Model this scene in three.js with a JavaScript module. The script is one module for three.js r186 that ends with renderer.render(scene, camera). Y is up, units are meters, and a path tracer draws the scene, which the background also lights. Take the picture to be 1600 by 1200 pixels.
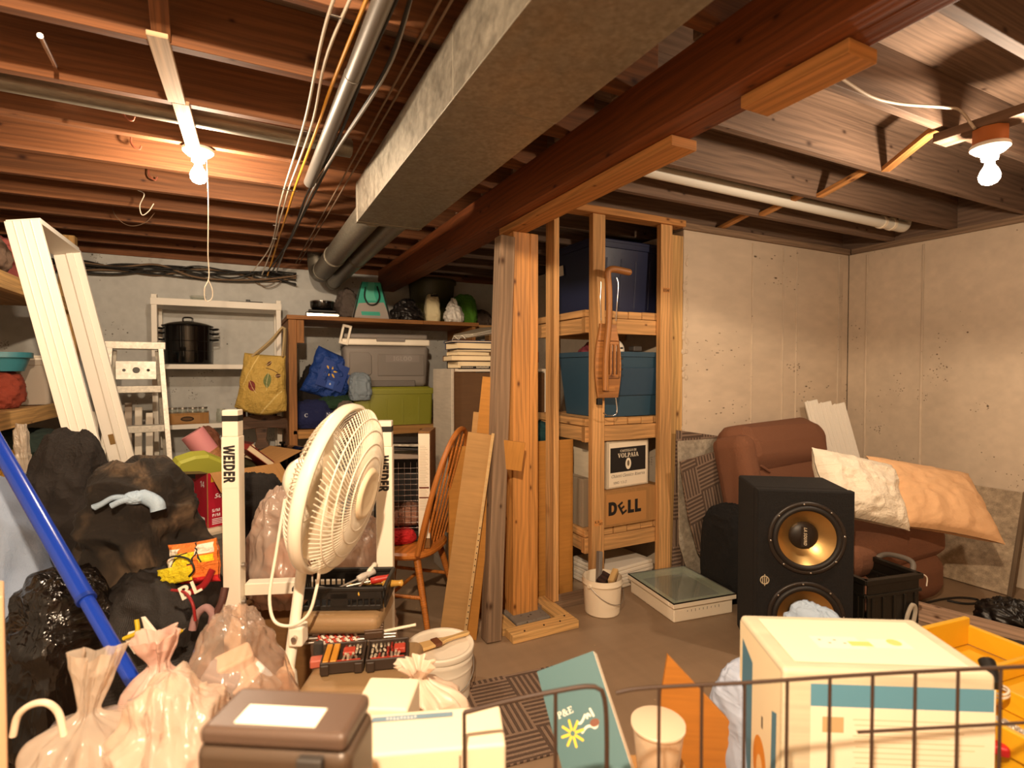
import * as THREE from 'three';
import { RoundedBoxGeometry } from 'three/addons/geometries/RoundedBoxGeometry.js';
import { FontLoader } from 'three/addons/loaders/FontLoader.js';
import { TextGeometry } from 'three/addons/geometries/TextGeometry.js';
import { mergeGeometries, toCreasedNormals } from 'three/addons/utils/BufferGeometryUtils.js';

// ---------------------------------------------------------------- camera, exposure
// room axes: x runs along the joists to the right wall, -z along the beam to the back wall, y up, metres
const scene = new THREE.Scene();
scene.background = new THREE.Color(0x000000);
const camera = new THREE.PerspectiveCamera(70.78, 4 / 3, 0.05, 60);
camera.position.set(0, 1.25, 0);
camera.rotation.order = 'YXZ';
camera.rotation.set(-0.02366, -0.46600, 0);
camera.setFocalLength(19); camera.fov = 70.78; camera.updateProjectionMatrix();
camera.focus = 2.4; camera.userData.fStop = 2.8;
const renderer = new THREE.WebGLRenderer({ antialias: true });
renderer.toneMapping = THREE.LinearToneMapping;
renderer.toneMappingExposure = 1.0;
renderer.shadowMap.enabled = true;

// the three bare bulbs that light the basement (each light sits inside its own bulb)
const LAMPS = {
  middle: { at: [-0.14, 2.14, -2.51], power: 3.3, colour: [1, 0.79, 0.57] },
  behind: { at: [-0.12, 2.14, 0.04], power: 21, colour: [1, 0.75, 0.5] },
  side: { at: [2.34, 2.04, -0.95], power: 3.2, colour: [1, 0.79, 0.58] },
};

// ---------------------------------------------------------------- seeded noise
let seedState = 7;
const rnd = () => { seedState = (seedState + 0x6d2b79f5) | 0; let t = Math.imul(seedState ^ (seedState >>> 15), 1 | seedState); t = (t + Math.imul(t ^ (t >>> 7), 61 | t)) ^ t; return ((t ^ (t >>> 14)) >>> 0) / 4294967296; };
const rr = (a, b) => a + (b - a) * rnd();
const hash = (x, y, z) => { let h = Math.imul(x | 0, 374761393) ^ Math.imul(y | 0, 668265263) ^ Math.imul(z | 0, 2147483647 - 61); h = Math.imul(h ^ (h >>> 13), 1274126177); return ((h ^ (h >>> 16)) >>> 0) / 4294967296; };
const sm = (t) => t * t * (3 - 2 * t), mix = (a, b, t) => a + (b - a) * t, clamp = (x, a = 0, b = 1) => Math.min(b, Math.max(a, x));
const mod = (a, n) => ((a % n) + n) % n;
function pn(x, y, px, py, s = 0) {                       // periodic 2-D value noise
  const xi = Math.floor(x), yi = Math.floor(y), u = sm(x - xi), v = sm(y - yi);
  const g = (i, j) => hash(mod(xi + i, px), mod(yi + j, py), s);
  return mix(mix(g(0, 0), g(1, 0), u), mix(g(0, 1), g(1, 1), u), v);
}
function fbm(x, y, px, py, oct, s = 0) { let a = 0.5, t = 0, n = 0; for (let i = 0; i < oct; i++) { t += a * pn(x, y, px, py, s + i); n += a; a *= 0.5; x *= 2; y *= 2; px *= 2; py *= 2; } return t / n; }
function n3(x, y, z, s = 0) {                            // 3-D value noise
  const xi = Math.floor(x), yi = Math.floor(y), zi = Math.floor(z), u = sm(x - xi), v = sm(y - yi), w = sm(z - zi);
  const g = (i, j, k) => hash(xi + i + s * 131, yi + j + s * 17, zi + k);
  return mix(mix(mix(g(0, 0, 0), g(1, 0, 0), u), mix(g(0, 1, 0), g(1, 1, 0), u), v), mix(mix(g(0, 0, 1), g(1, 0, 1), u), mix(g(0, 1, 1), g(1, 1, 1), u), v), w);
}
const ridge = (x, y, z, s) => 1 - Math.abs(2 * n3(x, y, z, s) - 1);

// ---------------------------------------------------------------- textures
function tex(w, h, f, srgb = false, rx = 1, ry = 1) {
  const d = new Uint8Array(w * h * 4);
  for (let y = 0, i = 0; y < h; y++) for (let x = 0; x < w; x++, i += 4) { const c = f(x / w, y / h, x, y); if (c.length) { d[i] = clamp(c[0]) * 255; d[i + 1] = clamp(c[1]) * 255; d[i + 2] = clamp(c[2]) * 255; } else d[i] = d[i + 1] = d[i + 2] = clamp(c) * 255; d[i + 3] = 255; }
  const t = new THREE.DataTexture(d, w, h); t.wrapS = t.wrapT = THREE.RepeatWrapping; t.magFilter = THREE.LinearFilter; t.minFilter = THREE.LinearFilter;
  if (srgb) t.colorSpace = THREE.SRGBColorSpace; t.repeat.set(rx, ry); t.needsUpdate = true; return t;
}
function canvasTex(w, h, draw) {
  const c = document.createElement('canvas'); c.width = w; c.height = h; const g = c.getContext('2d'); draw(g, w, h);
  const t = new THREE.CanvasTexture(c); t.colorSpace = THREE.SRGBColorSpace; t.magFilter = THREE.LinearFilter; return t;
}
// wood: uv in metres, one repeat is 1.6 m along the grain by 0.4 m across
const knots = []; for (let i = 0; i < 9; i++) knots.push([rnd(), rnd(), rr(0.004, 0.009)]);
const woodFn = (u, v) => {
  let warp = fbm(u * 4, v * 3, 4, 3, 3, 5), kn = 0, pull = 0;
  for (const [ku, kv, r] of knots) { let du = Math.abs(u - ku), dv = Math.abs(v - kv); du = Math.min(du, 1 - du) * 1.6; dv = Math.min(dv, 1 - dv) * 0.4; const q = (du * du * 0.35 + dv * dv) / (r * r); kn = Math.max(kn, Math.exp(-q * 0.9)); pull += Math.exp(-q * 0.12) * (v - kv > 0 ? 1 : -1) * 0.02; }
  const ring = 0.5 + 0.5 * Math.sin((v + pull + warp * 0.16) * 95), streak = fbm(u * 6, v * 110, 6, 110, 2, 9), broad = fbm(u * 3, v * 8, 3, 8, 3, 11);
  const t = 0.72 + 0.11 * (ring - 0.5) * (0.4 + broad) + 0.22 * (streak - 0.5) + 0.26 * (broad - 0.5);
  return [t * (1 - 0.62 * kn), t * (1 - 0.72 * kn), t * (1 - 0.8 * kn)].map((c) => Math.pow(c + 0.17, 1));
};
const woodTex = tex(1024, 256, woodFn, true, 1 / 1.6, 1 / 0.4);
// painted concrete: one repeat 2.4 m
const pits = []; for (let c = 0; c < 60; c++) { const cx = rnd(), cy = rnd(), n = Math.floor(rr(4, 26)), s = rr(0.01, 0.06); for (let i = 0; i < n; i++) pits.push([mod(cx + (rnd() + rnd() - 1) * s, 1), mod(cy + (rnd() + rnd() - 1) * s * 1.4, 1), rr(0.0004, 0.0014) * (rnd() < 0.08 ? 2 : 1)]); }
const CW = 1024, pitMap = new Float32Array(CW * CW);
for (const [x, y, r] of pits) { const R = Math.ceil(r * CW) + 1; for (let j = -R; j <= R; j++) for (let i = -R; i <= R; i++) { const q = Math.hypot(i * (0.8 + 0.4 * hash(i, j, R)), j) / (r * CW); if (q < 1.2) { const a = mod(Math.round(x * CW) + i, CW), b = mod(Math.round(y * CW) + j, CW); pitMap[b * CW + a] = Math.max(pitMap[b * CW + a], clamp(1.2 - q)); } } }
const concreteTex = tex(CW, CW, (u, v, x, y) => { const big = fbm(u * 4, v * 3, 4, 3, 4, 21), fine = fbm(u * 60, v * 60, 60, 60, 3, 23), p = pitMap[y * CW + x]; const t = 0.86 + 0.13 * (big - 0.5) + 0.07 * (fine - 0.5); return [t * (1 - 0.72 * p), t * (0.995 - 0.76 * p), t * (0.985 - 0.8 * p)]; }, true, 1 / 2.4, 1 / 2.4);
const concreteBump = tex(CW, CW, (u, v, x, y) => 0.7 + 0.35 * (fbm(u * 24, v * 24, 24, 24, 4, 25) - 0.5) - 0.6 * pitMap[y * CW + x], false, 1 / 2.4, 1 / 2.4);
const flecks = []; for (let i = 0; i < 60; i++) flecks.push([rnd(), rnd(), rr(0.0008, 0.003), rr(0, 1)]);
const fleckMap = new Float32Array(CW * CW); for (const [x, y, r, k] of flecks) { const R = Math.ceil(r * CW) + 1; for (let j = -R; j <= R; j++) for (let i = -R; i <= R; i++) if (Math.hypot(i, j * (1 + k)) < r * CW) fleckMap[mod(Math.round(y * CW) + j, CW) * CW + mod(Math.round(x * CW) + i, CW)] = 0.6 + 0.4 * k; }
const floorTex = tex(CW, CW, (u, v, x, y) => { const b = fbm(u * 5, v * 5, 5, 5, 5, 31), s = fbm(u * 90, v * 14, 90, 14, 2, 33), s2 = fbm(u * 14, v * 90, 14, 90, 2, 37), m = fleckMap[y * CW + x]; const t = 0.78 + 0.2 * (b - 0.5) + 0.04 * (s - 0.5) + 0.04 * (s2 - 0.5); return [mix(t, 1, m), mix(t * 0.985, 0.97, m), mix(t * 0.96, 0.9, m)]; }, true, 1 / 2.8, 1 / 2.8);
const floorRough = tex(512, 512, (u, v) => 0.5 + 0.3 * (fbm(u * 8, v * 8, 8, 8, 5, 35) - 0.5), false, 1 / 2.8, 1 / 2.8);
const noiseBump = tex(512, 512, (u, v) => fbm(u * 24, v * 24, 24, 24, 5, 41), false, 1, 1);
const clothBump = tex(512, 512, (u, v, x, y) => 0.35 * fbm(u * 10, v * 10, 10, 10, 4, 43) + 0.3 * (0.5 + 0.5 * Math.sin(x * 1.57)) * (0.5 + 0.5 * Math.sin(y * 1.57)) + 0.3 * fbm(u * 80, v * 80, 80, 80, 2, 45), false, 2.5, 2.5);
const rid = (u, v, n, s) => { const a = 1 - Math.abs(2 * fbm(u * n, v * n, n, n, 2, s) - 1); return Math.pow(a, 3); };
const crumpleBump = tex(512, 512, (u, v) => 0.5 * rid(u, v, 7, 51) + 0.35 * rid(u, v, 15, 53) + 0.2 * rid(u, v, 31, 55), false, 1.6, 1.6);
const speckTex = tex(512, 512, (u, v, x, y) => 0.75 + 0.5 * (fbm(u * 40, v * 40, 40, 40, 3, 61) - 0.5) + 0.22 * (hash(x >> 1, y >> 1, 5) - 0.5), true, 2, 2);
const dirtTex = tex(512, 512, (u, v) => { const b = fbm(u * 6, v * 6, 6, 6, 5, 63), f = fbm(u * 40, v * 40, 40, 40, 3, 65), k = clamp((b - 0.42) * 4) * (0.5 + f); return [0.3 + 0.4 * k, 0.27 + 0.35 * k, 0.24 + 0.29 * k]; }, true, 2, 2);
const fineSpeck = tex(512, 512, (u, v, x, y) => 0.8 + 0.3 * (fbm(u * 20, v * 20, 20, 20, 3, 67) - 0.5) + 0.2 * (hash(x >> 1, y >> 1, 6) - 0.5), true, 2.5, 2.5);
const galvTex = tex(512, 512, (u, v) => { const t = 0.78 + 0.2 * (fbm(u * 60, v * 60, 60, 60, 3, 71) - 0.5) + 0.06 * (fbm(u * 5, v * 5, 5, 5, 3, 73) - 0.5); return [t, t * 0.985, t * 0.95]; }, true, 1.5, 1.5);
const galvRough = tex(256, 256, (u, v) => 0.5 + 0.35 * (fbm(u * 20, v * 20, 20, 20, 4, 75) - 0.5), false, 1.5, 1.5);
const boardTex = tex(512, 512, (u, v) => { const t = 0.86 + 0.12 * (fbm(u * 6, v * 6, 6, 6, 5, 81) - 0.5) + 0.08 * (fbm(u * 120, v * 10, 120, 10, 2, 83) - 0.5); return [t, t, t]; }, true, 1.2, 1.2);
// carpet tiles: squares of 6 stripes, turned alternately; one repeat is 4 squares = 0.64 m
const carpetFn = (u, v) => { const i = Math.floor(u * 4), j = Math.floor(v * 4), w = (i + j) % 2 ? u : v, s = mod(w * 4 * 7, 1); return s < 0.5 ? 1 : 0; };
const carpetTex = tex(512, 512, (u, v, x, y) => { const s = carpetFn(u, v), n = hash(x, y, 3); return s ? [0.3 + 0.1 * n, 0.24 + 0.08 * n, 0.2 + 0.07 * n] : [0.47 + 0.14 * n, 0.39 + 0.12 * n, 0.33 + 0.1 * n]; }, true, 1 / 0.64, 1 / 0.64);
const carpetBump = tex(512, 512, (u, v, x, y) => (carpetFn(u, v) ? 0.2 : 0.75) + 0.3 * hash(x, y, 3), false, 1 / 0.64, 1 / 0.64);

// ---------------------------------------------------------------- materials
const C = (hex) => new THREE.Color(hex);
const mk = (color, rough = 0.8, o = {}) => new THREE.MeshStandardMaterial({ color: C(color), roughness: rough, ...o });
const mp = (color, rough = 0.8, o = {}) => new THREE.MeshPhysicalMaterial({ color: C(color), roughness: rough, ...o });
const wood = (color, rough = 0.75) => mk(color, rough, { map: woodTex, bumpMap: woodTex, bumpScale: 0.0008 });
const cloth = (color, o = {}) => mk(color, 0.95, { bumpMap: clothBump, bumpScale: 0.004, ...o });
const plastic = (color, rough = 0.45, o = {}) => mk(color, rough, { bumpMap: noiseBump, bumpScale: 0.0004, ...o });
const card = (color, rough = 0.85) => mk(color, rough, { map: boardTex, bumpMap: noiseBump, bumpScale: 0.0006 });
const bagFilm = (color, trans = 0.6, rough = 0.28) => mp(color, rough, { transmission: trans, thickness: 0, bumpMap: crumpleBump, bumpScale: 0.004, side: THREE.DoubleSide });
const MT = {
  floor: mk('#ba9f84', 1, { map: floorTex, roughnessMap: floorRough, bumpMap: floorRough, bumpScale: 0.0015 }),
  wallWarm: mk('#f0dcc4', 0.9, { map: concreteTex, bumpMap: concreteBump, bumpScale: 0.006 }),
  wallCool: mk('#e9ebea', 0.9, { map: concreteTex, bumpMap: concreteBump, bumpScale: 0.006 }),
  joist: wood('#85532f'), joistGrey: wood('#7d6350'), subfloor: wood('#846a56', 0.85), strip: wood('#d3b490'),
  beam: wood('#87471e', 0.6), post: wood('#d6954f', 0.55), stud: wood('#d8a468'), plate: wood('#d09150'), oldWood: wood('#967b62', 0.9), pale: wood('#dcae6e'), shelfWood: wood('#b98a55'),
  mdf: card('#cf9040'), hardboard: card('#c79a60'), mdfEdge: card('#e3bd84'), brownBoard: card('#6b4a2a'), cardboard: card('#c08d52'), cardDark: card('#93683a'),
  galv: mk('#c3bdb2', 1, { metalness: 0.75, map: galvTex, roughnessMap: galvRough }), steel: mk('#b9b4ac', 0.35, { metalness: 0.9 }), chrome: mk('#dddddd', 0.15, { metalness: 1 }), alu: mk('#f4f1ea', 0.4, { metalness: 0.25, map: galvTex }),
  whitePaint: mk('#f2ece0', 0.5, { bumpMap: noiseBump, bumpScale: 0.0006 }), whitePlastic: plastic('#f6ecd9', 0.35), whiteMetal: mk('#f3e9d6', 0.38), cream: plastic('#f3e6cf', 0.4),
  black: plastic('#15120f', 0.5), blackGloss: mk('#0b0a0a', 0.08), blackCloth: cloth('#1b1613'), rubber: mk('#181512', 0.7), darkGrey: plastic('#3a3633', 0.5), grey: plastic('#85807a', 0.5),
  recliner: cloth('#80543c'), wire: mk('#d9cdbb', 0.5), wireYellow: mk('#d9992e', 0.5), wireBlack: mk('#17130f', 0.55), ink: mk('#17130f', 0.7), inkWhite: mk('#efe9dc', 0.7),
  carpet: mk('#ffffff', 1, { map: carpetTex, bumpMap: carpetBump, bumpScale: 0.004 }), carpetBack: mk('#cbbca6', 0.95, { map: fineSpeck }),
  glass: mp('#ffffff', 0.03, { transmission: 1, thickness: 0, ior: 1.5 }), jar: mp('#f4f6f2', 0.05, { transmission: 0.92, thickness: 0 }),
};

// ---------------------------------------------------------------- geometry helpers
function grainUV(g, across = false) {                                 // uv in metres, u along the longest side
  g.computeBoundingBox(); const s = g.boundingBox.getSize(new THREE.Vector3()).toArray(), p = g.attributes.position, n = g.attributes.normal;
  let L = s[0] >= s[1] && s[0] >= s[2] ? 0 : s[1] >= s[2] ? 1 : 2; const o = [rr(0, 1.6), rr(0, 0.4)], uv = new Float32Array(p.count * 2);
  for (let i = 0; i < p.count; i++) {
    const a = [Math.abs(n.getX(i)), Math.abs(n.getY(i)), Math.abs(n.getZ(i))], k = a[0] > a[1] && a[0] > a[2] ? 0 : a[1] > a[2] ? 1 : 2, c = [p.getX(i), p.getY(i), p.getZ(i)];
    let U, V; if (k === L) { U = (L + 1) % 3; V = (L + 2) % 3; } else { U = L; V = 3 - L - k; }
    uv[2 * i] = c[across ? V : U] * (k === L ? 0.4 : 1) + o[0]; uv[2 * i + 1] = c[across ? U : V] + o[1];
  }
  g.setAttribute('uv', new THREE.BufferAttribute(uv, 2)); return g;
}
function rbox(w, h, d, r = 0.003, seg = 1) { r = Math.min(r, w / 2.05, h / 2.05, d / 2.05); return grainUV(new RoundedBoxGeometry(w, h, d, seg, r)); }
const bbox = (w, h, d, r, seg) => rbox(w, h, d, r, seg).translate(0, h / 2, 0);       // stands on y = 0
function from(a, b, w, h, r) { return rbox(Math.abs(b[0] - a[0]) || w, Math.abs(b[1] - a[1]) || h, Math.abs(b[2] - a[2]) || w, r).translate((a[0] + b[0]) / 2, (a[1] + b[1]) / 2, (a[2] + b[2]) / 2); }
const V = (a) => new THREE.Vector3(...a);
function bar(a, b, w, d, up = [0, 1, 0], r = 0.002) {                  // a squared bar from a to b, w across, d along up
  const A = V(a), B = V(b), len = A.distanceTo(B), g = rbox(w, d, len, r), z = B.clone().sub(A).normalize(), x = V(up).cross(z).normalize(), y = z.clone().cross(x);
  return g.applyMatrix4(new THREE.Matrix4().makeBasis(x, y, z).setPosition(A.add(B).multiplyScalar(0.5)));
}
const cyl = (r1, r2, h, seg = 28, open = false) => new THREE.CylinderGeometry(r1, r2, h, seg, 1, open);
function rod(a, b, r1, r2 = r1, seg = 12) { const A = V(a), B = V(b), len = A.distanceTo(B), g = new THREE.CylinderGeometry(r2, r1, len, seg); return g.applyQuaternion(new THREE.Quaternion().setFromUnitVectors(new THREE.Vector3(0, 1, 0), B.clone().sub(A).normalize())).translate(...A.add(B).multiplyScalar(0.5).toArray()); }
const tube = (pts, r, n = 40, rs = 8, closed = false) => new THREE.TubeGeometry(new THREE.CatmullRomCurve3(pts.map(V), closed, 'centripetal'), n, r, rs, closed);
const lathe = (pts, seg = 40) => new THREE.LatheGeometry(pts.map((p) => new THREE.Vector2(...p)), seg);
const merge = (list) => mergeGeometries(list.map((g) => { const q = g.index ? g.toNonIndexed() : g; for (const k of Object.keys(q.attributes)) if (!['position', 'normal', 'uv'].includes(k)) q.deleteAttribute(k); return q; }));
function xtr(pts, depth, bevel = 0.002, holes = []) {
  const s = new THREE.Shape(pts.map((p) => new THREE.Vector2(...p))); for (const h of holes) s.holes.push(h.getPoints ? h : new THREE.Path(h.map((p) => new THREE.Vector2(...p))));
  return new THREE.ExtrudeGeometry(s, { depth: depth - 2 * bevel, bevelEnabled: bevel > 0, bevelThickness: bevel, bevelSize: bevel, bevelOffset: -bevel, bevelSegments: 1, curveSegments: 20 }).translate(0, 0, bevel);
}
// soft lumps: bags, clothes, bundles. base on y = 0
function blob(w, h, d, o = {}) {
  const { seed = 1, amp = 0.07, f = 3, amp2 = 0.02, f2 = 9, e = 0.75, sag = 0.25, st = [1, 1, 1], top = 1, seg = [72, 48], flat = 0.06 } = o;
  const g = new THREE.SphereGeometry(1, ...seg), p = g.attributes.position, m = Math.min(w, h, d);
  const se = (x) => Math.sign(x) * Math.pow(Math.abs(x), e);
  for (let i = 0; i < p.count; i++) {
    const nx = p.getX(i), ny = p.getY(i), nz = p.getZ(i); let x = se(nx), y = se(ny), z = se(nz);
    const t = (y + 1) / 2, wide = mix(1 + sag * 0.4, top, sm(t)); x *= wide; z *= wide;
    const q = [x * w / m * f * st[0], y * h / m * f * st[1], z * d / m * f * st[2]], k = amp * (ridge(...q, seed) - 0.5) * 2 + amp * 0.8 * (n3(q[0] * 0.5, q[1] * 0.5, q[2] * 0.5, seed + 3) - 0.5) * 2 + amp2 * (Math.pow(ridge(q[0] / f * f2, q[1] / f * f2, q[2] / f * f2, seed + 7), 2) - 0.4) * 2;
    let Y = h / 2 + y * h / 2 + ny * k * m; Y = Math.max(Y, flat * h * 0 + Math.max(0, Y)); if (y < -0.8) Y = Math.max(0, Y * 0.3);
    p.setXYZ(i, x * w / 2 + nx * k * m, Y, z * d / 2 + nz * k * m);
  }
  const uv = g.attributes.uv; for (let i = 0; i < uv.count; i++) uv.setXY(i, uv.getX(i) * Math.PI * (w + d) / 2, uv.getY(i) * h * 1.4);
  g.rotateY(-Math.PI / 2); g.computeVertexNormals(); fixSeam(g, seg); return g;
}
// thin plastic sacks: bulging, pleated towards a gathered neck, creased; base on y = 0
function sack(w, h, d, o = {}) {
  const { seed = 1, neck = 0.25, tuft = 0.14, pleats = 11, crease = 0.02, lean = [0, 0], e = 0.6 } = o, A = 96, B = 60, pos = [], uv = [], ix = [];
  for (let j = 0; j <= B; j++) { const k = j / B, body = k < 1 - tuft ? k / (1 - tuft) : 1, tf = k < 1 - tuft ? 0 : (k - 1 + tuft) / tuft;
    let R = Math.pow(Math.sin(Math.PI * (0.08 + 0.92 * Math.min(1, body * 0.985))), e); R = mix(R, neck * 0.5, sm(clamp((body - 0.82) / 0.18))); if (tf > 0) R = neck * (0.5 + 0.75 * tf); if (j === 0) R = 0; else if (k < 0.06) R = Math.max(R, 0.8 * Math.sqrt(k / 0.06));
    for (let i = 0; i <= A; i++) { const a = i / A * Math.PI * 2, ii = i % A, q = ii / A * Math.PI * 2, cx = Math.cos(q), cz = Math.sin(q), pl = sm(clamp((body - 0.45) / 0.5)), ph = (n3(cx * 2, k * 3, cz * 2, seed) - 0.5) * 5;
      const fold = 1 + pl * 0.22 * Math.cos(q * pleats + ph) * (0.4 + n3(cx * 3, k * 2, cz * 3, seed + 1)) , c = crease * (ridge(cx * w * 9 + seed, k * h * 9, cz * d * 9, seed + 2) - 0.55) + crease * 0.6 * (ridge(cx * w * 22, k * h * 20, cz * d * 22, seed + 3) - 0.5), lump = 1 + 0.22 * (n3(cx * 1.4, k * 2.2, cz * 1.4, seed + 5) - 0.5);
      const r = R * fold * lump; pos.push(cx * (w / 2 * r + c * Math.min(1, R * 2)) + lean[0] * k * k, j === 0 ? 0 : k * h * (0.96 + 0.08 * n3(cx, 1, cz, seed + 8)), cz * (d / 2 * r + c * Math.min(1, R * 2)) + lean[1] * k * k); uv.push(i / A * Math.PI * (w + d) / 2, k * h); } }
  for (let j = 0; j < B; j++) for (let i = 0; i < A; i++) { const a = j * (A + 1) + i, b = a + A + 1; ix.push(a, b, a + 1, b, b + 1, a + 1); }
  const g = new THREE.BufferGeometry(); g.setAttribute('position', new THREE.Float32BufferAttribute(pos, 3)); g.setAttribute('uv', new THREE.Float32BufferAttribute(uv, 2)); g.setIndex(ix); g.computeVertexNormals(); fixSeam(g, [A, B]); return g;
}
function fixSeam(g, [a, b]) { const n = g.attributes.normal; for (let j = 0; j <= b; j++) { const i0 = j * (a + 1), i1 = i0 + a, v = new THREE.Vector3(n.getX(i0) + n.getX(i1), n.getY(i0) + n.getY(i1), n.getZ(i0) + n.getZ(i1)).normalize(); n.setXYZ(i0, v.x, v.y, v.z); n.setXYZ(i1, v.x, v.y, v.z); } }
function pillow(w, h, t, seed = 1, wr = 0.012, pinch = 0.1) {           // lies in xy, bulges in z
  const N = 44, parts = [];
  for (const s of [1, -1]) {
    const g = new THREE.PlaneGeometry(2, 2, N, N), p = g.attributes.position;
    for (let i = 0; i < p.count; i++) {
      const u = p.getX(i), v = p.getY(i), b = Math.pow(Math.max(0, (1 - u * u) * (1 - v * v)), 0.42), edge = Math.max(Math.abs(u), Math.abs(v));
      const k = wr * (ridge(u * 2.2 + seed, v * 2.2, s * 2, seed) - 0.5 + 0.6 * (ridge(u * 5, v * 5, s, seed + 1) - 0.5)) * Math.min(1, (1 - edge) * 6);
      p.setXYZ(i, u * w / 2 * (1 - pinch * (1 - v * v)) + wr * 0.7 * (n3(u * 4, v * 4, 1, seed) - 0.5), v * h / 2 * (1 - pinch * (1 - u * u)), s * (t / 2 * b + k + 0.002));
    }
    if (s < 0) { const ix = g.index.array; for (let i = 0; i < ix.length; i += 3) { const q = ix[i]; ix[i] = ix[i + 1]; ix[i + 1] = q; } }
    g.computeVertexNormals(); parts.push(g);
  }
  return merge(parts);
}
function slab(outline, th, z = 0) { return grainUV(xtr(outline, th, Math.min(0.0015, th / 3)).translate(0, 0, z)); }

// ---------------------------------------------------------------- scene helpers
const used = {};
const numbered = (n) => { const k = used[n] = (used[n] ?? -1) + 1; return k ? n + '_' + String(k).padStart(3, '0') : n; };
function T(name, label, category, pos = [0, 0, 0], turn = 0, group) { const o = new THREE.Group(); o.name = numbered(name); o.position.set(...pos); o.rotation.y = turn; o.userData = { label, category }; if (group) o.userData.group = group; scene.add(o); return o; }
function M(parent, name, geo, mat, pos, rot) { const m = new THREE.Mesh(geo, mat); m.name = name; if (pos) m.position.set(...pos); if (rot) m.rotation.set(...rot); m.castShadow = m.receiveShadow = true; parent.add(m); return m; }
function S(name, label, category, geo, mat, pos = [0, 0, 0], rot = [0, 0, 0], group) { const m = M(scene, numbered(name), geo, mat, pos, rot); m.userData = { label, category }; if (group) m.userData.group = group; return m; }
function structure(name, geo, mat, pos) { const m = M(scene, name, geo, mat, pos); m.userData.kind = 'structure'; return m; }
const stuff = (m) => { m.userData.kind = 'stuff'; return m; };
const lab = (m, t) => { m.userData.label = t; return m; };
const boldFont = await new FontLoader().loadAsync('fonts/droid/droid_sans_bold.typeface.json');
const letters = (s, size, depth) => { const g = new TextGeometry(s, { font: boldFont, size, depth, curveSegments: 4 }); g.center(); return g; };
const FACE = -0.466;                                                    // turned to face back along the room's diagonal
function print(w, h, draw, px = 512, o = {}) { return mk('#ffffff', o.rough ?? 0.75, { map: canvasTex(px, Math.max(8, Math.round(px * h / w)), draw) }); }
const plate = (w, h) => new THREE.PlaneGeometry(w, h);

// ================================================================ the setting
const JB = 2.14, JH = 0.19, SUB = JB + JH, BACK = -4.85, LEFT = -1.62, RIGHT = 4.0, REAR = 1.6, MIDZ = -2.45, RETX = 2.385;
structure('floor', from([LEFT - 0.2, -0.15, BACK - 0.2], [RIGHT + 0.2, 0, REAR + 0.2]), MT.floor);
structure('wall_back', from([LEFT - 0.2, 0, BACK - 0.2], [RIGHT + 0.2, 2.1, BACK]), MT.wallCool);
structure('wall_left', from([LEFT - 0.2, 0, BACK], [LEFT, SUB, REAR]), MT.wallCool);
structure('wall_rear', from([LEFT - 0.2, 0, REAR], [RIGHT + 0.2, SUB, REAR + 0.2]), MT.wallWarm);
const wallMid = structure('wall_middle', from([RETX, 0, BACK], [RIGHT, 2.1, MIDZ], 0, 0, 0.006), MT.wallWarm);
const wallRight = structure('wall_right', from([RIGHT, 0, MIDZ], [RIGHT + 0.2, 2.1, REAR]), MT.wallWarm);
structure('wall_upper_back', from([LEFT - 0.2, 2.14, BACK - 0.2], [RIGHT + 0.2, SUB, BACK - 0.02]), MT.joist);
structure('wall_upper_right', from([RIGHT + 0.02, 2.14, BACK], [RIGHT + 0.2, SUB, REAR]), MT.joistGrey);
structure('trim_1', from([RETX - 0.02, 2.1, MIDZ - 0.1], [RIGHT, JB, MIDZ + 0.012]), MT.joistGrey).material = MT.oldWood;
structure('trim_2', from([RIGHT - 0.012, 2.1, MIDZ + 0.02], [RIGHT + 0.1, JB, REAR]), MT.oldWood);
structure('trim_3', from([LEFT, 2.1, BACK - 0.1], [RETX - 0.03, JB, BACK + 0.01]), MT.joist);
// pale ridges left by the form boards
const ridgeG = (len, w) => rbox(w, len, 0.014, 0.004);
for (const x of [2.98, 3.28, 3.42, 3.9]) M(wallMid, 'form_seam', ridgeG(2.06, x > 3.8 ? 0.045 : 0.012), MT.wallWarm, [x, 1.05, MIDZ]);
for (const [z, w] of [[-2.32, 0.012], [-1.965, 0.014], [-1.36, 0.012], [-0.9, 0.012]]) M(wallRight, 'form_seam', rbox(0.014, 2.06, w, 0.004), MT.wallWarm, [RIGHT, 1.05, z]);
// broken concrete along the exposed corner of the middle wall
{ const bits = []; for (let i = 0; i < 70; i++) { const s = rr(0.006, 0.02); bits.push(new THREE.IcosahedronGeometry(s, 1).scale(0.8, rr(0.8, 1.8), 0.4).translate(RETX + rr(0.0, 0.035), rr(0.1, 1.95), MIDZ + rr(-0.004, 0.002))); } stuff(M(wallMid, 'broken_edge', merge(bits), MT.wallWarm)); }

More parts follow.
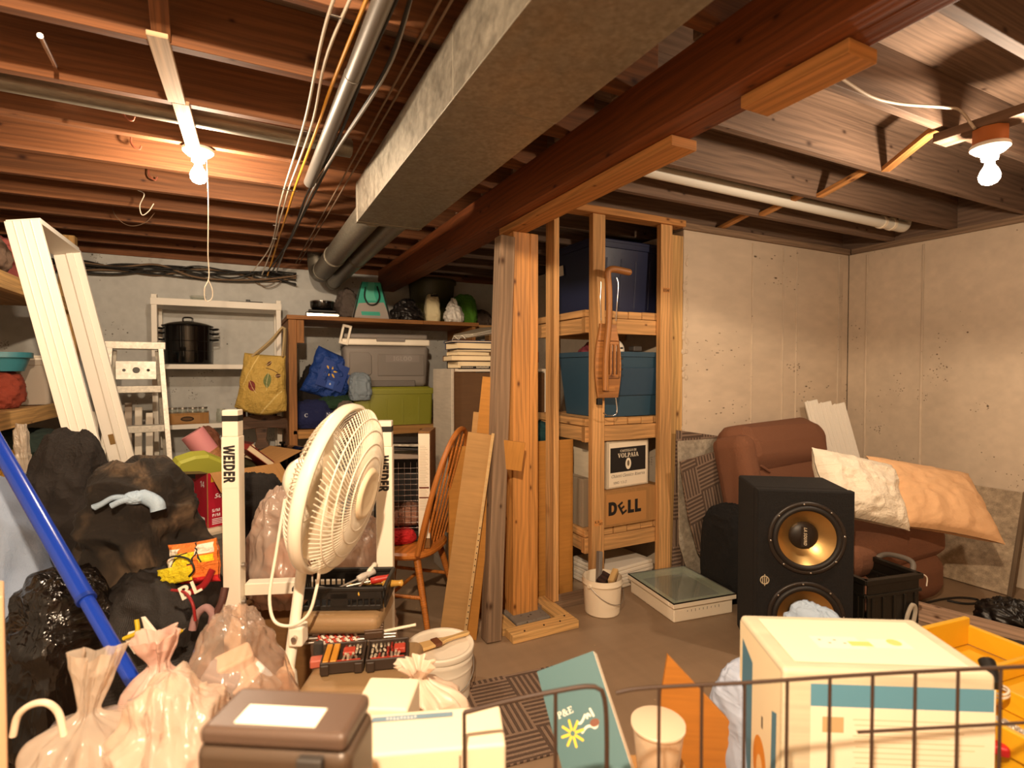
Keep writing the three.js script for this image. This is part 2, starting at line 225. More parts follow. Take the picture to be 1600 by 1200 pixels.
// joists and subfloor
const ceiling = new THREE.Group(); ceiling.name = 'ceiling'; ceiling.userData.kind = 'structure'; scene.add(ceiling);
for (let k = 0; k < 6; k++) { const z0 = BACK - 0.2 + k * 1.15, z1 = Math.min(REAR + 0.2, z0 + 1.147); M(ceiling, 'subfloor_panel', from([LEFT - 0.2, SUB, z0], [RIGHT + 0.2, SUB + 0.018, z1]), MT.subfloor); }
M(ceiling, 'subfloor_panel', from([LEFT - 0.25, SUB + 0.018, BACK - 0.25], [RIGHT + 0.25, SUB + 0.1, REAR + 0.25]), MT.subfloor);
const jz = []; for (let k = -8; k <= 8; k++) jz.push(-1.77 - 0.36 * k);
for (const z of jz) {
  if (z > REAR - 0.05 || z < BACK + 0.05) continue;
  M(ceiling, 'joist', from([LEFT, JB, z - 0.017], [1.24, SUB, z + 0.017]), MT.joist);
  M(ceiling, 'joist', from([1.10, JB, z - 0.017 - 0.036], [RIGHT + 0.02, SUB, z + 0.017 - 0.036]), MT.joistGrey);
}
// crossed bridging between the joists of the right bay
for (const [z0, z1, x0, x1] of [[-1.086, -1.446, 2.38, 2.58], [-1.446, -1.806, 2.59, 2.66], [-1.806, -2.166, 2.66, 2.68], [-2.166, -2.526, 2.69, 2.72], [-2.526, -2.886, 2.7, 2.7]]) M(ceiling, 'bridging', bar([x0, JB + 0.05, z0 - 0.02], [x1, JB + 0.008, z1 + 0.02], 0.04, 0.02), MT.plate);
for (const z of jz) if (z < -2.4 && z > BACK + 0.4) M(ceiling, 'blocking', from([3.1, JB + 0.03, z - 0.36 - 0.01], [3.135, JB + 0.1, z - 0.055]), MT.joistGrey);
// pale bridging strips under the joists, up to the lampholder
for (const [z0, z1, x] of [[-1.70, -2.09, -0.185], [-2.09, -2.47, -0.165]]) M(ceiling, 'bridging', bar([x, JB - 0.008, z0], [x + 0.01, JB - 0.008, z1], 0.05, 0.014), MT.strip);
M(ceiling, 'bridging', bar([-0.165, JB + 0.15, -1.44], [-0.18, JB + 0.01, -1.75], 0.045, 0.016), MT.joist);
for (const [x, z] of [[-0.13, -2.85], [-0.13, -3.21], [-0.12, -3.57]]) M(ceiling, 'bridging', bar([x, SUB - 0.03, z + 0.02], [x, JB + 0.02, z + 0.34], 0.045, 0.018), MT.joistGrey);

// main beam
{ const b = T('support_beam', 'long reddish brown wooden beam carrying the joists above the square post', 'beam');
  M(b, 'beam_ply', from([1.105, 1.963, BACK], [1.172, JB, REAR]), MT.beam); M(b, 'beam_ply', from([1.174, 1.963, BACK], [1.245, JB, REAR]), MT.beam);
  lab(M(b, 'packing_board', from([1.165, 1.93, -2.46], [1.268, 1.962, -1.25]), MT.plate), 'pale orange board nailed under the beam, cut end showing');
  lab(M(b, 'packing_board', from([1.165, 1.93, -1.0], [1.268, 1.962, -0.72]), MT.plate), 'short pale orange block nailed under the beam');
}
// post
{ const p = T('support_post', 'square orange wooden post with a long drying crack under the beam', 'post', [1.262, 0, -2.40]);
  M(p, 'post_half', bbox(0.094, 1.926, 0.092, 0.004).translate(-0.025, 0.004, 0), MT.post); M(p, 'post_half', bbox(0.047, 1.926, 0.09, 0.004).translate(0.0465, 0.004, -0.001), MT.post);
  lab(M(p, 'footing', bbox(0.19, 0.045, 0.17, 0.008).translate(0, 0, 0.045), mk('#8d8378', 0.95, { map: concreteTex, bumpMap: concreteBump, bumpScale: 0.01 })), 'grey concrete pad');
}
{ const c = T('post_collar', 'pale two by four collar nailed flat on the floor around the post', 'base', [1.262, 0, -2.40]);
  M(c, 'collar_board', rbox(0.36, 0.038, 0.085).translate(0.02, 0.019, 0.178), MT.pale); M(c, 'collar_board', rbox(0.085, 0.038, 0.24).translate(0.158, 0.019, 0.012), MT.pale); M(c, 'collar_board', rbox(0.07, 0.038, 0.24).translate(-0.135, 0.019, 0.012), MT.pale);
  for (const [x, z] of [[0.02, 0.19], [0.11, 0.19], [0.16, 0.15], [-0.09, 0.2]]) M(c, 'nail', cyl(0.004, 0.004, 0.004, 8), MT.ink, [x, 0.04, z]); }
// stud partition to the concrete wall
{ const s = new THREE.Group(); s.name = 'stud_partition'; s.userData = { kind: 'structure' }; scene.add(s);
  M(s, 'top_plate', from([1.30, 2.1, -2.49], [RETX - 0.03, 2.137, -2.40]), MT.plate);
  M(s, 'stud', from([1.452, 0.04, -2.49], [1.484, 2.099, -2.404]), MT.stud);
  M(s, 'stud', from([1.70, 0.04, -2.45], [1.782, 2.099, -2.412]), MT.stud);
  M(s, 'stud', from([2.175, 0.0, -2.45], [2.262, 2.099, -2.412]), MT.stud);
  M(s, 'corner_board', from([2.262, 0.0, -2.49], [2.384, 2.06, -2.452]), MT.pale);
  M(s, 'bottom_plate', from([1.335, 0, -2.49], [1.80, 0.038, -2.40]), MT.oldWood);
  const mark = print(0.05, 0.03, (g, w, h) => { g.fillStyle = '#c98a4a'; g.fillRect(0, 0, w, h); g.fillStyle = '#20140a'; g.font = 'bold 60px sans-serif'; g.fillText('ESW', 6, 62); }, 128);
  M(s, 'grade_stamp', plate(0.05, 0.028), mark, [2.215, 1.72, -2.4115]);
  const mark2 = print(0.06, 0.035, (g, w, h) => { g.fillStyle = '#c98a4a'; g.fillRect(0, 0, w, h); g.fillStyle = '#20140a'; g.font = 'bold 44px sans-serif'; g.fillText('K.D.', 8, 40); g.fillText('-HT', 62, 70); }, 128);
  M(s, 'grade_stamp', plate(0.055, 0.032), mark2, [1.742, 0.42, -2.4115]);
}
// shelf racks built into the recess behind the studs: two long rails and planks laid across
{ const r = T('built_in_rack', 'rough lumber storage rack built between the studs and the concrete wall', 'rack');
  [[1.59, 1.50], [0.99, 0.90], [0.375, 0.285]].forEach(([y], n) => {
    M(r, 'front_rail', from([1.68, y - 0.13, -2.489], [2.23, y - 0.045, -2.451]), MT.stud);
    M(r, 'side_rail', from([1.70, y - 0.13, -2.97], [1.738, y - 0.045, -2.49]), MT.stud);
    M(r, 'back_rail', from([1.70, y - 0.13, -3.01], [2.37, y - 0.045, -2.972]), MT.stud);
    for (let i = 0; i < 7; i++) { const x0 = 1.685 + i * 0.098; if (x0 > 2.2) M(r, 'shelf_plank', from([x0, y - 0.043, -3.0], [2.26, y, -2.455]), MT.stud); else M(r, 'shelf_plank', from([x0, y - 0.043 + rr(0, 0.002), -3.0], [x0 + rr(0.086, 0.097), y - rr(0, 0.004), -2.455 + rr(-0.006, 0.002)]), MT.stud); }
  });
  M(r, 'rear_post', from([1.79, 0, -3.05], [1.87, 2.0, -3.012]), MT.stud);
  M(r, 'rear_post', from([2.29, 0, -3.05], [2.375, 2.0, -3.012]), MT.stud);
}

// lampholders, bulbs
function lamp(name, label, L, o) {
  const t = T(name, label, 'light', [L.at[0], L.at[1] , L.at[2]]);
  const cer = mk('#f4efe6', 0.3);
  M(t, 'holder', lathe([[0, 0], [0.052, 0], [0.057, -0.006], [0.056, -0.016], [0.04, -0.03], [0.026, -0.036], [0.023, -0.055], [0.0, -0.055]]), cer);
  M(t, 'screw_cap', cyl(0.0135, 0.0135, 0.02), MT.steel, [0, -0.06, 0]);
  const glow = mk('#fff4e0', 0.4, { emissive: new THREE.Color(...L.colour), emissiveIntensity: o.glow ?? 18 });
  M(t, 'bulb', lathe([[0.0135, -0.062], [0.016, -0.075], [0.026, -0.092], [0.031, -0.108], [0.0295, -0.122], [0.022, -0.134], [0.01, -0.14], [0, -0.141]], 32), glow);
  const p = new THREE.PointLight(new THREE.Color(...L.colour), L.power, 0, 2); p.position.set(0, -0.108, 0); p.castShadow = true; p.shadow.radius = 1.3; p.shadow.bias = -0.002; p.shadow.mapSize.set(1024, 1024); t.add(p);
  return t;
}
{ const t = lamp('ceiling_lamp', 'bare bulb in a white porcelain lampholder with a long pull string', LAMPS.middle, {});
  M(t, 'pull_string', tube([[0.03, -0.03, 0.01], [0.034, -0.2, 0.012], [0.03, -0.42, 0.01], [0.031, -0.52, 0.01], [0.016, -0.56, 0.01], [0.022, -0.61, 0.01], [0.04, -0.6, 0.01], [0.044, -0.565, 0.01], [0.031, -0.525, 0.01]], 0.0022, 60, 5), MT.wire); }
lamp('ceiling_lamp', 'bare bulb in a porcelain lampholder above the viewer', LAMPS.behind, {});
{ const t = lamp('ceiling_lamp', 'bare bulb on a brown octagonal box below the joists beside the right wall', LAMPS.side, { glow: 22 });
  lab(M(t, 'junction_box', cyl(0.052, 0.052, 0.05, 8), mk('#b0662c', 0.6), [0, 0.026, 0]), 'brown octagonal junction box');
  M(t, 'mounting_block', rbox(0.09, 0.034, 0.4).translate(0, 0.07, 0.045), MT.joistGrey); }
S('lamp_cable', 'pale cable stapled along a joist from the beam to the lamp', 'cable', tube([[1.609, 2.137, -1.03], [1.778, 2.114, -1.03], [1.917, 2.123, -1.03], [2.22, 2.174, -1.03], [2.315, 2.185, -1.03], [2.28, 2.09, -0.97]], 0.005, 50, 6), MT.wire);

// air duct and the two round pipes
{ const d = T('air_duct', 'long rectangular galvanised air duct hung under the joists', 'duct');
  const mat = MT.galv; M(d, 'duct_section', from([0.486, 1.935, -1.3], [0.79, 2.118, 1.4], 0, 0, 0.002), mat); M(d, 'duct_section', from([0.487, 1.936, -2.58], [0.789, 2.117, -1.303], 0, 0, 0.002), mat);
  M(d, 'drive_seam', from([0.4845, 1.9335, -2.55], [0.7915, 2.119, -2.54]), mat); 
  M(d, 'end_collar', cyl(0.07, 0.07, 0.03, 32).rotateX(Math.PI / 2), mat, [0.56, 2.0, -2.595]); M(d, 'end_collar', cyl(0.058, 0.058, 0.03, 32).rotateX(Math.PI / 2), mat, [0.705, 1.995, -2.595]); }
const pipeMat = mk('#a39d92', 0.45, { metalness: 0.6, map: galvTex });
function roundPipe(label, x, y, r, z1) { const t = T('duct_pipe', label, 'pipe'); M(t, 'pipe_length', rod([x, y, -2.612], [x, y, -3.7], r, r, 32), pipeMat); M(t, 'pipe_length', rod([x, y, -3.66], [x, y, z1], r * 1.03, r * 1.03, 32), pipeMat); for (const z of [-3.68, z1 + 0.1]) M(t, 'crimp_ring', new THREE.TorusGeometry(r * 1.03, 0.004, 8, 32), pipeMat, [x, y, z]); return t; }
{ const t = roundPipe('larger grey round duct pipe running from the duct end to an elbow', 0.56, 2.0, 0.066, -4.34); M(t, 'elbow', tube([[0.56, 2.0, -4.33], [0.558, 2.005, -4.40], [0.55, 2.04, -4.46], [0.545, 2.12, -4.475], [0.545, 2.25, -4.475]], 0.07, 24, 28), pipeMat); }
roundPipe('slimmer grey round duct pipe beside the larger one', 0.705, 1.995, 0.054, -4.80);

// plumbing and conduit between and under the joists
S('steel_pipe', 'grey steel drain pipe running along the joists above the middle lamp', 'pipe', merge([rod([LEFT, 2.19, -2.3], [0.42, 2.165, -2.3], 0.03, 0.03, 20), cyl(0.038, 0.038, 0.07, 20).rotateZ(Math.PI / 2).translate(0.38, 2.165, -2.3)]), pipeMat);
{ const t = T('drain_pipe', 'white plastic drain pipe between the joists near the room corner', 'pipe'); M(t, 'pipe_length', rod([1.35, 2.185, -1.97], [3.72, 2.165, -1.97], 0.034, 0.034, 24), mk('#d8d4c8', 0.4)); for (const x of [3.52, 3.62]) M(t, 'coupling', rod([x, 2.167, -1.97], [x + 0.025, 2.167, -1.97], 0.039, 0.039, 24), MT.cream); M(t, 'elbow', tube([[3.7, 2.165, -1.97], [3.77, 2.17, -1.97], [3.79, 2.2, -1.97], [3.79, 2.3, -1.97]], 0.035, 16, 20), mk('#d8d4c8', 0.4)); }
S('conduit', 'slim dark grey pipe running under the joists beside the duct', 'pipe', merge([rod([0.318, 2.105, 0.6], [0.30, 2.105, -1.62], 0.023, 0.023, 18), rod([0.30, 2.105, -1.62], [0.29, 2.105, -2.62], 0.0245, 0.0245, 18)]), mk('#77716a', 0.45, { metalness: 0.3 }));
function ceilingCable(label, pts, r, mat) { return S('joist_cable', label, 'cable', tube(pts, r, 90, 6), mat); }
ceilingCable('white cable nearest the lamp, stapled under the joists', [[0.235, 2.133, 0.5], [0.23, 2.12, -0.5], [0.235, 2.131, -1.05], [0.205, 2.131, -1.41], [0.21, 2.118, -2.0], [0.2, 2.131, -2.85], [0.195, 2.118, -3.1], [0.19, 2.12, -4.3], [0.1, 2.02, -4.6]], 0.0045, MT.wire);
ceilingCable('second white cable, between the first and the yellow one', [[0.262, 2.133, 0.5], [0.255, 2.12, -0.5], [0.262, 2.131, -1.05], [0.225, 2.128, -1.6], [0.235, 2.12, -2.0], [0.22, 2.131, -2.85], [0.215, 2.118, -3.2], [0.21, 2.12, -4.3], [0.16, 2.0, -4.65]], 0.0045, MT.wire);
ceilingCable('yellow cable stapled under the joists beside two white ones', [[0.285, 2.133, 0.5], [0.28, 2.12, -0.6], [0.285, 2.131, -1.05], [0.262, 2.131, -1.77], [0.255, 2.12, -2.1], [0.245, 2.131, -2.85], [0.24, 2.118, -3.2], [0.235, 2.12, -4.3], [0.2, 2.0, -4.66]], 0.0055, MT.wireYellow);
for (const [x, z] of [[0.22, -1.41], [0.23, -2.13], [0.205, -2.85], [0.225, -2.85], [0.245, -2.85], [0.2, -3.57], [0.215, -3.93]]) S('cable_staple', 'small bright staple holding cables to a joist', 'staple', rbox(0.03, 0.006, 0.008, 0.002), MT.chrome, [x, 2.129, z], [0, 0, 0], 'cable staples under the joists');
[[0, 0.345, 0.335], [1, 0.355, 0.365], [2, 0.35, 0.35]].forEach(([k, xa, xb]) => ceilingCable(['black cable hugging the grey conduit, nearest to it', 'black cable sagging widest beside the grey conduit', 'grey cable crossing between the black ones'][k], [[xa, 2.13, 0.5], [xb + 0.01, 2.09 - 0.012 * k, -0.7], [xa, 2.128, -1.05], [xb - 0.01 + 0.02 * k, 2.1, -1.5], [xa - 0.02, 2.09 - 0.01 * k, -2.1], [xb - 0.03, 2.125, -2.85], [xa - 0.05, 2.09, -3.4], [xa - 0.06, 2.1, -4.0], [0.2 + 0.03 * k, 2.02, -4.6]], 0.0055, k === 2 ? MT.grey : MT.wireBlack));
ceilingCable('thin pale wire, nearer the conduit of the two beside the duct', [[0.44, 2.136, 0.5], [0.435, 2.134, -1.5], [0.425, 2.13, -3.2], [0.41, 2.12, -4.7]], 0.0035, MT.oldWood);
ceilingCable('thin pale wire, nearer the duct of the two beside it', [[0.465, 2.136, 0.5], [0.46, 2.134, -1.5], [0.45, 2.13, -3.2], [0.435, 2.12, -4.7]], 0.0035, MT.oldWood);
// bundle of cables sagging along the top of the back wall
for (let i = 0; i < 9; i++) { const s = rr(0.0, 0.07), z = BACK + 0.025 + i * 0.009, pts = [[-1.5, 2.02 - s, z]]; for (let k = 1; k <= 8; k++) pts.push([-1.5 + k * 0.24, 2.06 - 0.1 * rnd() - s * 0.3, z + rr(-0.01, 0.012)]); S('wall_cable', i % 4 === 3 ? 'brown cable sagging among black ones along the top of the back wall' : 'black cable sagging along the top of the back wall', 'cable', tube(pts, rr(0.005, 0.008), 70, 6), i % 4 === 3 ? MT.oldWood : MT.wireBlack, [0, 0, 0], [0, 0, 0], i % 4 === 3 ? 'brown cables along the back wall' : 'black cables along the back wall'); }
S('wall_cable', 'loose tangle of thin wire hanging under the pipe elbow', 'cable', tube([[0.08, 2.05, -4.8], [0.12, 1.96, -4.81], [0.2, 1.94, -4.8], [0.26, 1.98, -4.81], [0.2, 2.02, -4.8], [0.14, 1.97, -4.81], [0.2, 1.92, -4.8], [0.3, 1.97, -4.8], [0.33, 2.06, -4.8]], 0.003, 70, 5), MT.oldWood);
S('hanging_wire', 'thin pale wire looped twice under the joists beside the lamp', 'wire', tube([[-0.44, 2.141, -3.22], [-0.426, 2.148, -3.317], [-0.442, 2.08, -3.29], [-0.431, 2.035, -3.283], [-0.402, 2.055, -3.269], [-0.379, 2.093, -3.258]], 0.0025, 40, 5), MT.wire);
S('hanging_wire', 'long thin wire sagging in one shallow curve under the joists', 'wire', tube([[-0.65, 2.223, -3.868], [-0.636, 2.156, -3.815], [-0.597, 2.105, -3.794], [-0.545, 2.083, -3.767], [-0.472, 2.105, -3.731], [-0.426, 2.16, -3.709]], 0.002, 40, 5), MT.oldWood);
[[192, 168, 2.0, 'rusty hook on the joist under the steel pipe'], [206, 215, 2.25, 'rusty hook screwed into the joist beside the lamp'], [235, 262, 2.6, 'small dark hook on the joist behind the lamp']].forEach(([x, y, t, l], i) => { const A = [[-0.373, 2.215, -2.43], [-0.399, 2.232, -2.78], [-0.385, 2.223, -3.153]][i]; S('joist_hook', l, 'hook', tube([[A[0], A[1] + 0.012, A[2]], [A[0], A[1] - 0.02, A[2] + 0.004], [A[0] + 0.012, A[1] - 0.04, A[2] + 0.012], [A[0] + 0.03, A[1] - 0.045, A[2] + 0.012], [A[0] + 0.036, A[1] - 0.03, A[2] + 0.012]], 0.004, 24, 6), mk('#8d4a30', 0.6)); });
{ const t = T('hanger_rod', 'bright metal rod hanging at an angle from a round bracket under the joists', 'rod'); const a = [-0.545, 2.266, -2.429], b = [-0.405, 2.026, -1.624]; M(t, 'rod', rod(a, b, 0.006, 0.006, 10), MT.chrome); M(t, 'bracket', cyl(0.042, 0.042, 0.02, 20), MT.steel, a, [0.9, 0, 0.5]); }

// ================================================================ left side and back wall
// lumber shelving along the left wall
{ const t = T('lumber_shelving', 'rough lumber shelving along the left wall with a pale upright', 'shelving');
  for (const y of [1.66, 1.01, 0.58]) { M(t, 'shelf_board', from([-1.3, y, -4.42], [-1.0, y + 0.04, -2.7]), MT.shelfWood); M(t, 'shelf_board', from([LEFT + 0.01, y, -4.42], [-1.305, y + 0.04, -2.7]), MT.shelfWood); M(t, 'front_rail', from([-0.998, y - 0.03, -4.42], [-0.962, y + 0.05, -2.7]), MT.pale); }
  M(t, 'upright', from([-1.04, 0, -4.5], [-0.95, 2.13, -4.425]), MT.pale); M(t, 'upright', from([-1.6, 0, -4.5], [-1.52, 2.13, -4.425]), MT.pale); M(t, 'upright', from([-1.05, 0, -2.69], [-0.96, 2.13, -2.61]), MT.pale); M(t, 'upright', from([-1.6, 0, -2.69], [-1.52, 2.13, -2.61]), MT.pale); }
S('insulation_roll', 'dusty pink bundle of insulation on the top left lumber shelf', 'insulation', blob(0.34, 0.27, 0.5, { seed: 3, amp: 0.08 }), cloth('#b8625c'), [-1.24, 1.704, -3.95]);
S('pillow_bundle', 'grey brown cloth bundle beside the pink insulation on the top left shelf', 'bundle', blob(0.3, 0.22, 0.4, { seed: 5 }), cloth('#7d6656'), [-1.22, 1.704, -3.45]);
function tote(name, label, w, h, d, pos, turn, mat, lidMat, o = {}) {
  const t = T(name, label, o.cat ?? 'storage bin', pos, turn, o.group), tp = o.taper ?? 0.88;
  const outline = (W, D, r, n = 6) => { const p = []; for (const [cx, cz, a0] of [[W / 2 - r, D / 2 - r, 0], [-W / 2 + r, D / 2 - r, 1], [-W / 2 + r, -D / 2 + r, 2], [W / 2 - r, -D / 2 + r, 3]]) for (let i = 0; i <= n; i++) { const a = (a0 + i / n) * Math.PI / 2; p.push([cx + r * Math.cos(a), cz + r * Math.sin(a)]); } return p; };
  const loft = (rings, cap = true) => { const n = rings[0].p.length, pos2 = [], ix = []; for (const r of rings) for (const q of r.p) pos2.push(q[0], r.y, q[1]); for (let k = 0; k < rings.length - 1; k++) for (let i = 0; i < n; i++) { const a = k * n + i, b = k * n + (i + 1) % n; ix.push(a, a + n, b, b, a + n, b + n); } if (cap) { const c = pos2.length / 3; pos2.push(0, rings[0].y, 0); for (let i = 0; i < n; i++) ix.push(c, i, (i + 1) % n); } const g = new THREE.BufferGeometry(); g.setAttribute('position', new THREE.Float32BufferAttribute(pos2, 3)); g.setIndex(ix); const q = toCreasedNormals(g, 0.6); const uv = []; const P = q.attributes.position; for (let i = 0; i < P.count; i++) uv.push(P.getX(i) + P.getZ(i), P.getY(i)); q.setAttribute('uv', new THREE.Float32BufferAttribute(uv, 2)); return q; };
  const r = o.r ?? 0.03, B = outline(w * tp, d * tp, r * 0.8), U = outline(w * 0.97, d * 0.97, r), Ui = outline(w * 0.97 - 0.008, d * 0.97 - 0.008, r), Bi = outline(w * tp - 0.008, d * tp - 0.008, r * 0.8);
  M(t, 'tub', loft([{ p: B, y: 0 }, { p: U, y: h }, { p: Ui, y: h }, { p: Bi, y: 0.006 }]), mat);
  if (o.ribs !== false) for (const x of [-0.3, -0.1, 0.1, 0.3]) M(t, 'rib', rbox(0.012, h * 0.72, 0.006, 0.002).rotateX(Math.atan2(d * (0.97 - tp) / 2, h)), mat, [w * x, h * 0.42, d * (tp + (0.97 - tp) * 0.42) / 2]);
  M(t, 'rim', loft([{ p: outline(w * 0.965, d * 0.965, r), y: h - 0.03 }, { p: outline(w * 1.0, d * 1.0, r), y: h - 0.028 }, { p: outline(w * 1.0, d * 1.0, r), y: h }, { p: Ui, y: h }], false), mat);
  if (lidMat) M(t, 'lid', loft([{ p: outline(w * 1.01, d * 1.01, r), y: h + 0.0005 }, { p: outline(w * 1.01, d * 1.01, r), y: h + 0.014 }, { p: outline(w * 0.93, d * 0.93, r), y: h + 0.018 }, { p: outline(w * 0.9, d * 0.9, r), y: h + 0.026 }, { p: outline(w * 0.02, d * 0.02, 0.001), y: h + 0.026 }]), lidMat);
  return t;
}
const clearTub = mp('#e9ded0', 0.3, { transmission: 0.55, thickness: 0 });
tote('clear_bin', 'cloudy clear plastic bin with white lid on the left lumber shelf', 0.34, 0.26, 0.36, [-1.16, 1.055, -4.2], 1.57, clearTub, MT.whitePlastic, { ribs: false });
S('folded_cloth', 'reddish cloth beside the clear bin on the left shelf', 'cloth', blob(0.2, 0.2, 0.28, { seed: 12 }), cloth('#93402e'), [-1.2, 1.052, -3.8]);
tote('teal_basin', 'teal plastic basin on the left shelf above a red cloth', 0.3, 0.1, 0.3, [-1.16, 1.25, -3.8], 0.2, plastic('#3b7f8d', 0.4), null, { taper: 0.75, ribs: false, r: 0.1 });
S('folded_tarp', 'dark green folded tarp on the lowest left shelf', 'tarp', blob(0.34, 0.14, 0.45, { seed: 14, e: 0.55 }), cloth('#2c3a34'), [-1.15, 0.78, -3.9]);
S('grey_box', 'low grey box under the dark green tarp', 'box', bbox(0.32, 0.16, 0.46), MT.darkGrey, [-1.165, 0.622, -3.9]);
S('cardboard_box', 'small brown cardboard box at the far end of the lowest left shelf', 'box', bbox(0.2, 0.26, 0.2), MT.cardboard, [-1.1, 0.621, -4.28]);
S('dark_boxes', 'black plastic box on the floor under the left shelving', 'box', bbox(0.4, 0.45, 0.7, 0.02), MT.black, [-1.2, 0, -3.9]);

// white door jamb leaning against the shelving
{ const t = T('door_jamb', 'white three sided door jamb leaning against the left shelving', 'door frame');
  const A0 = [-0.82, 1.889, -3.004], A1 = [A0[0] + 0.38, 0.0, A0[2]], B0 = [A0[0], A0[1], A0[2] - 0.66], B1 = [A1[0], 0, B0[2]];
  const up = [A1[1] - A0[1], A0[0] - A1[0], 0];                                     // across the jamb
  const nrm = V(up).normalize().toArray();
  const leg = (a, b) => bar(a, b, 0.028, 0.118, nrm, 0.002);
  M(t, 'side_jamb', leg(A0, A1), MT.whitePaint); M(t, 'side_jamb', leg(B0, B1), MT.whitePaint);
  M(t, 'head_jamb', bar([A0[0], A0[1], A0[2] - 0.014], [B0[0], B0[1], B0[2] + 0.014], 0.026, 0.118, nrm), MT.whitePaint);
  const off = (p, k, z) => [p[0] + nrm[0] * k, p[1] + nrm[1] * k, p[2] + z];
  M(t, 'door_stop', bar(off(B0, -0.012, 0.02), off(B1, -0.012, 0.02), 0.012, 0.03, nrm), MT.whitePaint); M(t, 'door_stop', bar(off(A0, -0.012, -0.02), off(A1, -0.012, -0.02), 0.012, 0.03, nrm), MT.whitePaint);
  for (const k of [-0.03, 0.0, 0.028]) M(t, 'bead', bar(off(A0, k, 0.0145), off(A1, k, 0.0145), 0.003, 0.004, nrm, 0.001), MT.whitePaint);
  M(t, 'strike_plate', bar(off([mix(B0[0], B1[0], 0.52), mix(B0[1], B1[1], 0.52), B0[2]], 0.02, 0.0155), off([mix(B0[0], B1[0], 0.55), mix(B0[1], B1[1], 0.55), B0[2]], 0.02, 0.0155), 0.003, 0.025, nrm), mk('#9a7a4a', 0.4, { metalness: 0.7 })); }

// step ladder
{ const P0 = [-0.558, 1.404, -3.924], H = P0[1], t = T('step_ladder', 'folding aluminium step ladder standing before the white shelf', 'ladder', [P0[0], 0, P0[2]], 0.12);
  const w0 = 0.125, w1 = 0.2, dz = 0.2, at = (k, s, z) => [s * mix(w1, w0, k), k * H, z * (1 - k) * dz];
  for (const s of [-1, 1]) { M(t, 'front_rail', bar(at(0, s, 1.2), [s * w0, H - 0.02, 0.02], 0.028, 0.055, [0, 0, 1]), MT.alu); M(t, 'rear_rail', bar([s * (w1 - 0.02), 0, -0.26], [s * (w0 - 0.02), H - 0.03, -0.05], 0.02, 0.03, [0, 0, 1]), MT.alu); M(t, 'foot', rbox(0.036, 0.03, 0.07, 0.005), MT.rubber, [s * w1, 0.015, 0.24]); }
  M(t, 'top_cap', rbox(0.3, 0.045, 0.13, 0.004), MT.alu, [0, H, -0.02]);
  for (let i = 0; i < 5; i++) { const k = 0.15 + i * 0.166; M(t, 'step', rbox(2 * mix(w1, w0, k) - 0.03, 0.04, 0.085, 0.003), MT.alu, [0, k * H, (1 - k) * 0.24 + 0.005]); }
  const hole = (x, r) => { const p = new THREE.Path(); p.absarc(x, 0, r, 0, Math.PI * 2, true); return p; };
  M(t, 'pail_shelf', xtr([[-0.1, -0.055], [0.1, -0.055], [0.1, 0.055], [-0.1, 0.055]], 0.012, 0.001, [hole(0, 0.018), hole(-0.06, 0.008), hole(0.06, 0.008)]), MT.alu, [0, H - 0.15, 0.0], [-0.16, 0, 0]); }
// white boards stacked upright behind the ladder
[[176, 0.5, 0.74, '#eee6d8'], [187, 0.47, 0.78, '#f4ede0'], [200, 0.5, 0.8, '#d9cfc2'], [214, 0.52, 0.79, '#b5a595'], [232, 0.5, 0.76, '#efe6d6'], [246, 0.48, 0.72, '#f3eadb']].forEach(([x, z, h, c], i) => { S('white_board', ['narrow cream board at the end of the row behind the ladder, nearest the door jamb', 'bright white board second in the row behind the ladder', 'dull white board third in the row behind the ladder', 'brownish board fourth in the row behind the ladder', 'cream board fifth in the row behind the ladder', 'short white board beside the white shelf upright, behind the ladder'][i], 'board', bbox(0.04, h + 0.26, 0.02), mk(c, 0.6), [-0.83 + i * 0.058, 0, -4.15 - 0.02 * (i % 2)], [-0.12, 0, 0]); });

